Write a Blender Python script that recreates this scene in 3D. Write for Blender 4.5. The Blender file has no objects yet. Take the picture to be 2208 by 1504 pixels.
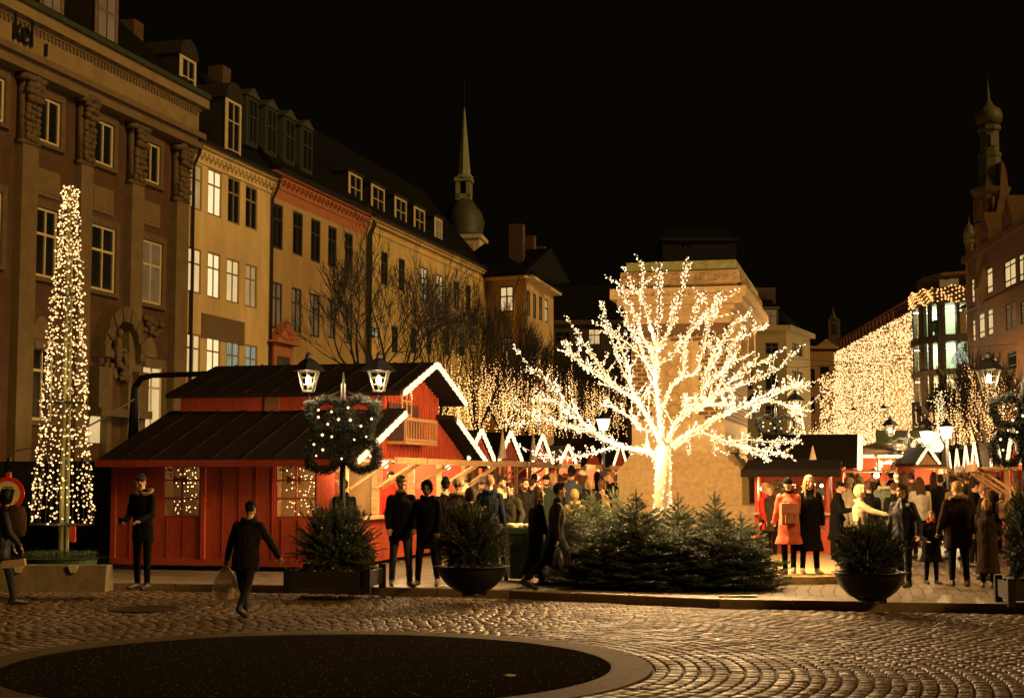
import bpy, math, random
import numpy as np
from mathutils import Vector, Matrix, noise as mnoise
R = math.radians
SC = bpy.context.scene
random.seed(7); np.random.seed(7)
# ---------------------------------------------------------------- camera
F = 3300.0; CX = 1104.0; CY = 752.0; HZ = 1030.0; CAMH = 1.75
PITCH = math.atan((HZ-CY)/F)
cam = bpy.data.objects.new('camera', bpy.data.cameras.new('camera')); SC.collection.objects.link(cam)
cam.data.sensor_width = 36.0; cam.data.lens = F/2208*36
cam.location = (0, 0, CAMH); cam.rotation_euler = (R(90)+PITCH, 0, 0)
cam.data.clip_end = 2000; cam.data.clip_start = .1
SC.camera = cam
# ---------------------------------------------------------------- night sky, sun lamp standing in for street light, exposure
w = bpy.data.worlds.new('World'); SC.world = w; w.use_nodes = True
bgn = w.node_tree.nodes['Background']; bgn.inputs[0].default_value = (.95, .62, .25, 1); bgn.inputs[1].default_value = .0006
sun = bpy.data.lights.new('street_wash', 'SUN'); sun.energy = .40; sun.angle = R(14); sun.color = (1, .58, .17)
so = bpy.data.objects.new('street_wash', sun); SC.collection.objects.link(so)
so.rotation_euler = Vector((-.76, .50, -.42)).to_track_quat('-Z', 'Y').to_euler()
SC.view_settings.view_transform = 'Standard'; SC.view_settings.look = 'None'
SC.view_settings.exposure = 2.0; SC.view_settings.gamma = 1
SC.cycles.sample_clamp_indirect = 1.5; SC.cycles.sample_clamp_direct = 0
SC.cycles.max_bounces = 5; SC.cycles.diffuse_bounces = 2; SC.cycles.glossy_bounces = 3
SC.cycles.transparent_max_bounces = 12; SC.cycles.caustics_reflective = False; SC.cycles.caustics_refractive = False
SC.cycles.use_light_tree = True; SC.cycles.blur_glossy = 1.0
# ---------------------------------------------------------------- helpers
def lin(r, g, b):
    f = lambda c: (c/255/12.92) if c/255 <= .04045 else ((c/255+.055)/1.055)**2.4
    return (f(r), f(g), f(b))
def ray(px, py):
    u = (px-CX)/F; v = (CY-py)/F; c, s = math.cos(PITCH), math.sin(PITCH)
    return Vector((u, c - v*s, s + v*c))
def at(px, py, Y):
    d = ray(px, py); return Vector((0, 0, CAMH)) + d*(Y/d.y)
def gr(px, py, z=0.0):
    d = ray(px, py); return Vector((0, 0, CAMH)) + d*((z-CAMH)/d.z)
def link(o, parent=None):
    SC.collection.objects.link(o)
    if parent: o.parent = parent
    return o
def tag(o, label=None, cat=None, group=None, kind=None):
    if label: o['label'] = label
    if cat: o['category'] = cat
    if group: o['group'] = group
    if kind: o['kind'] = kind
    return o
def thing(name, label, cat, loc=(0, 0, 0), rz=0.0, group=None, scale=1.0):
    o = bpy.data.objects.new(name, None); link(o); o.location = loc; o.rotation_euler = (0, 0, rz)
    o.scale = (scale,)*3; o.empty_display_size = .2
    return tag(o, label, cat, group)
def copy_tree(o, parent=None):
    c = o.copy(); link(c); c.parent = parent
    for ch in list(o.children): copy_tree(ch, c)
    return c
MATS = {}
def pm(name, col, rough=.75, var=.2, scale=6.0, bump=0.0, bscale=30.0, metal=0.0, coat=0.0, spec=.5, stretch=None):
    if name in MATS: return MATS[name]
    m = bpy.data.materials.new(name); m.use_nodes = True; nt = m.node_tree; N = nt.nodes; Lk = nt.links
    b = N['Principled BSDF']; b.inputs['Roughness'].default_value = rough; b.inputs['Metallic'].default_value = metal
    b.inputs['Specular IOR Level'].default_value = spec
    if coat: b.inputs['Coat Weight'].default_value = coat; b.inputs['Coat Roughness'].default_value = .2
    tc = N.new('ShaderNodeTexCoord'); src = tc.outputs['Object']
    if stretch:
        mp = N.new('ShaderNodeMapping'); mp.inputs['Scale'].default_value = stretch; Lk.new(src, mp.inputs[0]); src = mp.outputs[0]
    n = N.new('ShaderNodeTexNoise'); n.inputs['Scale'].default_value = scale; n.inputs['Detail'].default_value = 6
    n.inputs['Roughness'].default_value = .65; Lk.new(src, n.inputs['Vector'])
    mr = N.new('ShaderNodeMapRange'); mr.inputs[1].default_value = .3; mr.inputs[2].default_value = .7
    mr.inputs[3].default_value = 1-var; mr.inputs[4].default_value = 1+var; Lk.new(n.outputs[0], mr.inputs[0])
    mx = N.new('ShaderNodeVectorMath'); mx.operation = 'SCALE'; mx.inputs[0].default_value = col[:3]
    Lk.new(mr.outputs[0], mx.inputs['Scale']); Lk.new(mx.outputs[0], b.inputs['Base Color'])
    if bump:
        n2 = N.new('ShaderNodeTexNoise'); n2.inputs['Scale'].default_value = bscale; n2.inputs['Detail'].default_value = 4
        Lk.new(src, n2.inputs['Vector']); bp = N.new('ShaderNodeBump'); bp.inputs['Strength'].default_value = bump
        bp.inputs['Distance'].default_value = .02; Lk.new(n2.outputs[0], bp.inputs['Height']); Lk.new(bp.outputs[0], b.inputs['Normal'])
    MATS[name] = m; return m
def em(name, col, strength, sampling='NONE'):
    if name in MATS: return MATS[name]
    m = bpy.data.materials.new(name); m.use_nodes = True; N = m.node_tree.nodes; N.remove(N['Principled BSDF'])
    e = N.new('ShaderNodeEmission'); e.inputs[0].default_value = (*col, 1); e.inputs[1].default_value = strength
    m.node_tree.links.new(e.outputs[0], N['Material Output'].inputs[0]); m.cycles.emission_sampling = sampling
    MATS[name] = m; return m
def em_curtain(name, col, strength, freq=9.0, lo=.55):
    """lit window pane: curtain folds vary what the lamp behind lets through"""
    if name in MATS: return MATS[name]
    m = bpy.data.materials.new(name); m.use_nodes = True; N = m.node_tree.nodes; Lk = m.node_tree.links; N.remove(N['Principled BSDF'])
    tc = N.new('ShaderNodeTexCoord'); wv = N.new('ShaderNodeTexWave'); wv.bands_direction = 'X'; wv.inputs['Scale'].default_value = freq
    wv.inputs['Distortion'].default_value = 1.5; wv.inputs['Detail'].default_value = 2; Lk.new(tc.outputs['Object'], wv.inputs[0])
    no = N.new('ShaderNodeTexNoise'); no.inputs['Scale'].default_value = 1.1; Lk.new(tc.outputs['Object'], no.inputs[0])
    mu = N.new('ShaderNodeMath'); mu.operation = 'MULTIPLY'; Lk.new(wv.outputs[1], mu.inputs[0]); Lk.new(no.outputs[0], mu.inputs[1])
    mr = N.new('ShaderNodeMapRange'); mr.inputs[2].default_value = .5; mr.inputs[3].default_value = lo*strength; mr.inputs[4].default_value = strength
    Lk.new(mu.outputs[0], mr.inputs[0]); e = N.new('ShaderNodeEmission'); e.inputs[0].default_value = (*col, 1)
    Lk.new(mr.outputs[0], e.inputs[1]); Lk.new(e.outputs[0], N['Material Output'].inputs[0]); m.cycles.emission_sampling = 'NONE'
    MATS[name] = m; return m
def glass(name, tint=(1, 1, 1), dark=.0):
    if name in MATS: return MATS[name]
    m = bpy.data.materials.new(name); m.use_nodes = True; N = m.node_tree.nodes; Lk = m.node_tree.links; N.remove(N['Principled BSDF'])
    t = N.new('ShaderNodeBsdfTransparent'); t.inputs[0].default_value = (*tint, 1); g = N.new('ShaderNodeBsdfGlossy'); g.inputs['Roughness'].default_value = .03
    fr = N.new('ShaderNodeFresnel'); fr.inputs[0].default_value = 1.45; mx = N.new('ShaderNodeMixShader')
    Lk.new(fr.outputs[0], mx.inputs[0]); Lk.new(t.outputs[0], mx.inputs[1]); Lk.new(g.outputs[0], mx.inputs[2]); Lk.new(mx.outputs[0], N['Material Output'].inputs[0])
    MATS[name] = m; return m

class MB:
    def __init__(s): s.v = []; s.f = []; s.m = []
    def add(s, vs, fs, mi=0):
        k = len(s.v); s.v.extend([tuple(p) for p in vs]); s.f.extend([tuple(i+k for i in f) for f in fs]); s.m.extend([mi]*len(fs)); return s
    def box(s, x0, x1, y0, y1, z0, z1, mi=0):
        return s.add([(x0,y0,z0),(x1,y0,z0),(x1,y1,z0),(x0,y1,z0),(x0,y0,z1),(x1,y0,z1),(x1,y1,z1),(x0,y1,z1)],
                     [(0,3,2,1),(4,5,6,7),(0,1,5,4),(1,2,6,5),(2,3,7,6),(3,0,4,7)], mi)
    def bar(s, a, b, w=.05, h=.05, mi=0, up=(0, 0, 1)):
        a = Vector(a); b = Vector(b); d = (b-a).normalized(); u = Vector(up)
        if abs(d.dot(u)) > .98: u = Vector((0, 1, 0))
        x = d.cross(u).normalized()*w/2; y = x.cross(d).normalized()*h/2
        vs = [a-x-y, a+x-y, a+x+y, a-x+y, b-x-y, b+x-y, b+x+y, b-x+y]
        return s.add(vs, [(0,1,2,3),(7,6,5,4),(0,4,5,1),(1,5,6,2),(2,6,7,3),(3,7,4,0)], mi)
    def tube(s, pts, rad, n=6, mi=0, cap=True):
        pts = [Vector(p) for p in pts]; L = len(pts)
        if not hasattr(rad, '__len__'): rad = [rad]*L
        vs = []; fs = []; ref = None
        for i, p in enumerate(pts):
            d = (pts[min(i+1, L-1)]-pts[max(i-1, 0)])
            d = d.normalized() if d.length > 1e-9 else Vector((0, 0, 1))
            if ref is None: ref = Vector((1, 0, 0)) if abs(d.x) < .8 else Vector((0, 1, 0))
            x = (ref - d*ref.dot(d)).normalized(); y = d.cross(x); ref = x
            for k in range(n):
                a = 2*math.pi*k/n; vs.append(p + (x*math.cos(a)+y*math.sin(a))*rad[i])
        for i in range(L-1):
            for k in range(n):
                a = i*n+k; b = i*n+(k+1) % n; fs.append((a, b, b+n, a+n))
        if cap: fs.append(tuple(range(n-1, -1, -1))); fs.append(tuple((L-1)*n+k for k in range(n)))
        return s.add(vs, fs, mi)
    def lathe(s, prof, c=(0, 0, 0), n=16, mi=0, sy=1.0):
        vs = []; fs = []; L = len(prof)
        for r, z in prof:
            for k in range(n):
                a = 2*math.pi*k/n; vs.append((c[0]+r*math.cos(a), c[1]+r*math.sin(a)*sy, c[2]+z))
        for i in range(L-1):
            for k in range(n):
                a = i*n+k; b = i*n+(k+1) % n; fs.append((a, b, b+n, a+n))
        if prof[0][0] > 1e-4: fs.append(tuple(range(n-1, -1, -1)))
        if prof[-1][0] > 1e-4: fs.append(tuple((L-1)*n+k for k in range(n)))
        return s.add(vs, fs, mi)
    def ell(s, c, r, n=10, mi=0, rot=None):
        vs = []; fs = []; h = n//2+1; c = Vector(c)
        for i in range(h+1):
            t = math.pi*i/h
            for k in range(n):
                a = 2*math.pi*k/n; p = Vector((r[0]*math.sin(t)*math.cos(a), r[1]*math.sin(t)*math.sin(a), r[2]*math.cos(t)))
                if rot: p = rot @ p
                vs.append(c+p)
        for i in range(h):
            for k in range(n):
                a = i*n+k; b = i*n+(k+1) % n; fs.append((b, a, a+n, b+n))
        return s.add(vs, fs, mi)
    def prism(s, poly, y0, y1, mi=0):   # poly in xz, extruded along y
        n = len(poly); vs = [(x, y0, z) for x, z in poly]+[(x, y1, z) for x, z in poly]
        fs = [tuple(range(n)), tuple(range(2*n-1, n-1, -1))]+[((k+1) % n, k, k+n, (k+1) % n+n) for k in range(n)]
        return s.add(vs, fs, mi)
    def slab(s, poly, z0, z1, mi=0):    # poly in xy
        n = len(poly); vs = [(x, y, z0) for x, y in poly]+[(x, y, z1) for x, y in poly]
        fs = [tuple(range(n-1, -1, -1)), tuple(range(n, 2*n))]+[(k, (k+1) % n, (k+1) % n+n, k+n) for k in range(n)]
        return s.add(vs, fs, mi)
    def xf(s, M):
        s.v = [tuple(M @ Vector(p)) for p in s.v]; return s
    def build(s, name, mats, parent=None, smooth=False, loc=None):
        me = bpy.data.meshes.new(name); me.from_pydata(s.v, [], s.f)
        for m in (mats if isinstance(mats, (list, tuple)) else [mats]): me.materials.append(m)
        if any(s.m): me.polygons.foreach_set('material_index', s.m)
        if smooth: me.polygons.foreach_set('use_smooth', [True]*len(me.polygons))
        me.update(); o = bpy.data.objects.new(name, me); link(o, parent)
        if loc is not None: o.location = loc
        return o
def np_mesh(name, V, Fq, mat, parent=None, smooth=False):
    me = bpy.data.meshes.new(name); nf, k = Fq.shape
    me.vertices.add(len(V)); me.vertices.foreach_set('co', np.asarray(V, dtype=np.float32).ravel())
    me.loops.add(nf*k); me.loops.foreach_set('vertex_index', Fq.astype(np.int32).ravel())
    me.polygons.add(nf); me.polygons.foreach_set('loop_start', np.arange(0, nf*k, k, dtype=np.int32))
    if smooth: me.polygons.foreach_set('use_smooth', np.ones(nf, dtype=bool))
    me.materials.append(mat); me.update(calc_edges=True); me.validate()
    return link(bpy.data.objects.new(name, me), parent)
OCT = np.array([(1,0,0),(-1,0,0),(0,1,0),(0,-1,0),(0,0,1),(0,0,-1)], float)
OCF = np.array([(0,2,4),(2,1,4),(1,3,4),(3,0,4),(2,0,5),(1,2,5),(3,1,5),(0,3,5)])
def fairy(parent, pts, r, mat, nind=100, name='light_bulb', rest='string_lights', jit=.25):
    """bulbs of a light string: the nearest ones are parts, the rest one mesh"""
    pts = np.array([tuple(p) for p in pts]); M = parent.matrix_world if False else None
    order = np.argsort(pts[:, 1]) if len(pts) > nind else np.arange(len(pts))
    a = pts[order[:nind]]; b = pts[order[nind:]]
    if nind:
        key = 'bulb%s%.4f' % (mat.name, r)
        me = bpy.data.meshes.get(key)
        if me is None:
            me = bpy.data.meshes.new(key); me.from_pydata([tuple(p*r) for p in OCT], [], [tuple(f) for f in OCF]); me.materials.append(mat)
        for p in a:
            o = bpy.data.objects.new(name, me); link(o, parent); o.location = p; s = 1+random.uniform(-jit, jit); o.scale = (s, s, s)
    if len(b) > 900:      # some bulbs are dim or dead, so the rest is two meshes: bright and faint
        dim = np.random.random(len(b)) < .42; bd, b = b[dim], b[~dim]; n = len(bd); mt = bpy.data.materials.get(mat.name+'_faint')
        if mt is None: mt = mat.copy(); mt.name = mat.name+'_faint'; e_ = [x for x in mt.node_tree.nodes if x.type == 'EMISSION'][0]; e_.inputs[1].default_value *= .3; mt.cycles.emission_sampling = 'NONE'
        rr_ = r*(1+np.random.uniform(-jit, jit, n)); o = np_mesh('faint_lights', (bd[:, None, :] + OCT[None]*rr_[:, None, None]).reshape(-1, 3), (OCF[None]+np.arange(n)[:, None, None]*6).reshape(-1, 3), mt, parent); o['kind'] = 'stuff'
    if len(b):
        n = len(b); rr = r*(1+np.random.uniform(-jit, jit, n))
        V = (b[:, None, :] + OCT[None]*rr[:, None, None]).reshape(-1, 3)
        Fq = (OCF[None]+np.arange(n)[:, None, None]*6).reshape(-1, 3)
        o = np_mesh(rest, V, Fq, mat, parent); o['kind'] = 'stuff'; return o
def plamp(name, loc, energy, col=(1, .62, .27), r=.03, parent=None):
    l = bpy.data.lights.new(name, 'POINT'); l.energy = energy; l.color = col; l.shadow_soft_size = r
    o = bpy.data.objects.new(name, l); link(o, parent); o.location = loc; return o
# ---------------------------------------------------------------- shared materials
WARM = (1, .66, .30)
E_BULB = em('warm_led', (1, .60, .24), 1.5)
E_FAR = em('far_led', (1, .50, .17), .75)
E_TREE = em('warm_white_led', (1, .72, .38), 1.3)
E_TUBE = em('light_tube', (1, .68, .33), .62, 'AUTO')
E_CONE = em('golden_led', (1, .54, .20), .95)
E_LAMP = em('lamp_glow', (1, .74, .38), 3.0)
RED = pm('red_boards', (.37, .060, .026), .7, .28, 5, .25, 40, spec=.2, stretch=(6, 6, .7))
RED2 = pm('dark_red_frame', (.26, .025, .012), .6, .25, 8)
WOOD = pm('raw_timber', (.42, .25, .11), .7, .3, 5, .2, 40, stretch=(1, 1, 6))
ROOF = pm('roofing_felt', (.014, .009, .006), .9, .4, 14, .5, 60, spec=.12)
SLATE = pm('roof_slate', (.007, .007, .006), .8, .4, 3, .3, 10, spec=.1)
BLACK = pm('black_paint', (.01, .01, .01), .45, .2)
STONE = pm('granite_blocks', (.46, .32, .15), .8, .25, 9, .35, 45)
MOSS = pm('mossy_stone', (.20, .20, .07), .85, .35, 7, .3, 40)
BRONZE = pm('copper_green', (.035, .045, .025), .6, .3, 3)
FRAMEW = pm('cream_window_paint', (.62, .52, .32), .5, .1)
FRAMED = pm('dark_window_paint', (.035, .03, .025), .5, .1)
DARKGL = pm('dark_window_glass', (.012, .014, .012), .06, .2, spec=.8)
LITGL = em_curtain('curtained_lit_glass', (1, .68, .30), .26, 11, .5)
LITGB = em_curtain('bright_lit_glass', (1, .74, .38), .34, 7, .7)
LITGC = em_curtain('amber_lit_glass', (1, .60, .22), .15, 5, .3)
LITDIM = em_curtain('dim_lit_glass', (1, .55, .20), .055, 6, .2)
LITCOOL = em_curtain('cool_lit_glass', (.75, .80, .55), .13, 2.0, .25)
GLASS = glass('clear_glass')
# ================================================================ GROUND
# frames of the market: a runs along the long sides, g runs away from the camera
PHI = R(13.56); AX = Vector((math.cos(PHI), -math.sin(PHI), 0)); GX = Vector((math.sin(PHI), math.cos(PHI), 0))
ROADZ = -.12
kerb_px = [(-900, 1225), (0, 1252), (640, 1261), (1100, 1272), (1551, 1292), (2208, 1303), (2700, 1309)]
kerb = [gr(x, y, 0) for x, y in kerb_px]
CC = Vector((-2.03, 15.55, ROADZ)); R_IN, R_OUT = 3.02, 3.42
def soil():
    MB().add([(-900,-300,ROADZ-.06),(900,-300,ROADZ-.06),(900,1200,ROADZ-.06),(-900,1200,ROADZ-.06)], [(0,1,2,3)]).build('ground', pm('packed_ground', (.05,.04,.03), .9, .3, .5))
    o = bpy.data.objects['ground']; tag(o, kind='structure')
soil()
# pavement: one sheet behind the kerb with procedural slabs and setts
def paver_mat(name, sx, sy, rot, col, mortar, off=.5, rough=.60):
    m = bpy.data.materials.new(name); m.use_nodes = True; N = m.node_tree.nodes; Lk = m.node_tree.links; b = N['Principled BSDF']
    tc = N.new('ShaderNodeTexCoord'); mp = N.new('ShaderNodeMapping'); mp.inputs['Rotation'].default_value = (0, 0, rot)
    Lk.new(tc.outputs['Object'], mp.inputs[0])
    dn = N.new('ShaderNodeTexNoise'); dn.inputs['Scale'].default_value = 1.3; Lk.new(mp.outputs[0], dn.inputs[0])
    va = N.new('ShaderNodeVectorMath'); va.operation = 'MULTIPLY_ADD'; va.inputs[1].default_value = (.18, .18, 0); Lk.new(dn.outputs[1], va.inputs[0]); Lk.new(mp.outputs[0], va.inputs[2])
    br = N.new('ShaderNodeTexBrick'); br.inputs['Scale'].default_value = 1; br.inputs['Brick Width'].default_value = sx; br.inputs['Row Height'].default_value = sy
    br.inputs['Mortar Size'].default_value = .012; br.inputs['Mortar Smooth'].default_value = .4; br.offset = off
    br.inputs['Color1'].default_value = (*col, 1); br.inputs['Color2'].default_value = (col[0]*.6, col[1]*.6, col[2]*.6, 1); br.inputs['Mortar'].default_value = (*mortar, 1)
    Lk.new(va.outputs[0], br.inputs[0]); Lk.new(br.outputs[0], b.inputs['Base Color'])
    nz = N.new('ShaderNodeTexNoise'); nz.inputs['Scale'].default_value = 14; nz.inputs['Detail'].default_value = 6; Lk.new(tc.outputs['Object'], nz.inputs[0])
    ma = N.new('ShaderNodeMath'); ma.operation = 'MULTIPLY_ADD'; ma.inputs[1].default_value = .5; Lk.new(nz.outputs[0], ma.inputs[0]); 
    iv = N.new('ShaderNodeMath'); iv.operation = 'SUBTRACT'; iv.inputs[0].default_value = 1; Lk.new(br.outputs[1], iv.inputs[1]); Lk.new(iv.outputs[0], ma.inputs[2])
    bp = N.new('ShaderNodeBump'); bp.inputs['Strength'].default_value = .8; bp.inputs['Distance'].default_value = .02; Lk.new(ma.outputs[0], bp.inputs['Height']); Lk.new(bp.outputs[0], b.inputs['Normal'])
    mr = N.new('ShaderNodeMapRange'); mr.inputs[3].default_value = rough-.12; mr.inputs[4].default_value = rough+.2; Lk.new(nz.outputs[0], mr.inputs[0]); Lk.new(mr.outputs[0], b.inputs['Roughness'])
    MATS[name] = m; return m
PAVE = paver_mat('square_setts', .26, .19, R(102), (.20, .15, .09), (.03, .022, .014))
SLABM = paver_mat('granite_slabs', 1.0, .45, R(11), (.23, .17, .10), (.04, .03, .02), .5, .5)
def pavement():
    far = [(600, 30), (600, 900), (-600, 900), (-600, 30)]
    inner = [(p.x, p.y+.75) for p in kerb]
    mb = MB(); pts = inner+[(700, 30), (700, 1000), (-700, 1000), (-700, 30)]
    mb.add([(x, y, 0) for x, y in pts], [tuple(range(len(pts)))])
    tag(mb.build('square_paving', PAVE), kind='structure')
    mb = MB()
    for a, b in zip(kerb[:-1], kerb[1:]):
        mb.add([(a.x, a.y+.16, .004), (b.x, b.y+.16, .004), (b.x, b.y+.75, .004), (a.x, a.y+.75, .004)], [(0, 1, 2, 3)])
    tag(mb.build('pavement_slabs', SLABM), kind='structure')
    mb = MB()     # kerb stones, each about 1 m, real step
    for a, b in zip(kerb[:-1], kerb[1:]):
        L = (b-a).length; n = max(1, int(L/1.05)); d = (b-a)/n
        for i in range(n):
            p = a+d*i+d*.006; q = a+d*(i+1)-d*.006; h = .008+random.uniform(-.003, .003); j = random.uniform(-.006, .006)
            mb.add([(p.x,p.y+j,ROADZ-.05),(q.x,q.y+j,ROADZ-.05),(q.x,q.y+.17,ROADZ-.05),(p.x,p.y+.17,ROADZ-.05),
                    (p.x,p.y+j,h-.015),(q.x,q.y+j,h-.015),(q.x,q.y+j+.015,h),(p.x,p.y+j+.015,h),(q.x,q.y+.17,h),(p.x,p.y+.17,h)],
                   [(0,1,5,4),(4,5,6,7),(7,6,8,9),(1,2,8,6,5),(3,0,4,7,9)])
    tag(mb.build('kerb_stones', pm('kerb_granite', (.27, .19, .11), .55, .25, 12, .2, 60)), kind='structure')
pavement()
# road of setts: rings around the traffic circle, every stone a chamfered block
def road():
    from math import pi
    kx = np.array([p.x for p in kerb]); ky = np.array([p.y for p in kerb])
    P = []; rng = np.random.default_rng(3)
    r = R_OUT+.02; row = 0
    while r < 15.5:
        h = .136 + .022*rng.random(); w0 = .185
        n = int(2*pi*(r+h/2)/w0); off = rng.random()*2*pi
        th = off + (np.arange(n)+rng.uniform(-.14, .14, n))/n*2*pi
        th2 = np.roll(th, -1).copy(); th2[-1] += 2*pi if th2[-1] < th[-1] else 0
        th2 = np.where(th2 < th, th2+2*pi, th2)
        cx = CC.x+(r+h/2)*np.cos((th+th2)/2); cy = CC.y+(r+h/2)*np.sin((th+th2)/2)
        lim = np.interp(cx, kx, ky)
        ok = (cy < lim-.10) & (cy > 8.5) & (np.abs(cx) < cy*.46+3.0)
        for a, b in zip(th[ok], th2[ok]): P.append((a, b, r, r+h))
        r += h; row += 1
    P = np.array(P); n = len(P); g = .007+.006*rng.random(n); c = .014
    a, b, r0, r1 = P.T; rm = (r0+r1)/2
    wob = lambda s: rng.uniform(-s, s, n)
    # outer foot ring and inner top ring, then a domed centre vertex
    def ringpt(ang, rad, z): return np.stack([CC.x+rad*np.cos(ang), CC.y+rad*np.sin(ang), z], 1)
    hz = ROADZ + wob(.0035); tx, ty = wob(.022), wob(.022)
    foot = [(a+g/rm, r0+g), (b-g/rm, r0+g), (b-g/rm, r1-g), (a+g/rm, r1-g)]
    topc = [(a+(g+c)/rm, r0+g+c*.8), (b-(g+c)/rm, r0+g+c*.8), (b-(g+c)/rm, r1-g-c*.8), (a+(g+c)/rm, r1-g-c*.8)]
    wd = (b-a)*rm; 
    V = [ringpt(x+wob(.004)/rm, y+wob(.004), np.full(n, ROADZ-.04)) for x, y in foot]
    V += [ringpt(x+wob(.004)/rm, y+wob(.004), hz-.013) for x, y in [( a+(g+.004)/rm, r0+g+.004), (b-(g+.004)/rm, r0+g+.004), (b-(g+.004)/rm, r1-g-.004), (a+(g+.004)/rm, r1-g-.004)]]
    sg = [(-1,-1),(1,-1),(1,1),(-1,1)]
    V += [ringpt(x, y, hz+s0*tx*wd*.25+s1*ty*.06) for (x, y), (s0, s1) in zip(topc, sg)]
    V += [ringpt((a+b)/2, rm, hz+.003)]
    V = np.stack(V, 1).reshape(-1, 3); k = 13
    q = []
    for lo, hi in ((0, 4), (4, 8)):
        for i in range(4): j = (i+1) % 4; q.append((lo+i, lo+j, hi+j, hi+i))
    q = np.array(q); base = (np.arange(n)*k)[:, None, None]
    Q = (q[None]+base).reshape(-1, 4)
    t = np.array([(8+i, 8+(i+1) % 4, 12, 12) for i in range(4)])
    T = (t[None]+base).reshape(-1, 4)[:, :3]
    # split quads into triangles so one face array holds all
    Ft = np.concatenate([Q[:, [0, 1, 2]], Q[:, [0, 2, 3]], T])
    m = pm('granite_setts', (.108, .062, .020), .46, .6, 4.5, .7, 70, spec=.32)
    nt = m.node_tree; b_ = nt.nodes['Principled BSDF']; nz = nt.nodes.new('ShaderNodeTexNoise'); nz.inputs['Scale'].default_value = 2.3; nz.inputs['Detail'].default_value = 5
    mr = nt.nodes.new('ShaderNodeMapRange'); mr.inputs[1].default_value = .3; mr.inputs[2].default_value = .7; mr.inputs[3].default_value = .40; mr.inputs[4].default_value = .70
    tc = [x for x in nt.nodes if x.type == 'TEX_COORD'][0]
    nt.links.new(tc.outputs['Object'], nz.inputs[0]); nt.links.new(nz.outputs[0], mr.inputs[0]); nt.links.new(mr.outputs[0], b_.inputs['Roughness'])
    o = np_mesh('cobbled_road', V, Ft, m); tag(o, kind='structure')
    mb = MB()   # joint bed under the stones, filling to the sides
    mb.add([(-60, 2, ROADZ-.028), (60, 2, ROADZ-.028), (60, 23, ROADZ-.028), (-60, 26, ROADZ-.028)], [(0, 1, 2, 3)])
    tag(mb.build('road_bed', pm('sandy_joints', (.022, .016, .010), .8, .4, 20, .3, 80)), kind='structure')
    # granite ring and the dark asphalt disc inside it
    mb = MB(); n = 26
    for i in range(n):
        a0 = 2*pi*i/n+.0016; a1 = 2*pi*(i+1)/n-.0016; k = 5
        ang = [a0+(a1-a0)*j/k for j in range(k+1)]; z = ROADZ+.008+random.uniform(-.002, .002)
        vs = [(CC.x+R_IN*math.cos(t), CC.y+R_IN*math.sin(t), z) for t in ang]+[(CC.x+R_OUT*math.cos(t), CC.y+R_OUT*math.sin(t), z) for t in ang]
        vs += [(CC.x+(R_OUT+.004)*math.cos(t), CC.y+(R_OUT+.004)*math.sin(t), z-.05) for t in ang]
        mb.add(vs, [(j, j+k+1, j+k+2, j+1) for j in range(k)]+[(j+k+1, j+2*k+2, j+2*k+3, j+k+2) for j in range(k)])
    tag(mb.build('granite_ring', pm('ring_granite', (.085, .053, .020), .8, .3, 10, .3, 70, spec=.12)), kind='structure')
    mb = MB(); vs = [(CC.x+(R_IN-.004)*math.cos(2*pi*i/96), CC.y+(R_IN-.004)*math.sin(2*pi*i/96), ROADZ+.004) for i in range(96)]
    mb.add(vs, [tuple(range(96))])
    m = pm('coarse_asphalt', (.024, .020, .013), .8, .5, 60, .9, 240); m.node_tree.nodes['Principled BSDF'].inputs['Specular IOR Level'].default_value = .0
    N = m.node_tree.nodes; Lk = m.node_tree.links; vo = N.new('ShaderNodeTexVoronoi'); vo.inputs['Scale'].default_value = 26
    tc = [x for x in N if x.type == 'TEX_COORD'][0]; Lk.new(tc.outputs['Object'], vo.inputs['Vector'])
    lt = N.new('ShaderNodeMath'); lt.operation = 'LESS_THAN'; lt.inputs[1].default_value = .15; Lk.new(vo.outputs['Distance'], lt.inputs[0])
    sp = N.new('ShaderNodeSeparateColor'); Lk.new(vo.outputs['Color'], sp.inputs[0]); g2 = N.new('ShaderNodeMath'); g2.operation = 'GREATER_THAN'; g2.inputs[1].default_value = .72; Lk.new(sp.outputs[0], g2.inputs[0])
    mm = N.new('ShaderNodeMath'); mm.operation = 'MULTIPLY'; Lk.new(lt.outputs[0], mm.inputs[0]); Lk.new(g2.outputs[0], mm.inputs[1])
    mixc = N.new('ShaderNodeMix'); mixc.data_type = 'RGBA'; bsdf = N['Principled BSDF']; old = bsdf.inputs['Base Color'].links[0].from_socket
    Lk.new(mm.outputs[0], mixc.inputs[0]); Lk.new(old, mixc.inputs[6]); mixc.inputs[7].default_value = (.9, .7, .4, 1); Lk.new(mixc.outputs[2], bsdf.inputs['Base Color'])
    tag(mb.build('asphalt_circle', m), kind='structure')
road()
def step():     # low granite step on the right where two women stand
    mb = MB(); a = gr(1500, 1262); b = gr(1822, 1258)
    P = [(a.x, a.y), (b.x, b.y), (b.x+1.6, b.y+9), (a.x+2, a.y+9)]
    mb.slab(P, 0, .12); mb.box(b.x-1.32, b.x-1.18, b.y-.02, b.y+.12, .005, .13)
    tag(mb.build('granite_step', STONE), kind='structure')
step()
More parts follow.
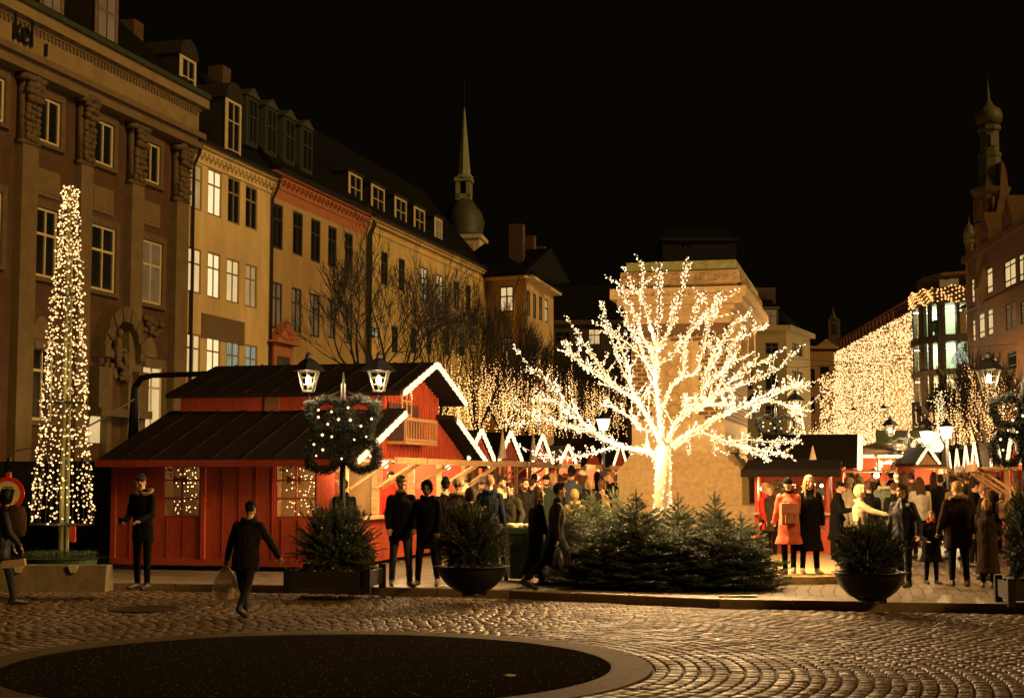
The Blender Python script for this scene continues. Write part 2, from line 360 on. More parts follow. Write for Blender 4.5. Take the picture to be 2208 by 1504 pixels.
# ================================================================ BUILDINGS
class Fac:
    def __init__(s, p0, p1, cat_root):
        s.o = Vector((p0[0], p0[1], 0)); d = Vector((p1[0]-p0[0], p1[1]-p0[1], 0)); s.w = d.length; s.d = d.normalized()
        s.n = Vector((s.d.y, -s.d.x, 0)); s.root = cat_root
    def loc(s, px, py):
        d = ray(px, py); c = Vector((0, 0, CAMH)); t = (s.o-c).dot(s.n)/d.dot(s.n); p = c+d*t
        return ((p-s.o).dot(s.d), p.z)
    def x(s, px, py=800): return s.loc(px, py)[0]
    def z(s, px, py): return s.loc(px, py)[1]
def fac_root(name, label, p0, p1, group=None, cat='building'):
    d = Vector((p1[0]-p0[0], p1[1]-p0[1], 0)); rz = math.atan2(d.y, d.x)
    r = thing(name, label, cat, (p0[0], p0[1], 0), rz, group); return r, Fac(p0, p1, r)
def grid_wall(mb, x0, x1, z0, z1, holes, y=0.0, depth=.22, mi=0):
    H = [(max(a, x0), min(b, x1), max(c, z0), min(d, z1)) for a, b, c, d in holes if b > x0 and a < x1 and d > z0 and c < z1]
    xs = sorted({x0, x1, *[h[0] for h in H], *[h[1] for h in H]}); zs = sorted({z0, z1, *[h[2] for h in H], *[h[3] for h in H]})
    for i in range(len(xs)-1):
        for j in range(len(zs)-1):
            cx = (xs[i]+xs[i+1])/2; cz = (zs[j]+zs[j+1])/2
            if any(a < cx < b and c < cz < d for a, b, c, d in H): continue
            mb.add([(xs[i],y,zs[j]),(xs[i+1],y,zs[j]),(xs[i+1],y,zs[j+1]),(xs[i],y,zs[j+1])], [(0,1,2,3)], mi)
    for a, b, c, d in H:
        e = y+depth
        mb.add([(a,y,c),(b,y,c),(b,y,d),(a,y,d),(a,e,c),(b,e,c),(b,e,d),(a,e,d)], [(0,4,5,1),(1,5,6,2),(2,6,7,3),(3,7,4,0)], mi)
def window(par, x0, x1, z0, z1, fm, pane, y=.14, nx=2, tr=(.66,), fw=.07, sill=None, name='window'):
    mb = MB(); t = .06
    mb.box(x0, x0+fw, y, y+t, z0, z1); mb.box(x1-fw, x1, y, y+t, z0, z1); mb.box(x0+fw, x1-fw, y, y+t, z0, z0+fw); mb.box(x0+fw, x1-fw, y, y+t, z1-fw, z1)
    for k in range(1, nx):
        xm = x0+(x1-x0)*k/nx; mb.box(xm-fw*.35, xm+fw*.35, y-.003, y+t-.003, z0+fw, z1-fw)
    for f in tr:
        zm = z0+(z1-z0)*f; mb.box(x0+fw, x1-fw, y+.003, y+t+.003, zm-fw*.45, zm+fw*.45)
    w_ = mb.build(name, fm, par)
    MB().add([(x0+.02,y+.045,z0+.02),(x1-.02,y+.045,z0+.02),(x1-.02,y+.045,z1-.02),(x0+.02,y+.045,z1-.02)], [(0,1,2,3)]).build('pane', pane, w_)
    if sill: MB().box(x0-.08, x1+.08, -.10, y, z0-.09, z0-.002).build('sill', sill, w_)
    return w_
def box_shell(mb, w, d, z0, z1, mi=0):   # sides and back of a block, the front is a grid wall
    mb.add([(0,0,z0),(0,d,z0),(0,d,z1),(0,0,z1)], [(0,3,2,1)], mi); mb.add([(w,0,z0),(w,d,z0),(w,d,z1),(w,0,z1)], [(0,1,2,3)], mi)
    mb.add([(0,d,z0),(w,d,z0),(w,d,z1),(0,d,z1)], [(1,0,3,2)], mi)
def hole(Fc, x0, x1, yt, yb):   # pixel box measured at its left edge
    a, zt = Fc.loc(x0, yt); _, zb = Fc.loc(x0, yb); b, _ = Fc.loc(x1, (yt+yb)/2); return [a, b, zb, zt]
SL = .2715; X00 = -30.9
def facpt(px):
    u = (px-CX)/F*math.cos(PITCH)
    Y = X00/(u-SL); return (u*Y, Y)
def roof_slope(mb, x0, x1, z0, y0, d, h, over=.35, mi=0):
    mb.prism([(0,0),(1,0),(1,1)], 0, 1, mi) if False else None
    mb.add([(x0,y0-over,z0),(x1,y0-over,z0),(x1,y0+d,z0+h),(x0,y0+d,z0+h),(x0,y0-over,z0-.15),(x1,y0-over,z0-.15),(x1,y0+2*d,z0),(x0,y0+2*d,z0)],
           [(0,1,2,3),(4,5,1,0),(3,2,6,7),(4,7,6,5),(1,5,6,2),(0,3,7,4)], mi)
def cornice(Fc, par, mat, x0, x1, z, dentil=.32, dep=.35, name='cornice', size=(.16,.18)):
    mb = MB(); mb.box(x0-.1, x1+.1, -dep, 0, z-.14, z); mb.box(x0-.05, x1+.05, -dep*.6, 0, z-.30, z-.143)
    x = x0+.1
    while x < x1-.1:
        mb.box(x, x+size[0], -dep*.75, 0, z-.30-size[1], z-.303); x += dentil
    mb.box(x0, x1, -.06, 0, z-.75, z-.60); return mb.build(name, mat, par)
def downpipe(Fc, par, x, z0, z1):
    MB().tube([(x, -.45, z1), (x, -.40, z1-.3), (x, -.12, z1-.9), (x, -.12, z0)], .07, 8).build('downpipe', BLACK, par)
DORM = pm('dim_dormer_body', (.030,.026,.018), .8, .2, spec=.15)  # bodies darkened to imitate their dim sides, only the fronts stay pale
def dormer(par, x0, x1, z0, z1, y, wallm, pane, kind='flat', nx=2):
    mb = MB(); mb.box(x0, x1, y, y+3.5, z0, z1-.003)
    if kind == 'flat': mb.box(x0-.12, x1+.12, y-.12, y+3.5, z1, z1+.12)
    elif kind == 'gable': mb.prism([(x0-.15,z1),(x1+.15,z1),((x0+x1)/2,z1+.45)], y-.1, y+3.4)
    else:
        n = 8; r = (x1-x0)/2+.12; c = (x0+x1)/2
        mb.prism([(c+r*math.cos(math.pi*k/n), z1+r*.9*math.sin(math.pi*k/n)) for k in range(n+1)], y-.12, y+3.4)
    d = mb.build('dormer', DORM if wallm in (FRAMEW, SAND) else wallm, par); f = .14
    if wallm in (FRAMEW, SAND):
        q = MB(); q.box(x0-.03, x0+f, y-.04, y-.003, z0, z1); q.box(x1-f, x1+.03, y-.04, y-.003, z0, z1); q.box(x0+f, x1-f, y-.04, y-.003, z1-.1, z1+(.12 if kind != 'flat' else .1)); q.build('dormer_front', wallm, d)
    window(d, x0+f, x1-f, z0+.1, z1-.1, FRAMEW if kind == 'arch' else wallm, pane, y-.07, nx, (.6,), .05); return d
YEL = pm('ochre_render', (.66, .50, .25), .88, .26, .55, .25, 12, stretch=(1, 1, .35))
YEL2 = pm('sand_render', (.42, .29, .135), .88, .28, .6, .25, 12, stretch=(1, 1, .3))
YEL3 = pm('pale_ochre_render', (.60, .44, .18), .88, .28, .45, .25, 12, stretch=(1, 1, .3))
DIMBR = pm('dim_chimney_brick', (.09,.05,.025), .9, .3, 6)  # brick colour darkened so the chimneys look dim at night
TERRA = pm('terracotta_render', (.42, .15, .07), .85, .15, 1.5, .1, 30)
BROWN = pm('brown_render', (.085, .040, .018), .85, .35, 1.4, .15, 30)
SAND = pm('sandstone_trim', (.165, .112, .052), .8, .2, 2.0, .25, 25)
SANDD = pm('weathered_sandstone', (.12, .08, .038), .85, .3, 3.0, .5, 18)
def b_palace():
    p0, p1 = facpt(-130), facpt(397)
    r, Fc = fac_root('sandstone_palace', 'ornate brown palace with sandstone pilasters and lettering on its frieze, leftmost building', p0, p1)
    W = Fc.w; ze = 17.9
    H = []; wins = []
    up = [(-42,8,150,248), (80,128,203,302), (201,243,254,349), (307,343,301,388)]
    mid = [(-50,0,400,560), (75,121,443,594), (195,246,480,622), (302,347,513,650)]
    low = [(68,112,745,905), (305,347,785,935)]
    for b in up: h = hole(Fc, *b); H.append(h); wins.append((h, DARKGL, 2, ()))
    for i, b in enumerate(mid): h = hole(Fc, *b); H.append(h); wins.append((h, [DARKGL, DARKGL, DARKGL, LITDIM][i], 2, (.62,)))
    for i, b in enumerate(low): h = hole(Fc, *b); H.append(h); wins.append((h, [DARKGL, LITGL][i], 2, (.68,)))
    mb = MB(); grid_wall(mb, 0, W, 0, ze, H, 0, .3); box_shell(mb, W, 14, 0, ze); mb.build('wall', BROWN, r)
    for h, p, nx, tr in wins:
        win = window(r, *h, FRAMEW, p, -.01, nx, tr, .10, SANDD)
        s = MB(); a, b, c, d = h; t = .28      # moulded surround
        for e, (k, o_) in enumerate(((0, .09), (.14, .05))):
            a1, b1, c1, d1 = a-t+k, b+t-k, c-t*.6+k, d+t-k
            s.box(a1, a-.003 if k == 0 else a1+.1, -o_-e*.02, -.003*(e+1), c1, d1); s.box(b+.003 if k == 0 else b1-.1, b1, -o_-e*.02, -.003*(e+1), c1, d1)
            s.box(a-.003, b+.003, -o_-e*.02, -.003*(e+1), d+.003, d1)
        s.box(a-t*.8, b+t*.8, -.16, -.003, c-t*.6, c-.1)
        s.build('surround', SANDD, win)
    for i in (1, 2, 3):   # panels between the floors
        a, b, _, _ = hole(Fc, *up[i]); zt = Fc.z(up[i][0], [0, 360, 398, 430][i]); 
        mb = MB(); mb.box(a-.1, b+.1, -.05, 0, zt-.95, zt); mb.build('panel', SAND, r)
        MB().box(a+.05, b-.05, -.075, -.053, zt-.82, zt-.13).build('panel_field', SAND, r)
    for cx, x0, x1, yc0, yc1 in ((-70,-100,-52,100,260), (46,27,62,156,306), (170,156,182,206,352), (281,268,294,266,394), (378,366,391,313,432)):
        a = Fc.x(x0, 500); b = Fc.x(x1, 500); zb = Fc.z(x0, yc1); zt = Fc.z(x0, yc0)
        p = MB().box(a, b, -.32, -.002, .9, zb).box(a-.12, b+.12, -.42, -.001, 0, .9).build('pilaster', SAND, r)
        s = MB(); c = (a+b)/2; hw = (b-a)/2; rr = random.Random(cx)
        s.box(a-.05, b+.05, -.36, 0, zb+.003, zb+.14); s.box(a-.15, b+.15, -.52, 0, zt-.16, zt)
        nz = int((zt-zb)/.22)
        for k in range(nz):   # carved drops, masks and volutes
            z = zb+.25+k*.22; m = 1 if k < nz*.55 else 1.35
            for sg in (-1, 0, 1):
                s.ell((c+sg*hw*.62+rr.uniform(-.05, .05), -.34-.05*rr.random()-(.1 if k > nz*.55 else 0), z+rr.uniform(-.04, .04)), (hw*.33*m, .13*m, .13*rr.uniform(.8, 1.3)), 7)
        s.box(a+.03, b-.03, -.30, 0, zb+.14, zt-.16)
        s.build('capital', SANDD, p, True)
    zt0 = Fc.z(60, 66)   # top of the frieze
    zar = Fc.z(20, 150); zfr = Fc.z(20, 105)
    z1 = Fc.z(60, 166); z2 = Fc.z(60, 126)
    mb = MB(); h_ = z2-z1; mb.box(-.2, W+.25, -.50, 0, z1, z1+h_*.3); mb.box(-.2, W+.2, -.42, 0, z1+h_*.3+.003, z1+h_*.65); mb.box(-.2, W+.3, -.60, 0, z1+h_*.65+.003, z2); mb.build('architrave', SAND, r)
    MB().box(-.2, W+.1, -.34, 0, z2+.003, zt0).build('frieze', pm('frieze_stone', (.25,.175,.08), .85, .25, 1.2, .3, 20), r)
    mb = MB(); x = 0
    while x < W: mb.box(x, x+.11, -.41, -.342, zt0-.2, zt0-.01); x += .24
    mb.box(-.2, W+.2, -.42, -.001, zt0+.003, zt0+.15); mb.build('dentil_band', SAND, r)
    mb = MB(); mb.box(-.2, W+.3, -.46, -.001, zt0+.153, 17.35); mb.box(-.2, W+.5, -.62, -.001, 17.353, 17.75); mb.build('cornice', MATS['frieze_stone'], r)
    x = .35; k = 0
    while x < W:
        MB().box(x, x+.38, -.60, -.463, zt0+.17, 17.34).build('modillion', SANDD, r); x += .95
    mb = MB(); mb.box(-.3, W+.45, -.74, -.5, 17.753, 17.95); mb.build('gutter', BRONZE, r)
    mb = MB(); roof_slope(mb, -.3, W+.1, 17.9, 0, 5.5, 5.2, .6); mb.build('roof', SLATE, r)
    # letters on the frieze
    def letters(txt, xc, zc, size):
        cu = bpy.data.curves.new('letters', 'FONT'); cu.body = txt; cu.size = size; cu.extrude = .05
        t = bpy.data.objects.new('tmp', cu); SC.collection.objects.link(t); bpy.context.view_layer.update()
        me = bpy.data.meshes.new_from_object(t.evaluated_get(bpy.context.evaluated_depsgraph_get())); bpy.data.objects.remove(t)
        o = bpy.data.objects.new('frieze_lettering', me); me.materials.clear(); me.materials.append(BLACK); link(o, r)
        o.location = (xc, -.42, zc); o.rotation_euler = (R(90), 0, 0); return o
    lo = letters('kel', Fc.x(3, 90), Fc.z(5, 92)+.1, 1.35); lo.scale = (.78, 1, 1)
    lo = letters('ı', Fc.x(73, 120), z2+.15, 1.0); lo.scale = (.8, 1, 1)
    # dormers
    for a, b, z0, z1_, kd in ((Fc.x(85, 20), Fc.x(135, 20), 17.9, 20.3, 'gable'), (Fc.x(204, 50), Fc.x(252, 50), 17.95, 20.4, 'gable')):
        dormer(r, a, b, z0, z1_, .0, SAND, LITDIM, kd)
    MB().box(Fc.x(300, 60), Fc.x(300, 60)+.8, 5.2, 6.0, 20, 23.6).build('chimney', DIMBR, r)
    # portal with arch and carved cartouche
    ca = Fc.x(243, 760); zc = Fc.z(243, 775)
    po = MB(); n = 14; ro, ri = 1.6, 1.15
    for k in range(n):
        t0, t1 = math.pi*k/n, math.pi*(k+1)/n
        q = [(ca+rr_*math.cos(t), zc+rr_*1.25*math.sin(t)) for rr_, t in ((ri, t0), (ro, t0), (ro, t1), (ri, t1))]
        po.prism(q, -.62 if k % 2 else -.56, -.01)
    po.box(ca-1.95, ca-1.0, -.6, -.01, zc-1.9, zc-.4); po.box(ca+.95, ca+1.75, -.6, -.01, zc-1.9, zc-.4)
    po.box(ca-2.0, ca+1.8, -.75, -.01, zc-2.2, zc-1.903)
    po.box(ca-.85, ca-.5, -.3, -.012, .0, zc-2.203); po.box(ca+1.3, ca+1.7, -.5, -.012, 0, zc-2.203)
    pr = po.build('portal', SANDD, r)
    s = MB(); rr = random.Random(4)
    s.ell((ca-.1, -.3, zc+.3), (.20, .16, .60), 10); s.ell((ca-.1, -.35, zc+1.0), (.14, .14, .17), 10)
    for k in range(44):
        t = rr.uniform(-.3, math.pi+.3); q = rr.uniform(.3, 1.0); s.ell((ca+q*math.cos(t), -.2-.12*rr.random(), zc-.6+q*1.1*math.sin(t)), (rr.uniform(.07,.17), .12, rr.uniform(.07,.2)), 6)
    s.build('carved_figure', SANDD, pr, True)
    for px, py in ((235, 900), (200, 880)):
        pass
    a, z = Fc.loc(205, 925)
    mb = MB(); mb.prism([(a+.62*math.cos(math.pi*k/8), z+.9*math.sin(math.pi*k/8)) for k in range(9)]+[(a-.62, z-.5), (a+.62, z-.5)], -.03, -.004); d = mb.build('arched_window', LITGL, r)
    mb = MB()
    for k in range(8):
        t0, t1 = math.pi*k/8, math.pi*(k+1)/8
        mb.prism([(a+q*math.cos(t), z+q*1.4*math.sin(t)) for q, t in ((.64, t0), (.85, t0), (.85, t1), (.64, t1))], -.12, -.002)
    mb.build('arch_surround', SANDD, d)
    for px, py in ((322, 770), (88, 730)):   # blind arches above the ground floor windows
        a, z = Fc.loc(px, py)
        MB().prism([(a+.55*math.cos(math.pi*k/8), z+.8*math.sin(math.pi*k/8)) for k in range(9)], -.04, -.003).build('blind_arch', SAND, r)
        MB().box(a-.75, a+.75, -.25, -.004, z-.38, z-.1).build('lintel', SAND, r)
    s = MB(); a, z = Fc.loc(322, 700)
    for k in range(20): s.ell((a+rr.uniform(-.8, .8), -.1, z+rr.uniform(-.35, .3)), (.18, .13, .12), 6)
    s.build('carved_garland', SANDD, r, True)
b_palace()
def b_row(name, label, pa, pb, zroof, wm, quads, fm, panes, dent, depth=12, roofh=5, **kw):
    p0, p1 = facpt(pa), facpt(pb); r, Fc = fac_root(name, label, p0, p1)
    W = Fc.w; H = [hole(Fc, *q) for q in quads]
    mb = MB(); grid_wall(mb, 0, W, 0, zroof, H); box_shell(mb, W, depth, 0, zroof); mb.build('wall', wm, r)
    for h, p in zip(H, panes): window(r, *h, fm, p, .02, 2, (.66,), kw.get('fw', .08), kw.get('sill'))
    cornice(Fc, r, kw.get('cm', wm), 0, W, zroof+.02, dent)
    MB().box(-.1, W+.1, -.52, -.36, zroof, zroof+.15).build('gutter', BLACK, r)
    mb = MB(); roof_slope(mb, 0, W, zroof+.1, 0, roofh*.8, roofh, .3); mb.build('roof', SLATE, r)
    return r, Fc, H
L_, D_, LB, LC = LITGL, DARKGL, LITGB, LITGC
q2 = [(407,436,346,446),(449,478,361,461),(492,518,379,478),(530,555,397,490),
      (405,434,530,628),(448,475,541,640),(489,516,555,650),(529,554,567,660),
      (403,432,716,810),(446,475,724,815),(488,516,733,822),(528,555,741,828)]
r, Fc, H = b_row('yellow_house', 'yellow rendered house with its middle row of windows all lit, beside the brown palace', 398, 577, 15.9, YEL, q2, pm('beige_window_paint', (.30,.22,.10), .6, .1),
    [LC, LB, D_, D_, L_, LB, L_, LC, L_, LB, LITCOOL, LITCOOL], .42, cm=YEL)
downpipe(Fc, r, .12, 1, 15.8); downpipe(Fc, r, Fc.w-.1, 1, 15.8)
a, zt = Fc.loc(434, 669); b, zb = Fc.loc(526, 690); MB().box(a, b, -.05, -.002, zt-1.15, zt-.1).build('sign_panel', pm('bronze_sign', (.16,.10,.045), .6, .3, 20), r)
dormer(r, Fc.x(483, 260), Fc.x(516, 260), 16.2, 18.6, -.05, FRAMEW, D_, 'arch')
dormer(r, Fc.x(400, 180), Fc.x(434, 180), 17.4, 19.6, .3, FRAMEW, D_, 'arch')
MB().box(2.5, 3.4, 4.2, 5.0, 18, 22.3).build('chimney', DIMBR, r); MB().box(Fc.w-1.1, Fc.w-.4, 3.8, 4.6, 18, 21.4).build('chimney', DIMBR, r)
q3 = [(587,610,435,533),(632,653,453,547),(671,691,469,562),(708,726,485,573),(744,761,499,585),
      (586,608,605,706),(629,650,618,713),(669,689,631,724),(707,724,642,728),(743,760,653,739)]
r, Fc, H = b_row('orange_house', 'house with an orange band under its eaves and dark tall windows, between two yellow houses', 577, 787, 16.3, YEL2, q3, FRAMED,
    [D_]*5+[LITDIM, LITDIM, LITDIM, LITDIM, LITDIM], .55, cm=TERRA, fw=.1)  # lower row: faint pane glow stands in for reflected lights
mb = MB(); mb.box(0, Fc.w, -.012, -.002, Fc.z(600, 428), 15.9); mb.build('orange_band', TERRA, r)
downpipe(Fc, r, Fc.w-.1, 1, 16)
for px, y0 in ((561, 250), (601, 283), (640, 300), (677, 318)):
    a = Fc.x(px-12, y0); b = Fc.x(px+12, y0); dormer(r, a, b, 17.2, 19.5, .4, pm('grey_green_zinc', (.05,.055,.035), .6, .2), D_, 'gable')
a, z = Fc.loc(603, 742); MB().prism([(a-1.5, z), (a+1.5, z), (a, z+1.1)], -.5, 0).build('door_pediment', TERRA, r)
MB().box(a-1.1, a+1.1, -.2, -.003, 0, z-.003).build('door_surround', TERRA, r)
MB().box(a-.7, a+.7, -.24, -.203, 0, z-.6).build('door', FRAMED, r)
for k in range(4): MB().box(2+k*3.8, 2.9+k*3.8, 3.6, 4.4, 19, 22.2).build('chimney', DIMBR, r) if k in (0,) else None
q4 = [(908,922,574,644),(942,955,590,656),(860,873,555,625),(822,836,540,612),(978,990,604,664),(1004,1015,612,668),
      (800,818,704,725),(845,858,700,760),(885,897,705,760),(920,931,708,762),(958,969,712,765),(990,1000,716,765)]
r, Fc, H = b_row('pale_yellow_house', 'long pale yellow house with five small lit dormers behind the bare trees', 787, 1048, 16.2, YEL3, q4, FRAMED,
    [L_, L_, D_, D_, D_, D_, LITCOOL, D_, D_, D_, D_, D_], 100, roofh=6)
for x0, x1, yt, yb in ((769,797,395,443),(817,845,422,475),(867,892,444,497),(908,931,464,514),(952,968,490,534)):
    a = Fc.x(x0, yb); b = Fc.x(x1, yb); zb = Fc.z(x0, yb)
    dormer(r, a, b, 16.5, 18.5, .5, FRAMEW, LITDIM if x0 > 920 else D_, 'flat')
MB().tube([(.3, -.4, 15.9), (.25, -.15, 15.2), (.25, -.15, 1)], .09, 8).build('downpipe', BLACK, r)
# corner wing: short front, then the chamfer that turns away
def wing():
    p0 = facpt(1048); Y1 = 105.5; p1 = ((1135-CX)/F*Y1, Y1); p2 = ((1194-CX)/F*115.5, 115.5)
    for nm, lab, pa, pb, qs, ps in (('corner_house', 'pale corner house front with one tall lit window and a flag', p0, p1, [(1077,1107,618,673),(1080,1107,727,765)], [L_, LITDIM]),
                  ('corner_house', 'receding side of the pale corner house with four narrow lit windows in a row', p1, p2,
                   [(1135,1143,624,678),(1149,1156,631,684),(1162,1169,637,688),(1175,1182,643,693),(1135,1143,740,790),(1149,1156,742,790),(1175,1182,746,792)], [LITDIM, LITDIM, LITDIM, L_, D_, D_, D_])):
        r, Fc = fac_root(nm, lab, pa, pb)
        H = [hole(Fc, *q) for q in qs]; mb = MB(); grid_wall(mb, 0, Fc.w, 0, 15.7, H); mb.build('wall', YEL2, r)
        for h, p in zip(H, ps): window(r, *h, FRAMED, p, .02, 2, (.6,), .1)
        MB().box(-.1, Fc.w+.2, -.6, 0, 15.55, 15.85).build('cornice', YEL, r)
        mb = MB(); roof_slope(mb, -.1, Fc.w+.3, 15.87, 0, 3.0, 2.2, .7); mb.build('roof', SLATE, r)
        if len(qs) > 3:
            for k in range(3):
                MB().box(1.2+k*4.0, 2.0+k*4.0, .5, 1.5, 16, 19.6-.2*k).build('chimney', DIMBR, r)
        else:
            MB().tube([(2.2, -.1, 14.0), (3.6, -1.6, 15.4)], .05, 6).build('flagpole', BLACK, r)
            MB().add([(3.5,-1.5,15.2),(2.7,-.7,14.3),(2.6,-.9,11.0),(3.0,-1.1,11.6)], [(0,1,2,3)]).build('flag', YEL, r)
wing()
def steeple():
    Y = 125; c = at(1000, 600, Y)
    r = thing('church_tower', 'tall church tower with green copper dome and needle spire behind the long yellow house', 'tower', (c.x, Y, 0), R(-8))
    hw = 41/F*Y; Z = lambda y: at(1000, y, Y).z
    MB().box(-hw, hw, -hw, hw, 0, Z(520)).box(-hw-.2, hw+.2, -hw-.2, hw+.2, Z(520)+.003, Z(512)).build('wall', pm('white_tower_render', (.55,.45,.27), .8, .12), r)
    MB().box(.1, 1.1, -hw-.06, -hw, Z(552), Z(533)).build('clock_frame', YEL2, r)
    MB().ell((.6, -hw-.07, Z(543)), (.22, .05, .22), 10).build('clock_face', BLACK, r)
    zb, zt = Z(511), Z(430); h = zt-zb
    MB().lathe([(hw*1.12, zb), (hw*1.02, zb+h*.1), (hw*1.12, zb+h*.35), (hw*.98, zb+h*.62), (hw*.62, zb+h*.85), (hw*.40, zb+h)], (0,0,0), 12).build('dome', pm('old_copper', (.045,.05,.03), .6, .3, 2), r, True)
    z0, z1 = zt, Z(385); w_ = 16/F*Y
    mb = MB()
    for sx in (-1, 1):
        for sy in (-1, 1): mb.box(sx*w_-.17*(1+sx), sx*w_+.17*(1-sx), sy*w_-.17*(1+sy), sy*w_+.17*(1-sy), z0, z1-.3)
    mb.box(-w_-.1, w_+.1, -w_-.1, w_+.1, z1-.3, z1); mb.box(-w_, w_, -w_, w_, z0-.1, z0+.4)
    for k in range(6):
        t0, t1 = math.pi*k/6, math.pi*(k+1)/6; q = w_-.3
        mb.prism([(q*math.cos(t0), z1-1.0+q*math.sin(t0)), (w_, z1-1.0+w_*math.sin(t0)), (w_ if k < 3 else -w_, z1-.3), (q*math.cos(t1), z1-1.0+q*math.sin(t1))], -w_, -w_+.2) if False else None
    mb.build('lantern', pm('verdigris', (.22,.25,.14), .7, .2, 2), r)
    MB().ell((0, 0, z0+.9), (.35, .35, .55), 10).build('bell', BLACK, r)
    zs = Z(232)
    mb = MB().lathe([(w_+.25, z1+.003), (w_*.9, z1+.35), (.06, zs)], (0,0,0), 8); mb.build('spire', MATS['verdigris'], r)
    MB().ell((0, 0, zs), (.14, .14, .18), 8).tube([(0,0,zs), (0,0,zs+2.2)], .03, 5).build('weather_vane', BLACK, r)
    MB().box(-4.6, -3.9, -2, -1.2, 10, Z(432)).build('chimney', DIMBR, r)
steeple()
def simple_block(name, label, pxl, pxr, Y, ytop, wm, wins, roofy=None, rz=None, fm=FRAMED, Y2=None):
    a = at(pxl, 900, Y); b = at(pxr, 900, Y2 or Y); r, Fc = fac_root(name, label, (a.x, Y), (b.x, Y2 or Y))
    zt = Fc.z(pxl, ytop); H = [hole(Fc, *q[:4]) for q in wins]
    mb = MB(); grid_wall(mb, 0, Fc.w, 0, zt, H, 0, .25); box_shell(mb, Fc.w, 10, 0, zt); mb.build('wall', wm, r)
    for h, q in zip(H, wins): window(r, *h, fm, q[4], .14, 2, (.6,), .1)
    MB().box(-.2, Fc.w+.2, -.45, 0, zt+.003, zt+.4).build('cornice', wm, r)
    if roofy:
        h = Fc.z(pxl, roofy)-zt
        MB().add([(0,.2,zt+.4),(Fc.w,.2,zt+.4),(Fc.w,9,zt+.4),(0,9,zt+.4),(.8,2.0,zt+h),(Fc.w-.8,2.0,zt+h),(Fc.w-.8,8,zt+h),(.8,8,zt+h)],
                 [(0,1,5,4),(1,2,6,5),(2,3,7,6),(3,0,4,7),(4,5,6,7)]).build('roof', SLATE, r)
    return r, Fc
DK = pm('unlit_brown_render', (.07,.048,.028), .85, .2)
simple_block('dark_house', 'unlit house with one lit top window seen left of the monument', 1186, 1352, 138, 700, DK,
    [(1268,1295,708,743,L_),(1196,1228,715,742,D_),(1196,1224,790,830,LITDIM),(1262,1290,790,830,D_),(1310,1334,712,743,D_)], 610)
OLIVE = pm('olive_grey_render', (.27,.22,.10), .85, .12)
r, Fc = simple_block('mansard_house', 'olive grey corner house with dark mansard roof just right of the monument', 1590, 1698, 125, 712, OLIVE,
    [(1607,1623,738,763,D_),(1650,1678,738,763,D_),(1607,1623,800,840,D_),(1650,1678,800,840,D_),(1607,1625,872,905,L_),(1650,1678,872,905,D_)], 640)
a, b = Fc.x(1646, 700), Fc.x(1679, 700); dormer(r, a, b, Fc.z(1650, 706), Fc.z(1650, 664), .1, DK, LITDIM, 'flat')
MB().box(.5, Fc.w-.3, 3, 7, Fc.z(1650, 645), Fc.z(1650, 610)).build('roof_turret', DK, r)
simple_block('mansard_house', 'narrow receding side of the olive corner house beside the star cone', 1698, 1749, 125, 712, OLIVE,
    [(1708,1731,737,763,D_),(1708,1731,797,832,D_),(1708,1731,872,905,D_)], 655, Y2=133)
PEACH = pm('peach_render', (.40,.24,.11), .85, .12)
r, Fc = simple_block('gabled_house', 'small peach gabled house left of the wall of lights', 1745, 1812, 215, 752, PEACH,
    [(1748,1757,795,832,D_),(1768,1788,790,830,D_),(1748,1757,855,890,D_),(1768,1788,850,888,D_),(1748,1757,905,925,LITDIM)])
a, z = Fc.loc(1752, 752); b, _ = Fc.loc(1812, 752); MB().prism([(a, z), (b, z), ((a+b)/2, Fc.z(1777, 730))], -.1, 6).build('gable', PEACH, r)
c = at(1797, 760, 230)
r = thing('roof_turret', 'dim little belfry turret above the peach gable', 'turret', (c.x, 230, 0)); z0 = 0
MB().box(-.9, .9, -.9, .9, 0, at(1797, 690, 230).z).build('wall', DK, r); zz = at(1797, 690, 230).z
MB().box(-.35, .35, -.95, -.901, zz-2.2, zz-.6).build('opening', BLACK, r)
MB().lathe([(1.2, zz), (.5, zz+.5), (.05, zz+1.9)], (0,0,0), 8).build('cap', DK, r)
MB().box(-2, 1.4, -.5, 3, 0, at(1797, 745, 230).z).build('lower_wall', DK, r)
# dim castle roof far behind the monument
r, Fc = simple_block('distant_palace', 'very dim palace roof with a small gable, far behind the top of the monument', 1432, 1592, 190, 520, pm('dim_palace_stone', (.004,.003,.0015), .9, .3), [(1466,1490,512,535,D_)], 486)
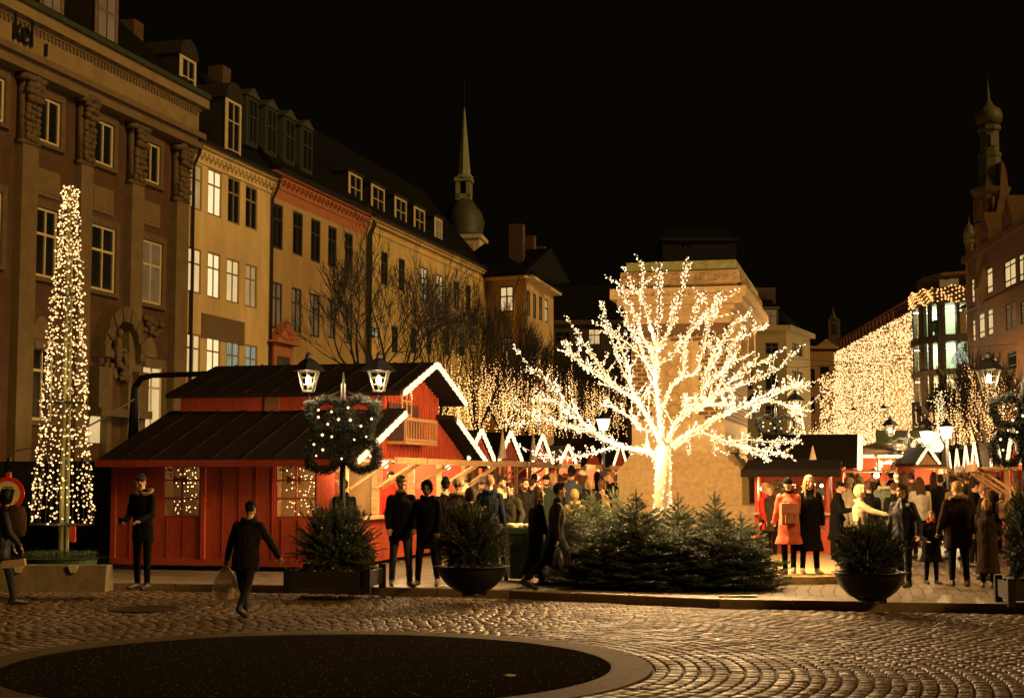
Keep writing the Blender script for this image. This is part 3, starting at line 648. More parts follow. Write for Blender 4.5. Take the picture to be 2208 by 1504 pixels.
# the wall of lights
def light_wall():
    a = at(1808, 900, 176); b = at(1982, 900, 131)
    r, Fc = fac_root('light_covered_house', 'long house front wholly covered by a curtain of golden fairy lights', (a.x, 176), (b.x, 131))
    W = Fc.w; zt = 16.3
    mb = MB(); mb.box(0, W, 0, 12, 0, zt).build('wall', pm('shop_front_stone', (.45,.26,.10), .8, .2), r)
    mb = MB()
    x = .5
    while x < W-1:
        mb.box(x, x+.9, .15, .5, zt+.2, zt+1.1); x += 2.1
    mb.box(0, W, -.1, .1, zt+1.12, zt+1.25); mb.box(0, W, -.05, .12, zt+.003, zt+.2)
    mb.build('parapet', pm('parapet_stone', (.18,.07,.035), .8, .2), r)
    pts = []
    for k in range(13000):
        x = W*(1-random.random()**1.0); z = 1.5+random.random()*(zt-1.7); y = -.25-random.random()*.25
        x = round(x/.42)*.42+random.gauss(0, .10); pts.append((x, y, z))
    fairy(r, pts, .062, em('curtain_led', (1, .55, .22), .68), 100, 'light_bulb', 'light_curtain')
    c = at(1788, 900, 178)    # chamfered end
    r2, F2 = fac_root('light_covered_corner', 'narrow chamfered corner of the light covered house, left end', (c.x, 182), (a.x, 176))
    MB().box(0, F2.w, 0, 3, 0, 14.2).build('wall', MATS['shop_front_stone'], r2)
    fairy(r2, [(random.random()*F2.w, -.2-random.random()*.2, 1.5+random.random()*(11.8+1.0*k/700)) for k in range(700)], .075, MATS['curtain_led'], 60, 'light_bulb', 'light_curtain')
    # hanging shop sign at the right end
    s = at(1968, 905, 129); sg = thing('shop_sign', 'dark upright shop sign with a ring mark hanging at the end of the light wall', 'sign', (s.x, 128, 0))
    z0, z1 = at(1968, 930, 128).z, at(1968, 866, 128).z
    MB().box(-.32, .32, -.1, .1, z0, z1).build('board', BLACK, sg)
    mb = MB(); pts = [(.16*math.cos(t), -.12, z0+.55+.2*math.sin(t)) for t in [math.pi*(1.1+k/8*1.4) for k in range(9)]]; mb.tube(pts, .035, 5)
    mb.tube([(0, -.12, z0+.7), (0, -.12, z1-.3)], .035, 5); mb.tube([(-.12, -.12, z1-.9), (.12, -.12, z1-.9)], .03, 5); mb.build('mark', FRAMEW, sg)
light_wall()
def glass_building():
    # three-sided glazed corner, storeys from pixel rows
    P = [(1976, 131), (1990, 128.5), (2030, 125.5), (2094, 124)]
    r = thing('glazed_corner_building', 'modern corner building with greenish lit glass storeys and a band of lights on top', 'building', (at(1976, 900, 131).x, 131, 0))
    o = r.location.copy()
    pts = [Vector((at(px, 900, Y).x, Y, 0))-o for px, Y in P]
    Z = lambda y: at(2030, y, 125.5).z
    stone = pm('dark_bronze_cladding', (.06,.045,.03), .5, .2)
    rows = [(655, 722, 'lit'), (738, 795, 'lit'), (808, 872, 'warm'), (888, 960, 'warm')]
    bands = [(620, 655), (722, 738), (795, 808), (872, 888), (960, 1030)]
    mb = MB()
    def strip(y0, y1, off, mb):
        a, b = Z(y1), Z(y0)
        for p, q in zip(pts[:-1], pts[1:]):
            d = (q-p).normalized(); n = Vector((d.y, -d.x, 0))*off
            mb.add([(*(p+n)[:2], a), (*(q+n)[:2], a), (*(q+n)[:2], b), (*(p+n)[:2], b), (*(p-n)[:2], a), (*(q-n)[:2], a), (*(q-n)[:2], b), (*(p-n)[:2], b)],
                   [(0,1,2,3),(4,7,6,5),(0,4,5,1),(3,2,6,7),(1,5,6,2),(0,3,7,4)])
    for y0, y1 in bands: strip(y0, y1, .35, mb)
    # posts
    for p, q, fs in ((pts[0], pts[1], (0, 1)), (pts[1], pts[2], (.18, .5)), (pts[2], pts[3], (0, .12, .62, 1))):
        for f in fs:
            c = p.lerp(q, f); mb.box(c.x-.14, c.x+.14, c.y-.3, c.y+.2, 0, Z(640))
    mb.build('cladding', stone, r)
    # floors, ceilings and back walls of the rooms behind the glass
    bk = MB()
    back = [p+Vector((.5, 4.5, 0)) for p in pts]
    for y0, y1, k in rows:
        a, b = Z(y1), Z(y0)
        for p, q in zip(back[:-1], back[1:]): bk.add([(p.x,p.y,a),(q.x,q.y,a),(q.x,q.y,b),(p.x,p.y,b)], [(0,1,2,3)])
        poly = pts+back[::-1]; n = len(poly)
        bk.add([(p.x, p.y, a+.02) for p in poly], [tuple(range(n))]); bk.add([(p.x, p.y, b-.02) for p in poly], [tuple(range(n))[::-1]])
    bk.build('rooms', pm('office_wall', (.6,.62,.5), .8, .2, 1.0), r)
    g = MB()
    for y0, y1, k in rows:
        a, b = Z(y1), Z(y0)
        for p, q in zip(pts[:-1], pts[1:]): g.add([(p.x,p.y,a),(q.x,q.y,a),(q.x,q.y,b),(p.x,p.y,b)], [(0,1,2,3)])
    g.build('glazing', GLASS, r)
    mid = pts[2].lerp(pts[3], .3)
    for i, (y0, y1, k) in enumerate(rows[:3]):
        for f, e in ((.25, 5), (.75, 5)):
            c = pts[1].lerp(pts[3], f)
            ob = MB().box(-1.0, 1.0, -.12, .12, -.04, .04).build('ceiling_light', em('office_tube', (.85, 1, .68) if k == 'lit' else (1, .75, .4), 1.6, 'AUTO') if k == 'lit' else em('shop_tube', (1, .72, .36), 1.3, 'AUTO'), r, loc=(c.x, c.y+2.0, Z(y0)-.35))
            plamp('room_lamp', (c.x+.3, c.y+2.2, Z(y0)-.7), 30 if k == 'lit' else 26, (.85, 1, .65) if k == 'lit' else (1, .68, .32), .15, r)
    # furniture in the top room, pale mannequin on the second
    MB().ell((mid.x-.6, mid.y+1.5, Z(700)), (.5, .5, .55), 8).tube([(mid.x-.6, mid.y+1.5, Z(722)), (mid.x-.6, mid.y+1.5, Z(705))], .1, 6).build('potted_plant', pm('office_plant', (.04,.09,.03)), r)
    mn = at(2072, 770, 123.8)-o
    mb = MB(); mb.ell((mn.x, mn.y, Z(752)), (.28,.25,.36), 10); mb.lathe([(.85, Z(786)), (.75, Z(775)), (.5, Z(764)), (.14, Z(759)), (.12, Z(755))], (mn.x, mn.y, 0), 12, sy=.6)
    mb.build('display_bust', em('glowing_bust', (.72, .80, .55), .20), r, True)  # glow is put into the bust itself, it is no lamp
    pts2 = []
    for k in range(5):
        for p, q in zip(pts[:-1], pts[1:]):
            L = (q-p).length; n = int(L/.28)
            for i in range(n):
                f = (i+random.random()*.5)/n; c = p.lerp(q, f); d = (q-p).normalized(); nn = Vector((d.y, -d.x, 0))*.45
                pts2.append((c.x+nn.x, c.y+nn.y, Z(650-7*k)+.15*math.sin(i*.9+k)))
    fairy(r, pts2, .075, em('amber_led', (1, .42, .12), .7), 100)
    # set-back storey above
    mb = MB(); q = [p+Vector((.8, 1.6, 0)) for p in pts]; poly = q+[q[-1]+Vector((0, 8, 0)), q[0]+Vector((2, 8, 0))]
    mb.slab([(p.x, p.y) for p in poly], Z(640), Z(590)); mb.slab([(p.x*1.0-.1, p.y-.2) for p in poly], Z(590)+.01, Z(583)); ob = mb.build('attic_storey', pm('attic_render', (.24,.14,.07), .8, .15), r)
    for px, a_, b_ in ((2035, 600, 625), (2055, 598, 616), (2070, 598, 616)):
        c = at(px, 610, 126.6)-o; MB().box(c.x-.4, c.x+.4, c.y-.35, c.y-.25, Z(b_), Z(a_)).build('attic_window', LITDIM, r)
glass_building()
def brick_castle():
    a = at(2091, 900, 124); b = at(2260, 900, 101)
    r, Fc = fac_root('brown_corner_building', 'tall dark brown brick building with lit windows at the right edge, under the onion turret', (a.x, 124), (b.x, 101))
    W = Fc.w
    BRK = pm('dark_brown_brick', (.14,.07,.03), .85, .3, 2.0, .3, 20)
    q = [(2094,2101,602,655),(2109,2123,594,648),(2127,2140,580,636),(2165,2190,566,624),(2196,2214,550,610),
         (2096,2103,690,738),(2110,2123,678,732),(2129,2141,668,725),(2168,2190,657,714),(2200,2216,650,700),
         (2112,2124,770,820),(2132,2144,765,820),(2172,2192,760,800)]
    zt = Fc.z(2120, 545); H = [hole(Fc, *t) for t in q]
    mb = MB(); grid_wall(mb, 0, W, 0, zt, H, 0, .35); box_shell(mb, W, 12, 0, zt); mb.build('wall', BRK, r)
    for i, h in enumerate(H): window(r, *h, FRAMED, LITGL if i < 8 else LITDIM if i < 10 else D_, .03, 2 if i % 5 > 2 else 1, (.25, .78), .1)
    mb = MB(); mb.box(-.2, W, -.35, 0, zt+.003, zt+.5); mb.box(-.1, W, -.18, 0, Fc.z(2120, 660), Fc.z(2120, 654)); mb.build('string_course', BRK, r)
    mb = MB(); roof_slope(mb, 0, W, zt+.4, 0, 3, 1.6, .1); mb.build('roof', pm('dark_tile', (.05,.022,.012), .8, .3), r)
    for px, py in ((2178, 538), (2128, 552)):
        x, z = Fc.loc(px, py); MB().prism([(x-1.5, zt+.5), (x+1.5, zt+.5), (x+1.5, zt+1.5), (x+.6, zt+2.2), (x, zt+3.0), (x-.6, zt+2.2), (x-1.5, zt+1.5)], -.2, 2).build('gable', BRK, r)
    # octagonal tower with onion cap
    T = thing('onion_tower', 'dim octagonal brick tower with green onion dome and spike, top right', 'tower', (at(2141, 600, 118.5).x, 118.5, 0), R(12))
    Z = lambda y: at(2141, y, 118.5).z; k = 118.5/F
    GB = pm('lit_brick_tower', (.17,.10,.045), .85, .3, 1.5, .3, 10); CP = pm('mossy_copper', (.10,.10,.04), .6, .25, 2)
    MB().lathe([(36*k, 15), (36*k, Z(500)), (40*k, Z(494)), (40*k, Z(484)), (35*k, Z(478)), (35*k, Z(425)), (41*k, Z(418)), (44*k, Z(408))], (0,0,0), 8).build('shaft', GB, T)
    MB().lathe([(36*k, Z(407)), (27*k, Z(380)), (24*k, Z(345)), (24*k, Z(342)), (26*k, Z(338)), (26*k, Z(332)), (21*k, Z(328)), (21*k, Z(286)), (26*k, Z(282)), (26*k, Z(276)), (24*k, Z(272))], (0,0,0), 8).build('copper_stage', CP, T)
    MB().box(-.3, .3, -21.5*k, -20*k, Z(318), Z(292)).build('louvre', BLACK, T)
    MB().lathe([(20*k, Z(271)), (28*k, Z(262)), (30*k, Z(250)), (25*k, Z(237)), (12*k, Z(228)), (4*k, Z(215)), (2*k, Z(190)), (.4*k, Z(170))], (0,0,0), 16).build('onion_dome', CP, T, True)
    mb = MB()
    for i in range(8):
        t = R(22.5+45*i); x, y = 33*k*math.cos(t), 33*k*math.sin(t)
        mb.tube([(x, y, Z(480)), (x, y, Z(430))], .18, 6)
    mb.build('colonnette_row', GB, T)
    # small corner turret left of it
    T2 = thing('corner_turret', 'small dim turret left of the onion tower', 'turret', (at(2096, 600, 123).x, 123.5, 0)); Z = lambda y: at(2096, y, 123).z
    MB().lathe([(10*k, 10), (10*k, Z(525)), (13*k, Z(520)), (13*k, Z(514))], (0,0,0), 8).build('shaft', GB, T2)
    MB().lathe([(12*k, Z(513)), (14*k, Z(500)), (10*k, Z(488)), (2*k, Z(478)), (.3*k, Z(462))], (0,0,0), 12).build('cap', CP, T2, True)
    # brick flank gable stepping down right of the tower
    Yg = 117.0; g0 = at(2150, 600, Yg); G = thing('stepped_gable', 'dim brick gable rising right beside the onion tower', 'gable', (g0.x, Yg, 0))
    P = [(2110,620),(2300,620),(2300,500),(2225,505),(2224,520),(2204,522),(2200,500),(2190,470),(2184,430),(2176,425),(2174,400),(2171,372),(2165,352),(2160,346),(2156,420)]
    MB().prism([(at(x, y, Yg).x-g0.x, at(x, y, Yg).z) for x, y in P[::-1]], 0, 1.4).build('wall', GB, G)
    MB().box(.9, 1.35, -.06, -.003, at(2180, 505, Yg).z, at(2180, 470, Yg).z).build('niche', BLACK, G)
brick_castle()
# ================================================================ MARKET
O_HUT = Vector((-3.21, 28.7, 0))
def mk(t, s=0.0): return O_HUT + GX*t + AX*s      # t away from the camera, s to the right
def gable_lights(mb, y, pts, n=3, r=.03):
    """rows of light tube along a verge, pts in xz"""
    for (x0, z0), (x1, z1) in zip(pts[:-1], pts[1:]):
        for k in range(n):
            pass
def tube_pair(par, a, b, w=.09, h=.05, mat=None, name='light_strip'):
    a, b = Vector(a), Vector(b); L = (b-a).length; n = max(4, int(L/.10)); mb = MB()
    for i in range(n): mb.bar(a.lerp(b, (i+.06)/n), a.lerp(b, (i+.90)/n), w*(.8+.4*(i % 2)), h*(.85+.25*((i*7) % 3)/2))
    return mb.build(name, mat or E_TUBE, par)
def boards(mb, x0, x1, z0, z1, y=0, step_=.22, side=-1, mi=0, top=None):
    x = x0+.02
    while x < x1:
        zt = top(x+.02) if top else z1
        if zt-z0 > .06: mb.box(x, x+.04, min(y, y+side*.03), max(y, y+side*.03), z0, zt, mi)
        x += step_
def big_hut():
    # local frame: x = along AX with 0 at the near right corner going left negative; y = GX depth
    r = thing('market_hall', 'big red wooden market hall with raised black roof and a balcony in its lit gable', 'hut', O_HUT, -PHI)
    Ls, D, ZE = 4.63, 9.0, 2.12
    WN = [(-3.62, -2.82, 1.0, 2.06), (-1.30, -.47, 1.0, 2.06)]
    mb = MB(); grid_wall(mb, -Ls, 0, .10, ZE, WN, 0, .12)
    gv = lambda xa, xb, zb_: [mb.box(xa+k*.335, xa+k*.335+.018, -.012, .0, .22, zb_, 1) for k in range(1, int((xb-xa)/.335)+1)]
    gv(-Ls, -3.66, ZE-.1); gv(-2.70, -1.34, ZE-.1); gv(-3.85, -2.8, .98); gv(-1.5, -.5, .98)
    mb.box(-Ls-.003, .0, -.05, -.002, .10, .22); mb.box(-Ls-.04, .0, -.03, -.001, ZE-.1, ZE)
    mb.box(-Ls-.04, -Ls+.06, -.045, 0, .1, ZE-.1); mb.box(-2.78, -2.70, -.06, 0, .22, ZE-.1)
    mb.add([(-Ls,0,.1),(-Ls,D,.1),(-Ls,D,ZE),(-Ls,0,ZE)], [(0,3,2,1)]); mb.add([(-Ls,D,.1),(0,D,.1),(0,D,ZE),(-Ls,D,ZE)], [(1,0,3,2)])
    # gable end (x=0 plane facing +x): parapet below openings, boarding above
    ops = [(.35, 2.1), (2.3, 4.5), (4.7, 6.7), (6.9, 8.7)]
    gx = lambda y0, y1, z0, z1, x=0.0, x2=-.08: mb.box(x2, x, y0, y1, z0, z1)
    gx(0, D, .1, .95)
    mb.build('wall', [RED, RED2], r)
    gb = MB()
    zr = 4.25; tm = 4.6; eave = lambda y: ZE + (min(y+.0, D-y))*(.93/2.6) if True else 0
    low = lambda y: 2.16 + min(y, D-y)*.36
    poly = [(0, 2.12), (D, 2.12), (D-2.6, 3.08), (D-2.6, 3.5), (tm, 4.16), (2.6, 3.5), (2.6, 3.08)]
    gb.prism(poly, -.08, 0.0); 
    gb.xf(Matrix(((0, 1, 0, 0), (1, 0, 0, 0), (0, 0, 1, 0), (0, 0, 0, 1))))   # swap x and y
    y = .15
    while y < D:
        if y < 2.6 or y > D-2.6: zt = 2.12+min(y, D-y)*.355
        else: zt = 3.5+(1-abs(y-tm)/2.1)*.6
        if zt-2.15 > .12: gb.box(.003, .035, y, y+.045, 2.15, zt-.03)
        y += .2
    g = gb.build('gable', RED, r)
    # gable upper window with leaded lights
    mb = MB(); mb.box(.04, .07, 3.55, 3.62, 3.05, 3.72); mb.box(.04, .07, 4.2, 4.27, 3.05, 3.75); mb.box(.04, .07, 3.62, 4.2, 3.05, 3.11); mb.box(.04, .07, 3.88, 3.93, 3.11, 3.8); mb.box(.04, .07, 3.62, 4.2, 3.35, 3.39)
    w_ = mb.build('gable_window', WOOD, g)
    fairy(w_, [(.09, 3.95+.05*k, 3.75-.06*k) for k in range(6)], .016, E_BULB, 6)
    # balcony
    mb = MB(); b0, b1 = 2.62, 4.86; X = .46
    mb.box(.04, X, b0, b1, 2.44, 2.50)
    for yy in (b0, b1-.07): mb.box(X-.05, X, yy, yy+.06, 2.50, 2.98); mb.box(.04, X-.05, yy, yy+.05, 2.92, 2.98)
    mb.box(X-.05, X+.01, b0+.07, b1-.07, 2.92, 2.99); mb.box(X-.05, X+.0, b0+.07, b1-.07, 2.51, 2.56)
    y = b0+.2
    while y < b1-.1: mb.box(X-.035, X-.012, y, y+.035, 2.56, 2.92); y += .19
    mb.build('balcony', pm('brown_rail', (.34,.17,.07), .6, .2), r)
    MB().box(.04, .06, b0+.1, b1-.1, 2.52, 3.3).build('balcony_back', pm('dark_balcony_back', (.05,.014,.008), .7, .2), r)  # dark panel set behind the balusters so their gaps read dark
    # roofs: lower roof as slabs, raised roof
    ov = .35
    RX0, RX1 = -Ls-.16, .42
    def slab(y0, z0, y1, z1, x0, x1, t=.09, name='roof', m=ROOF):
        q = MB(); q.add([(x0,y0,z0),(x1,y0,z0),(x1,y1,z1),(x0,y1,z1),(x0,y0,z0+t),(x1,y0,z0+t),(x1,y1,z1+t),(x0,y1,z1+t)],
              [(0,3,2,1),(4,5,6,7),(0,1,5,4),(1,2,6,5),(2,3,7,6),(3,0,4,7)])
        xx_ = x0+.5
        while xx_ < x1-.2: q.bar((xx_, y0, z0+t+.008), (xx_, y1, z1+t+.008), .05, .02, up=(0,0,1)); xx_ += .62
        return q.build(name, m, r)
    slab(-.45, 2.00, 2.7, 3.08, RX0, RX1); slab(D+.45, 2.0, D-2.7, 3.08, RX0, RX1)
    sl = MB(); sl.box(RX0, RX1, -.49, -.455, 1.96, 2.09); sl.build('fascia', RED2, r)
    mb = MB(); mb.box(-Ls+.1, -.09, 2.62, 2.68, 3.0, 3.5); mb.box(-Ls+.1, -.09, D-2.68, D-2.62, 3.0, 3.5); mb.box(-Ls+.1, -Ls+.15, 2.68, D-2.68, 2.2, 3.6)
    mb.build('clerestory', RED, r)
    MB().box(-2.62, -2.3, 2.59, 2.618, 3.1, 3.5).build('vent_panel', pm('grey_pane', (.22,.10,.06), .6, .1), r)
    slab(2.15, 3.40, tm, 4.16, RX0+.14, RX1+.05); slab(2*tm-2.15, 3.40, tm, 4.16, RX0+.14, RX1+.05)
    # verge light strips in rows
    X = RX1+.06
    for a, b in (((2.2, 3.44), (tm, 4.20)), ((2*tm-2.2, 3.44), (tm, 4.20))):
        tube_pair(r, (X+.06, a[0], a[1]), (X+.06, b[0], b[1]), .04, .115)
    X = RX1+.01
    for a, b in (((-.35, 2.06), (2.55, 3.05)), ((D+.35, 2.04), (D-2.55, 3.05))):
        tube_pair(r, (X+.05, a[0], a[1]), (X+.05, b[0], b[1]), .04, .115)
    # openings: posts, counters, flaps with struts, interior
    mb = MB()
    for y in (.0, .28, 2.1, 4.5, 6.7, 8.7): mb.box(-.10, .03, y, y+.12, .95, 2.14)
    mb.box(-.02, .30, .1, D-.1, .96, 1.01); mb.build('counter', WOOD, r)
    for a, b in ops:
        q = MB(); q.box(.04, 1.0, a, b+.1, 2.07, 2.11); q.box(.96, 1.02, a-.02, b+.12, 2.02, 2.14)
        for y in (a+.1, b-.1): q.bar((.04, y, 1.55), (.85, y, 2.06), .05, .04, up=(0, 1, 0))
        q.build('hatch_flap', WOOD, r)
    MB().box(-Ls+.05, -.1, .05, D-.05, .08, .11).build('floor', WOOD, r)
    mb = MB(); mb.box(-2.1, -2.05, .1, D-.1, .11, 2.1); mb.box(-Ls+.05, -2.11, 2.5, 2.55, .11, 2.45)
    mb.box(-2.04, -.12, 2.16, 2.2, .11, 2.1); mb.box(-Ls+.01, -Ls+.04, .1, 2.49, .11, 2.1); mb.build('inner_wall', pm('inner_boards', (.30,.18,.07), .7, .2, 3), r)
    MB().box(-Ls+.02, -.1, 2.3, D-2.3, 2.5, 2.53).build('ceiling', pm('ceiling_boards', (.4,.25,.12), .7, .2), r)
    for wx in WN:
        win = window(r, *wx, RED2, GLASS, .02, 2, (.345, .67), .035)
        n = [(random.uniform(wx[0]+.05, wx[1]-.05), .30+random.random()*.3, random.uniform(1.05, 1.95) if random.random() < .7 else 2.0) for _ in range(85)]
        fairy(win, n, .012, E_BULB, 85)
        bo = MB(); rr = random.Random(3)    # evergreen swag along the top and a bow
        for k in range(160):
            x = rr.uniform(wx[0]+.03, wx[1]-.03); z = 2.03-abs(rr.gauss(0, .05))-(.10 if abs(x-wx[0]) < .12 else 0); bo.tube([(x, .2, z), (x+rr.uniform(-.05,.05), .2+rr.uniform(-.04,.04), z+rr.uniform(-.06,.03))], .006, 3)
        bo.build('evergreen_swag', pm('fir_green', (.035,.055,.018), .7, .4, 12), win)
        b2 = MB(); cx = (wx[0]+wx[1])/2-.1; b2.add([(cx, .16, 1.72), (cx-.14, .16, 1.80), (cx-.14, .15, 1.63)], [(0,1,2)]).add([(cx, .16, 1.72), (cx+.14, .16, 1.80), (cx+.14, .15, 1.63)], [(0,2,1)]).ell((cx, .15, 1.72), (.03,.03,.03), 6)
        b2.build('red_bow', RED2, win)
    # inside lamps
    for (x, y, z, e) in ((-3.2, 1.5, 2.1, 9), (-1.0, 1.2, 2.0, 2.0), (-1.2, 3.6, 2.1, 50), (-1.2, 5.6, 2.1, 50), (-1.2, 7.8, 2.1, 45), (-.5, 1.2, 2.35, 5)):
        l = plamp('shop_lamp', (x, y, z), e, (1, .66, .32), .05, r)
    for (x, y, z) in ((.55, 1.0, 2.0), (.55, 5.4, 2.0)):
        MB().ell((x, y, z), (.06, .06, .06), 10).build('hanging_bulb', em('naked_bulb', (1, .82, .5), 7), r)
        plamp('bulb_light', (x+.02, y, z-.12), 24, (1, .66, .3), .03, r)
    MB().tube([(.06, -.06, .0), (.06, -.06, 1.9)], .02, 8).build('lamp_pole', pm('white_pole', (.6,.55,.45), .4), r)
    MB().ell((.08, -.12, 2.0), (.07, .07, .07), 10).ell((.09, -.14, 1.86), (.05, .05, .05), 8).build('corner_spotlight', em('spotlight', (1, .85, .5), 8), r)
    plamp('spot_light', (.22, -.35, 1.92), 12, (1, .7, .34), .03, r)
    # ridge end flue pipe seen bending above the roof at left
    a = at(318, 812, 33.5); b = at(640, 797, 33.6)
    inv = r.matrix_basis.inverted(); 
    f = thing('duct', 'black duct bending over the left end of the market hall roof', 'pipe', (0, 0, 0))
    pts = [at(640, 799, 33.9), at(330, 809, 34.5), at(305, 815, 34.6), at(291, 835, 34.7), at(288, 955, 34.8), at(288, 1150, 34.8)]
    MB().tube(pts, [.06,.06,.07,.08,.14,.14], 8).build('pipe', BLACK, f)
    mb = MB(); mb.tube([at(15, 975, 33), at(120, 955, 33.5), at(235, 895, 34.2), at(290, 860, 34.6)], .02, 5); mb.build('cable', BLACK, f)
    return r
big_hut()
def small_hut(t, w, label, base_s=0.0, side=1, h0=2.2, h1=3.0, name='market_hut', grp='huts in a row behind the big hall', flood=9, wallm=None, goods=0, back=None, lit=True):
    """gable front faces the aisle: side=+1 faces +AX (left row), -1 faces -AX (right row)"""
    p = mk(t-w/2) if side > 0 else None
    o = p if side > 0 else base_s + GX*(t-w/2)
    r = thing(name, label, 'hut', o, -PHI, grp); s = side
    X = lambda x0, x1: (min(x0*s, x1*s), max(x0*s, x1*s))
    wm = wallm or RED; D = 2.4
    mb = MB(); mb.box(*X(-D, -D+.06), .1, w-.1, .1, h0); mb.box(*X(-D+.06, -.06), .1, .16, .1, h0); mb.box(*X(-D+.06, -.06), w-.16, w-.1, .1, h0)
    mb.box(*X(-.1, 0), .1, w-.1, .1, .95); mb.build('wall', wm, r)
    MB().box(*X(-D+.07, -.1), .17, w-.17, .9, .98).build('inner_counter', WOOD, r)
    MB().box(*X(-D+.065, -D+.09), .17, w-.17, .98, h0).build('back_panel', back or pm('cream_panel', (.62,.48,.28), .7, .1), r)
    g = MB().prism([(.1, h0-.02), (w-.1, h0-.02), (w/2, h1-.06)], 0, .07)
    g.xf(Matrix(((0, s, 0, 0), (1, 0, 0, 0), (0, 0, 1, 0), (0, 0, 0, 1))) if s > 0 else Matrix(((0, -1, 0, 0), (1, 0, 0, 0), (0, 0, 1, 0), (0, 0, 0, 1))))
    y = .35
    while y < w-.3:
        zt = h0+(1-abs(y-w/2)/(w/2))*(h1-h0)-.12
        if zt > h0+.1: g.box(*X(.075, .10), y, y+.05, h0, zt)
        y += .24
    g.build('gable', wm, r)
    q = MB(); t_ = .07; x0, x1 = X(-D-.1, .10)
    for ya, yb in ((-.12, w/2), (w+.12, w/2)):
        q.add([(x0,ya,h0-.1),(x1,ya,h0-.1),(x1,yb,h1),(x0,yb,h1),(x0,ya,h0-.1+t_),(x1,ya,h0-.1+t_),(x1,yb,h1+t_),(x0,yb,h1+t_)],
              [(0,1,2,3),(7,6,5,4),(0,4,5,1),(1,5,6,2),(2,6,7,3),(3,7,4,0)])
    q.build('roof', ROOF, r)
    xx = .14*s
    if lit: tube_pair(r, (xx, -.02, h0), (xx, w/2-.03, h1+.05), .05, .12); tube_pair(r, (xx, w+.02, h0), (xx, w/2+.03, h1+.05), .05, .12)
    q = MB(); q.box(*X(.06, .95), .0, w, h0-.13, h0-.09); q.box(*X(.92, .98), -.05, w+.05, h0-.17, h0-.03)
    for y in (.2, w-.25): q.bar((.06*s, y, h0-.7), (.85*s, y, h0-.14), .05, .04, up=(0, 1, 0)); q.box(*X(-.03, .06), y-.05, y+.05, .95, h0-.1)
    q.build('hatch_flap', WOOD, r)
    rr = random.Random(int(t*10)+goods)
    cols = [(.5,.42,.3), (.45,.05,.03), (.12,.2,.16), (.6,.5,.35), (.05,.08,.14), (.35,.2,.08)]
    if goods == 1:    # hanging textiles
        q = MB(); n = 9; mats = [pm('cloth%d' % k, c, .9, .1) for k, c in enumerate(cols)]
        for k in range(n):
            y = .35+k*(w-.7)/n; q.box(*X(-.25, -.19), y, y+.2, 1.05+rr.random()*.15, h0-.12, rr.randrange(len(cols)))
        q.build('hanging_cloths', mats, r)
    elif goods == 2:
        fairy(r, [((-.2+rr.random()*.1)*s, .3+rr.random()*(w-.6), 1.0+rr.random()*(h0-1.1)) for _ in range(120)], .014, E_BULB, 60)
    else:
        q = MB(); mats = [pm('cloth%d' % k, c, .9, .1) for k, c in enumerate(cols)]
        for sh in range(3):
            for k in range(14):
                y = .3+k*(w-.6)/14; a = rr.uniform(.05, .09); q.ell(((-D+.3)*s, y, 1.15+sh*.35), (a, a, a*rr.uniform(1, 1.8)), 6, rr.randrange(len(cols)))
        q.build('goods_on_shelf', mats, r)
    plamp('hut_lamp', (-.7*s, w/2, h0-.1), flood*(4.5 if s > 0 else 6.0), (1, .68, .34), .04, r)
    MB().ell((-.7*s, w/2, h0+.05), (.05,.05,.05), 8).build('naked_bulb', em('naked_bulb', (1,.82,.5), 7), r)
    return r
small_hut(9.9, 2.6, 'red hut whose lit gable is half hidden behind the big market hall', goods=1, h1=2.88, flood=14)
small_hut(13.0, 2.7, 'red hut with striped hanging cloths, second gable after the big hall', goods=1, h1=2.92, flood=18)
small_hut(17.0, 2.8, 'red hut with fairy lights over its counter and a bright lit gable', goods=2, h1=2.94, flood=18)
small_hut(20.8, 2.6, 'red hut behind the left branches of the glowing tree', goods=0, h1=2.72, flood=20)
small_hut(25.5, 3.2, 'bright red hut with white goods, just left of the monument', goods=0, h1=2.8, flood=30, lit=False)
small_hut(30.8, 3.2, 'farthest red hut left of the monument with only its gable end showing', goods=1, h1=3.0, flood=10)
for i, (t, s) in enumerate(((15.0, .55), (11.4, .5))):   # little pale cones on the roofs between gables
    p = mk(t, .3); c = thing('roof_cone', ['pale slim cone standing between the two brightest hut gables', 'pale slim cone behind the first lit hut gable'][i], 'decoration', (p.x, p.y, 2.25))
    MB().lathe([(.13, 0), (.11, .02), (.01, .78)], (0,0,0), 10).build('cone', pm('pale_cone', (.6,.45,.28), .6), c)
# ---- right row: gables seen steeply, facing the aisle
BR = Vector((11.2, 35.0, 0))
for t, lab, fl in ((0.3, 'red hut with a tall lit gable, second from the right edge', 12), (8.6, 'red hut whose lit gable is fourth from the right edge row end', 10),
                   (13.2, 'red hut with a narrow lit gable, third of the close set gables', 8), (19.1, 'red hut with a narrow lit gable, second of the close set gables', 8),
                   (25.5, 'farthest red hut of the right hand row, narrowest gable', 8), (-4.6, 'red hut at the right picture edge, gable light ends in a hook', 12)):
    small_hut(t, 3.2, lab, BR, -1, 2.05, 2.68, grp='huts in the right hand row', goods=1 if fl > 9 else 2, flood=fl)
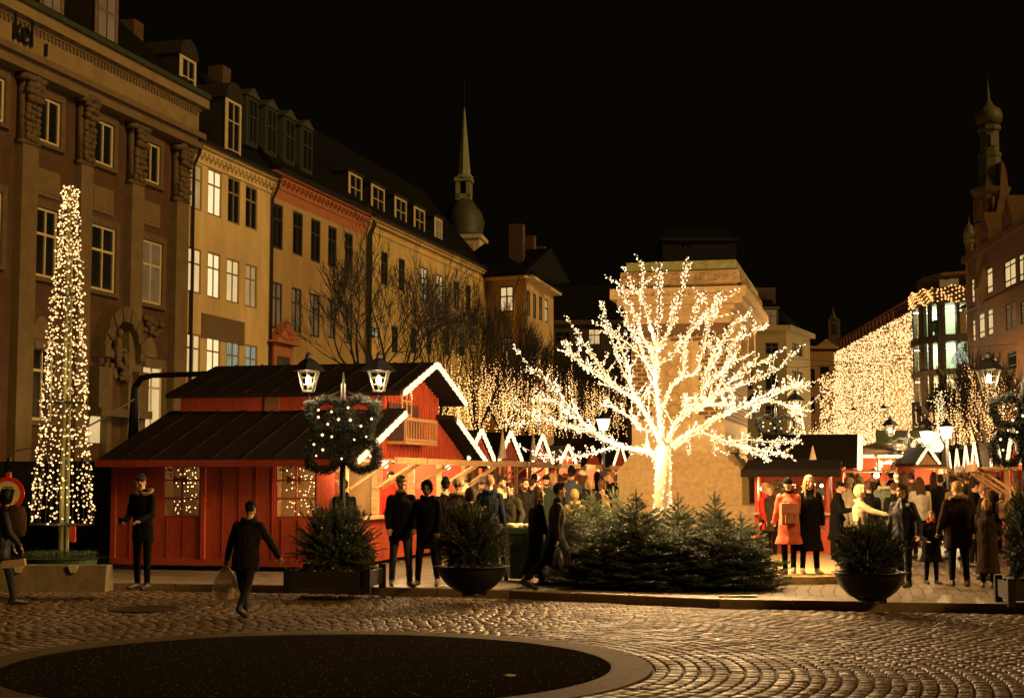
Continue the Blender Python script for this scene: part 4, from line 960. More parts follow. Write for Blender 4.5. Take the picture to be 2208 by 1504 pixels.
# ---- stalls between the monument and the right aisle
def front_stall(name, label, pxl, pxr, Y, ytop, yroof, wallm, lights=True, ybase=None, depth=2.2):
    a = at(pxl, 1000, Y); b = at(pxr, 1000, Y); w = b.x-a.x; zt = at(pxl, ytop, Y).z; zr = at(pxl, yroof, Y+1).z
    r = thing(name, label, 'stall', (a.x, Y, 0), -PHI)
    mb = MB(); mb.box(0, w, depth-.06, depth, .05, zt); mb.box(-.06, 0, 0, depth, .05, zt); mb.box(w, w+.06, 0, depth, .05, zt); mb.box(0, w, -.0, .06, .05, .95); mb.build('wall', wallm, r)
    q = MB(); q.add([(-.3,-.35,zt-.05),(w+.3,-.35,zt-.05),(w+.3,depth*.6,zr),(-.3,depth*.6,zr),(-.3,-.35,zt+.03),(w+.3,-.35,zt+.03),(w+.3,depth*.6,zr+.08),(-.3,depth*.6,zr+.08)], [(0,1,2,3),(7,6,5,4),(0,4,5,1),(1,5,6,2),(2,6,7,3),(3,7,4,0)])
    q.box(-.32, w+.32, -.39, -.352, zt-.12, zt+.04); q.build('roof', ROOF, r)
    MB().box(-.1, w+.1, -.2, .3, .96, 1.01).build('counter', WOOD, r)
    if lights:
        for f in (.06, .12, .74, .82, .93):
            MB().ell((w*f, .1, zt-.32-.06*math.sin(f*20)), (.035,.035,.035), 8).build('string_bulb', em('naked_bulb', (1,.82,.5), 7), r)
        plamp('stall_lamp', (w*.1, .4, zt-.35), 12, (1,.66,.3), .04, r); plamp('stall_lamp', (w*.85, .4, zt-.35), 7, (1,.66,.3), .04, r)
        fairy(r, [(random.uniform(.1, w-.1), depth-.3-random.random()*.5, random.uniform(1.2, 1.7)) for _ in range(34)], .014, E_BULB, 34)
    return r, w, zt
r, w_, zt = front_stall('drinks_stall', 'dark roofed stall with red inside and bare bulbs, right beside the monument plinth', 1632, 1778, 33.5, 1016, 998, RED)
g = MB(); rr = random.Random(9)
for k in range(900):
    c = Vector((rr.choice((.35, 1.15)), 1.3, 1.45)); d = Vector((rr.gauss(0, 1), rr.gauss(0, .5), rr.gauss(0, 1))).normalized()*rr.uniform(.05, .36); g.tube([c+d*.7, c+d], .006, 3, cap=False)
g.build('evergreen_bush', MATS['fir_green'], r)
# bigger dark roof with steep verge lights behind it
def dark_roof_hall():
    Y = 38.0; a = at(1650, 940, Y); b = at(1812, 940, Y); w = b.x-a.x
    r = thing('market_hall', 'hut with large plain black roof and blazing vertical verge light, right of the monument', 'hut', (a.x, Y, 0), -PHI)
    ze, zr = at(1700, 998, Y).z, at(1700, 941, Y+1.5).z-.02
    mb = MB(); mb.box(0, w, 0, 3.6, .05, ze); mb.prism([(0, ze), (3.6, ze), (1.8, zr-.1)], 0, .1) if False else None; mb.build('wall', RED, r)
    g = MB().prism([(0, ze), (3.6, ze), (1.8, zr-.12)], w-.08, w).xf(Matrix(((0,1,0,0),(1,0,0,0),(0,0,1,0),(0,0,0,1)))); g.build('gable', RED, r)
    q = MB(); x0, x1 = -.3, w+.35
    for ya, yb in ((-.35, 1.8), (3.95, 1.8)):
        q.add([(x0,ya,ze-.1),(x1,ya,ze-.1),(x1,yb,zr),(x0,yb,zr),(x0,ya,ze-.02),(x1,ya,ze-.02),(x1,yb,zr+.08),(x0,yb,zr+.08)], [(0,1,2,3),(7,6,5,4),(0,4,5,1),(1,5,6,2),(2,6,7,3),(3,7,4,0)])
    q.build('roof', ROOF, r)
    for dy in (0, .07): tube_pair(r, (x1+.06, -.3+dy*6, ze-.15), (x1+.06, 1.75+dy*3, zr+.03), .10, .09)
    tube_pair(r, (x1+.06, 3.9, ze), (x1+.06, 1.85, zr+.03), .05, .085)
    q = MB(); q.box(w+.02, w+1.3, .2, 3.4, ze-.22, ze-.17); q.bar((w+.03, .5, ze-.9), (w+1.1, .5, ze-.22), .06, .05, up=(0,1,0)); q.build('hatch_flap', WOOD, r)
    plamp('hut_lamp', (w+.8, 1.5, ze-.4), 60, (1,.66,.3), .05, r)
    MB().ell((w+.8, 1.2, ze-.3), (.07,.07,.07), 8).build('naked_bulb', em('naked_bulb', (1,.82,.5), 7), r)
    c = thing('roof_cone', 'pale slim cone standing on the black roof right of the monument', 'decoration', at(1753, 993, 36.5))
    MB().lathe([(.10, 0), (.09, .02), (.01, .36)], (0,0,0), 10).build('cone', MATS['pale_cone'], c)
dark_roof_hall()
def parasol_bar():
    Y = 47; c = at(1893, 980, Y)
    r = thing('parasol', 'large dark square parasol over the lit bar in the right background', 'parasol', (c.x, Y, 0))
    zt = at(1893, 951, Y).z; ze = at(1893, 976, Y).z; hw = 70/F*Y
    MB().add([(-hw,-hw,ze),(hw,-hw,ze),(hw,hw,ze),(-hw,hw,ze),(0,0,zt),(-hw,-hw,ze-.1),(hw,-hw,ze-.1),(hw,hw,ze-.1),(-hw,hw,ze-.1)],
             [(0,1,4),(1,2,4),(2,3,4),(3,0,4),(0,5,6,1),(1,6,7,2),(2,7,8,3),(3,8,5,0)]).build('canopy', pm('brown_canvas', (.10,.06,.03), .8), r)
    MB().tube([(0,0,0),(0,0,zt)], .04, 8).build('pole', WOOD, r)
    for x0, x1 in ((1836,1885),(1892,1948)):
        a = at(x0, 983, Y-2.2)-Vector((c.x, Y, 0)); b = at(x1, 983, Y-2.2)-Vector((c.x, Y, 0)); tube_pair(r, a, b, .06, .09)
    Yb = 49; a = at(1840, 1000, Yb); b = at(1975, 1000, Yb)
    h = thing('bar_hut', 'red bar hut framed by a garland of round bulbs in the right background', 'hut', (a.x, Yb, 0)); w = b.x-a.x; z1 = at(1900, 988, Yb).z
    MB().box(0, w, 0, 2, .05, z1).build('wall', RED, h)
    MB().box(-.2, w+.2, -.3, 2.2, z1+.003, z1+.12).build('roof', WOOD, h)
    g0, g1 = at(1893, 994, Yb)-a, at(1962, 994, Yb)-a; zz = at(1900, 996, Yb).z; zb = at(1900, 1028, Yb).z; P = []
    for k in range(70):
        f = random.random(); P.append((g0.x+(g1.x-g0.x)*f, -.1, zz+random.gauss(0, .04)))
    for k in range(70):
        f = random.random(); P.append(((g0.x if k % 2 else g1.x)+random.gauss(0, .05), -.1, zz+(zb-zz)*f))
    fairy(h, P, .035, E_BULB, 100)
    plamp('bar_lamp', (w*.5, -2.2, 2.2), 140, (1,.62,.27), .06, h)
    # awning board and sign above
    g = thing('banner', 'dull green banner on the roof behind the parasol', 'banner', at(1945, 955, 50))
    MB().box(-.85, .85, -.03, .03, 0, .42).build('cloth', pm('green_canvas', (.08,.11,.05), .8), g)
parasol_bar()
small_gh = at(1998, 1002, 44)
def mid_gable():
    Y = 43; a = at(1972, 1002, Y); b = at(2022, 1002, Y); w = b.x-a.x; z0 = a.z; z1 = at(1997, 968, Y).z
    r = thing('market_hut', 'small hut whose lit gable faces the camera, under the two street lamps', 'hut', (a.x, Y, 0))
    MB().box(0, w, 0, 2, .05, z0-.02).build('wall', RED, r); MB().prism([(0, z0), (w, z0), (w/2, z1-.06)], .0, .1).build('gable', WOOD, r)
    q = MB()
    for xa, xb in ((-.06, w/2), (w+.06, w/2)):
        q.add([(xa,-.2,z0-.03),(xb,-.2,z1),(xb,2,z1),(xa,2,z0-.03),(xa,-.2,z0+.05),(xb,-.2,z1+.08),(xb,2,z1+.08),(xa,2,z0+.05)], [(0,1,2,3),(7,6,5,4),(0,4,5,1),(1,5,6,2),(2,6,7,3),(3,7,4,0)])
    q.build('roof', ROOF, r)
    tube_pair(r, (0, -.25, z0+.02), (w/2, -.25, z1+.05), .05, .08); tube_pair(r, (w, -.25, z0+.02), (w/2, -.25, z1+.05), .05, .08)
    MB().box(-.1, w+.1, -.9, -.0, z0-.12, z0-.06).build('hatch_flap', WOOD, r); plamp('hut_lamp', (w/2, -.6, z0-.35), 12, (1,.66,.3), .05, r)
mid_gable()
# ================================================================ MONUMENT
def monument():
    c0 = at(1620, 1050, 36.2); c0.z = 0       # right front corner of the wide base
    r = thing('statue_plinth', 'tall carved stone monument plinth with brick banded shaft, behind the glowing tree', 'monument', (c0.x, c0.y, 0), -PHI)
    # local: x negative = left along front, y = back
    inv = r.matrix_basis.inverted()
    def fx(px, py, y):   # local x of a pixel on the plane y=const
        m = Matrix.Translation((c0.x, c0.y, 0)) @ Matrix.Rotation(-PHI, 4, 'Z'); mi = m.inverted()
        o = mi @ Vector((0, 0, CAMH)); d = (mi.to_3x3() @ ray(px, py)); t = (y-o.y)/d.y; p = o+d*t; return p.x, p.z
    L = 7.2
    def stage(name, yl, pl, pr, ptop, pbot, dep, mat, bev=0.0, topw=None):
        x0, _ = fx(pl, (ptop+pbot)/2, yl); x1, _ = fx(pr, (ptop+pbot)/2, yl); _, z1 = fx((pl+pr)/2, ptop, yl); _, z0 = fx((pl+pr)/2, pbot, yl); z0 = max(z0, 0)
        tw = topw or 0
        a = [(x0, yl), (x1, yl), (x1, yl+dep), (x0, yl+dep)]; b = [(x0+tw, yl+tw), (x1-tw, yl+tw), (x1-tw, yl+dep-tw), (x0+tw, yl+dep-tw)]
        m = MB(); m.add([(x, y, z0) for x, y in a]+[(x, y, z1) for x, y in b], [(3,2,1,0),(4,5,6,7),(0,1,5,4),(1,2,6,5),(2,3,7,6),(3,0,4,7)])
        return m, (x0, x1, z0, z1), name, mat
    def put(s): return s[0].build(s[2], s[3], r)
    put(stage('base_step', -.5, 1240, 1672, 1098, 1195, L+1.0, STONE))
    s = stage('base_step', -.52, 1236, 1676, 1088, 1099, L+1.04, STONE); put(s)
    put(stage('pedestal_base', .0, 1331, 1600, 1012, 1089, L-.2, STONE))
    prev = None
    for i, (pl, pr, pt, pb, y) in enumerate(((1333,1597,1004,1012.5,.02),(1342,1584,994,1004.5,.10),(1350,1572,984,994.5,.2),(1356,1563,972,984.5,.27))):
        s = stage('moulding', y, pl, pr, pt, pb, L-.2-2*y, STONE, topw=.05); put(s)
    sh = stage('shaft', .33, 1362, 1562, 722, 972.5, L-.9, pm('plinth_stone', (.52,.38,.20), .8, .2, 8, .3, 40))
    put(sh); x0, x1, z0, z1 = sh[1]
    # brick banding above: bricks as blocks proud of the shaft, with a carved panel
    zb0 = fx(1460, 905, .33)[1]; bm = MB(); rr = random.Random(5); z = zb0; row = 0
    BRK = pm('plinth_brick', (.15,.085,.04), .8, .3, 20, .3, 60)
    px0 = fx(1418, 800, .33)[0]; px1 = fx(1492, 800, .33)[0]
    while z < z1-.02:
        h = .105; x = x0+(0 if row % 2 else -.13); 
        while x < x1:
            a, b = max(x, x0), min(x+.25, x1)
            if b-a > .05 and not (b > px0-.03 and a < px1+.03 and z < z1-.25) : bm.box(a+.012, b-.012, .31, .329, z+.012, z+h-.012)
            x += .27
        y = .33+(0 if row % 2 else -.13)
        while y < L-.6:
            a, b = max(y, .34), min(y+.25, L-.6)
            if b-a > .05: bm.box(x1+.001, x1+.02, a+.012, b-.012, z+.012, z+h-.012)
            y += .27
        z += h; row += 1
    bm.build('brick_courses', BRK, r)
    MB().box(px0, px1, .26, .329, zb0+.02, z1-.3).build('carved_panel', STONE, r)
    mb = MB()
    for k in range(5):
        cz = zb0+.25+k*.3; mb.tube([((px0+px1)/2+.14*math.cos(t), .245, cz+.13*math.sin(t)) for t in [i*math.pi/6 for i in range(13)]], .018, 4)
    mb.build('panel_relief', STONE, r)
    # frieze rows, then corbel and cornice blocks
    s = stage('soldier_course', .31, 1360, 1564, 697, 722, L-.8, BRK); put(s)
    s = stage('cornice_stage', .2, 1352, 1575, 668, 697, L-.6, STONE); put(s)
    s = stage('cornice_stage', .12, 1346, 1584, 655, 668.5, L-.5, STONE); put(s)
    tmp = stage('cornice', -.12, 1330, 1600, 641, 655.5, L+.0, STONE); put(tmp)
    s = stage('cornice', -.2, 1315, 1609, 619, 641.5, L+.2, STONE); put(s); X0, X1, Z0, Z1 = s[1]
    # letters and vines carved on the cornice band, and a carved cushion above
    cv = MB(); rr = random.Random(8)
    for k in range(46):
        x = X0+.2+k*(X1-X0-.4)/46; h = .11
        if 12 < k < 34:
            cv.box(x, x+.018, -.215, -.2, Z0+.05, Z0+.05+h)
            if k % 2: cv.box(x+.018, x+.055, -.215, -.2, Z0+.05+rr.choice((0, .05, .09)), Z0+.07+rr.choice((0, .05, .09)))
        else: cv.tube([(x, -.205, Z0+.07), (x+.03, -.205, Z0+.12+.03*math.sin(k)), (x+.07, -.205, Z0+.08)], .01, 4)
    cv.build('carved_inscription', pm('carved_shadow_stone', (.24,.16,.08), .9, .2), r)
    s = stage('cushion', .05, 1336, 1596, 584, 612, L-.2, pm('cushion_stone', (.34,.23,.11), .85, .35, 5, .4, 25), topw=.02); X0, X1, Z0, Z1 = s[1]; cv = s[0]
    put(stage('cushion', .12, 1345, 1589, 611.5, 619.5, L-.3, STONE))
    for f in (.24, .70):
        cx = X0+(X1-X0)*f; cv.tube([(cx+.15*math.cos(t), .03, (Z0+Z1)/2+.13*math.sin(t)) for t in [i*math.pi/8 for i in range(17)]], .022, 5); cv.ell((cx, .04, (Z0+Z1)/2), (.11,.06,.10), 10)
    for k in range(120):
        x = rr.uniform(X0+.1, X1-.1); z = rr.uniform(Z0+.04, Z1-.04); cv.ell((x, .045, z), (.03+.03*rr.random(), .03, .025), 5)
    for k in range(130):
        y = rr.uniform(.2, L-.3); z = rr.uniform(Z0+.04, Z1-.04); cv.ell((X1+.0, y, z), (.03, .03+.05*rr.random(), .03), 5)
    put(s)
    put(stage('top_slab', .2, 1350, 1587, 563, 583.5, L-.5, MOSS))
    # bracket consoles on the right side
    for y in (.9, 3.2, 5.4):
        q = MB(); q.box(x1+.02, x1+.32, y, y+.5, fx(1575, 700, .2)[1]-.55, fx(1575, 668, .2)[1]); q.box(x1+.02, x1+.18, y+.05, y+.45, fx(1575, 700, .2)[1]-.95, fx(1575, 700, .2)[1]-.55)
        q.build('console', STONE, r)
monument()
# ================================================================ THE GLOWING TREE
def catmull(P, step_=.07):
    P = [Vector(p) for p in P]; P = [P[0]*2-P[1]]+P+[P[-1]*2-P[-2]]; out = []
    for i in range(1, len(P)-2):
        n = max(2, int((P[i+1]-P[i]).length/step_))
        for k in range(n):
            t = k/n; a, b, c, d = P[i-1:i+3]
            out.append(.5*((2*b)+(c-a)*t+(2*a-5*b+4*c-d)*t*t+(3*b-a-3*c+d)*t**3))
    out.append(P[-2]); return out
def glowing_tree():
    YT = 26.6; rr = random.Random(21)
    base = at(1426, 900, YT); base.z = 0
    r = thing('glowing_tree', 'bare white artificial tree densely wrapped in blazing fairy lights, in front of the monument', 'tree', base)
    def Z(zx, zy, dy): return at(1100+zx/2.507, 450+zy/2.507, YT+dy)-base
    limbs = [  # (radius start, radius end, depth end offset, points in zoomed pixels)
     (.075,.02,-.7,[(815,1400),(760,1320),(620,1290),(500,1240),(420,1180),(330,1080),(250,1000),(200,920),(140,880),(80,870)]),
     (.04,.012,-1.0,[(560,1265),(480,1230),(350,1190),(250,1160),(150,1130),(60,1080),(0,1035)]),
     (.03,.010,-.2,[(440,1190),(300,1180),(180,1150),(100,1160),(-5,1165)]),
     (.035,.010,-1.3,[(640,1290),(560,1290),(450,1320),(350,1340),(220,1355),(130,1320)]),
     (.03,.008,-.8,[(380,1130),(330,1120),(250,1050),(180,1030),(100,1040)]),
     (.075,.014,.6,[(815,1260),(740,1120),(680,1030),(600,980),(520,900),(440,780),(380,700),(355,650)]),
     (.035,.010,.9,[(600,980),(500,920),(420,860),(340,790),(295,708)]),
     (.03,.008,.3,[(420,860),(360,810),(290,775)]),
     (.05,.010,-.3,[(690,1040),(650,950),(630,830),(580,700),(520,610),(495,510)]),
     (.04,.010,.5,[(790,920),(740,830),(690,720),(620,600),(580,530)]),
     (.04,.009,-.6,[(790,900),(770,780),(720,700),(690,620),(650,530),(610,450),(568,378)]),
     (.035,.009,-.4,[(760,860),(700,790),(640,730),(570,690),(487,650)]),
     (.03,.009,.2,[(650,950),(600,850),(570,760),(520,640)]),
     (.085,.012,.1,[(830,1300),(805,1100),(792,950),(790,820),(800,700),(805,560),(810,420),(803,285)]),
     (.04,.010,-.5,[(795,760),(750,600),(715,480),(710,400),(722,295)]),
     (.022,.008,-.4,[(712,500),(690,450),(630,400)]),
     (.04,.010,.6,[(800,840),(870,800),(900,760),(930,690)]),
     (.035,.009,.4,[(800,740),(850,680),(885,600),(920,480),(945,400),(940,305)]),
     (.025,.008,.1,[(870,640),(868,580),(880,510)]),
     (.07,.012,-.5,[(850,1260),(900,1150),(980,1080),(1040,1000),(1060,900),(1120,800),(1200,720),(1280,680),(1392,622)]),
     (.045,.010,.4,[(830,1060),(880,950),(935,900),(940,760),(975,640),(1000,540),(1012,468)]),
     (.035,.010,.8,[(935,900),(1000,880),(1040,760),(1080,620),(1130,520),(1145,438)]),
     (.03,.008,-.3,[(960,700),(1000,640),(1060,570),(1120,510),(1242,438)]),
     (.035,.009,-.9,[(1060,900),(1100,780),(1160,700),(1210,620),(1275,590)]),
     (.03,.009,.2,[(1000,560),(1030,500),(1055,470)]),
     (.05,.011,-.6,[(1000,1100),(1100,1010),(1200,970),(1300,930),(1400,890),(1480,840),(1530,765)]),
     (.03,.009,.3,[(1160,960),(1260,870),(1330,830),(1410,830)]),
     (.03,.009,.5,[(1060,950),(1130,900),(1180,830),(1280,800)]),
     (.03,.009,-.2,[(1110,1000),(1160,880),(1190,780),(1230,700)]),
     (.06,.012,-.9,[(870,1280),(1000,1200),(1120,1130),(1250,1070),(1380,1040),(1460,1050),(1600,1080)]),
     (.03,.009,-1.2,[(1330,1050),(1440,1000),(1540,950),(1622,962)]),
     (.03,.009,-.6,[(1250,1070),(1330,1030),(1440,970)]),
     (.03,.009,-.1,[(1480,1055),(1560,1110),(1500,1095)]),
     (.045,.010,-.8,[(890,1300),(960,1240),(1060,1220),(1180,1262),(1300,1250),(1430,1262),(1575,1248)]),
     (.03,.009,-1.4,[(1150,1250),(1250,1290),(1320,1320),(1410,1365)]),
     (.025,.009,-1.0,[(1230,1275),(1400,1310),(1512,1330)]),
     (.035,.009,.7,[(700,1190),(640,1120),(560,1070),(485,1065)]),
     (.03,.009,.2,[(760,1200),(700,1180),(670,1120),(640,1090)]),
     (.022,.008,.1,[(940,1230),(970,1290),(960,1325)]),
     (.022,.008,.1,[(1090,1235),(1110,1290),(1105,1320)]),
     (.022,.008,-.3,[(800,1330),(750,1300),(735,1250)]),
     (.03,.008,-.5,[(900,1150),(950,1060),(935,1000)]),
     (.03,.008,.6,[(990,1080),(1060,1060),(1180,1060),(1210,1050)]),
    ]
    tb = MB(); tp = [Z(825, 2050, 0), Z(828, 1800, 0), Z(822, 1560, 0), Z(826, 1420, 0), Z(830, 1280, 0)]; tp[0].z = 0
    bark = pm('white_wrapped_bark', (.26,.20,.13), .7, .15, 10, .4, 60)
    T = tb.tube(catmull(tp, .15), list(np.linspace(.17, .12, len(catmull(tp, .15)))), 14).build('trunk', bark, r, True)
    pts = []
    def sow(curve, rad, dens, spread=1.0):
        for i in range(len(curve)-1):
            p, q = curve[i], curve[i+1]; L = (q-p).length; n = L*dens; n = int(n)+(rr.random() < n-int(n))
            d = (q-p).normalized(); u = d.orthogonal().normalized(); v = d.cross(u)
            for _ in range(n):
                a = rr.uniform(0, 6.283); k = rad[i]+rr.uniform(.006, .055)*spread
                pts.append(p.lerp(q, rr.random())+(u*math.cos(a)+v*math.sin(a))*k)
    for r0, r1, dz, zp in limbs:
        n = len(zp); P = [Z(x, y, (dz)*((i/(n-1))**1.2)*(1 if True else 0)+rr.uniform(-.05, .05)) for i, (x, y) in enumerate(zp)]
        c = catmull(P, .06); m = len(c); 
        for i in range(1, m): c[i] = c[i]+Vector((rr.gauss(0, .006), rr.gauss(0, .01), rr.gauss(0, .006)))
        rad = [r0*.66+(r1*.8-r0*.66)*(i/m)**.7 for i in range(m)]
        stub = MB().tube(c, rad, 7)
        sow(c, rad, 66 if r0 > .045 else 44)
        # short side twigs
        for i in range(3, m-1, 2):
            if rr.random() < .72:
                d = (c[min(i+1, m-1)]-c[i]).normalized(); sd = (d+Vector((rr.gauss(0, .8), rr.gauss(0, .8), rr.gauss(.3, .6)))).normalized(); L = rr.uniform(.10, .34)*(1.7 if rr.random() < .25 else 1)
                e = [c[i], c[i]+sd*L*.5+Vector((0, 0, .02)), c[i]+sd*L+Vector((0, 0, .06))]
                stub.tube(e, [.008, .006, .005], 4); sow(e, [.006]*3, 40, .6)
        stub.build('limb', bark, r, True)
    ts = catmull(tp, .12); sow(ts, list(np.linspace(.17, .12, len(ts))), 170, .6)
    # stems of every bulb: little wire stubs
    fairy(r, pts, .0120, E_TREE, 100)
    print('tree bulbs', len(pts))
    for zx, zy, dy, e in ((300,1060,-.5,11),(520,1180,-.9,13),(560,900,.5,10),(800,650,-.5,9),(800,980,-.75,9),(1000,560,.4,7),(1120,900,-.9,12),(1330,1010,-1.2,12),(1150,1200,-1.1,12),(700,1240,-.8,12),(1250,720,-.4,7),(1450,1180,-1.2,9),(790,1440,-.7,2.2),(880,1750,-.6,1.6)):
        for q in range(3): plamp('added_fill_light', Z(zx, zy, dy)+Vector((rr.uniform(-.3,.3), rr.uniform(.1,1.7), rr.uniform(-.25,.25))), e*3.1, (1, .60, .25), .02, r)  # lamps added behind the branches to light the monument, stronger than the bulbs
    return r
glowing_tree()
# ================================================================ FIRS
FIRM = pm('fir_needles', (.045,.066,.018), .55, .45, 3.0); FIRT = pm('fir_stem', (.10,.075,.03), .8, .3, 20)
def fir_mesh(seed, H=1.7, Rb=.80, lev=14, leader=.22, bush=0):
    rr = random.Random(seed); nr = np.random.default_rng(seed)
    stem = MB(); stem.tube([(0,0,0),(rr.uniform(-.02,.02),0,H*.5),(0,0,H)], [.03,.022,.007], 6)
    A = []; B = []
    def needles(p, q, dens, ln):
        L = (q-p).length; n = max(2, int(L*dens)); d = np.array((q-p).normalized())
        t = nr.random(n); P = np.array(p)[None]+(np.array(q-p))[None]*t[:, None]
        v = nr.normal(size=(n, 3)); v -= (v@d)[:, None]*d[None]; v /= np.linalg.norm(v, axis=1)[:, None]+1e-9
        v = v*.85+d[None]*.6; v[:, 2] += .15; v /= np.linalg.norm(v, axis=1)[:, None]
        A.append(P); B.append(P+v*ln*(.7+.5*nr.random(n))[:, None])
    if bush:   # round dense potted bush: many upward curving shoots of unequal length
        for k in range(1000):
            a = rr.uniform(0, 6.283); e = math.acos(rr.uniform(-.75, 1)); Rk = rr.uniform(.30, .53)+.10*(rr.random() < .12)
            d = Vector((math.sin(e)*math.cos(a), math.sin(e)*math.sin(a), math.cos(e))); b0 = Vector((d.x*.5*Rk, d.y*.5*Rk, .40+d.z*.25)); e1 = Vector((d.x*Rk, d.y*Rk, .44+d.z*(Rk*1.0)+(.12*rr.random() if d.z > .6 else 0)))+Vector((0,0,.03))
            stem.tube([b0, e1], [.005, .002], 3, cap=False); needles(b0, e1, 330, .028)
        lev = 0; leader = .1; H = 1.0
        stem.v = [v if v[2] < 1.0 else (v[0], v[1], 1.0) for v in stem.v]
    else: needles(Vector((0,0,H*.72)), Vector((0,0,H)), 500, .035)
    for l in range(lev):
        f = l/(lev-1); z = .10+(H-leader-.10)*f; Rr = Rb*(1-f)**.75*1.0+.10
        nb = 9 if f < .8 else 5
        for b in range(nb):
            a = 2*math.pi*(b/nb)+rr.uniform(-.3, .3)+l*.7; Lb = Rr*rr.uniform(.75, 1.12)
            up = -.12+.75*f+rr.uniform(-.08, .12)
            d = Vector((math.cos(a), math.sin(a), up)).normalized()
            p0 = Vector((0,0,z+rr.uniform(-.03,.03))); p1 = p0+d*Lb*.55; p2 = p1+(d+Vector((0,0,.28))).normalized()*Lb*.45
            stem.tube([p0, p1, p2], [.009, .006, .003], 3, cap=False)
            needles(p0.lerp(p1, .3), p1, 240, .030); needles(p1, p2, 330, .032)
            side = d.cross(Vector((0,0,1))).normalized(); nt = int(Lb/.060)
            for k in range(nt):
                t = .22+.75*(k+.5)/nt; base = p0.lerp(p1, min(1, t/.55)) if t < .55 else p1.lerp(p2, (t-.55)/.45)
                for sg in (-1, 1):
                    L2 = Lb*.42*(1-t*.75)*rr.uniform(.7, 1.2)+.03; dd = (d*.75+side*sg*.8+Vector((0,0,rr.uniform(-.15,.30)))).normalized()
                    e = base+dd*L2; needles(base, e, 300, .027)
                    if L2 > .14:
                        mm = base.lerp(e, .5)
                        for s2 in (-1, 1): needles(mm, mm+(dd+side*s2*.9+Vector((0,0,rr.uniform(-.2,.2)))).normalized()*L2*.42, 300, .025)
    # leader whorl shoots
    for b in range(0 if bush else 5):
        a = b*1.256+rr.random(); p0 = Vector((0,0,H-leader*.95)); e = p0+Vector((math.cos(a)*.6, math.sin(a)*.6, .75)).normalized()*leader*.8
        stem.tube([p0, e], [.006,.003], 4); needles(p0, e, 380, .026)
    A = np.concatenate(A); B = np.concatenate(B); n = len(A); d = B-A; s = np.cross(d, nr.normal(size=(n, 3))); s /= np.linalg.norm(s, axis=1)[:, None]+1e-9
    wv = .0045
    V = np.stack([A-s*wv, A+s*wv, B], 1).reshape(-1, 3); Fq = np.arange(3*n).reshape(-1, 3)
    return stem, V, Fq
FIRP = []
def fir_proto(seed, **kw):
    stem, V, Fq = fir_mesh(seed, **kw); r = bpy.data.objects.new('fir_tree', None)
    s = stem.build('trunk', FIRT, None); c = np_mesh('crown', V, Fq, FIRM, None); s.parent = r; c.parent = r; print('fir', len(Fq)); return r, s, c
for sd, kw in ((1, dict()), (2, dict(Rb=.78, H=1.6, lev=13)), (3, dict(Rb=.65, H=1.75)), (4, dict(bush=1))): FIRP.append(fir_proto(sd, **kw))
def fir(loc, label, scale, rz, k=0, sz=None, group=None):
    rp, s, c = FIRP[k]; r = thing('fir_tree', label, 'fir tree', loc, rz, group); r.scale = (scale, scale, sz or scale)
    for o in (s, c):
        if o.name in SC.collection.objects and not o.get('used'): o.parent = r; o['used'] = 1
        else: q = o.copy(); q.pop('used', None) if hasattr(q, 'pop') else None; link(q, r)
    return r
firs = [ # px, top y, Y, scale-xy, label
 (1238, 1078, 25.6, 1.0, 'fir with pale upright shoot nearest the two walkers in dark coats'),
 (1275, 1050, 26.4, 1.0, 'fir with two thin pale leaders left of the glowing trunk'),
 (1322, 1047, 26.9, .95, 'back fir with a slanting pale top branch left of the glowing trunk'),
 (1372, 1054, 25.0, 1.05, 'fir with a dark bare pointed leader just left of the glowing trunk'),
 (1462, 1062, 25.9, 1.0, 'fir touching the right side of the glowing trunk'),
 (1542, 1058, 25.4, 1.05, 'tallest fir on the right with a dark five fingered top'),
 (1598, 1103, 26.0, .95, 'lower fir with spread top in front of the plinth corner'),
 (1300, 1112, 24.7, 1.05, 'low dark fir in the front row, left end'),
 (1395, 1128, 24.5, 1.1, 'low dark fir in the front row directly below the glowing trunk'),
 (1478, 1118, 24.5, 1.1, 'low dark fir in the front row right of the trunk'),
 (1560, 1112, 24.5, 1.1, 'low dark fir in the front row, second from its right end'),
 (1598, 1150, 24.6, .85, 'lowest fir at the right end of the clump by the step'),
 (1425, 1150, 25.3, .9, 'fir hugging the foot of the glowing trunk, catching its light')]
for i, (px, ty, Y, sc, lab) in enumerate(firs):
    p = at(px, 1100, Y); H = at(px, ty, Y).z; k = i % 3 if i < 7 else 1; base = (1.7, 1.6, 1.75)[k]
    fir((p.x, Y, 0), lab, sc*(1.0 if i < 7 else 1.0), i*1.3, k, H/base, 'firs around the glowing tree')
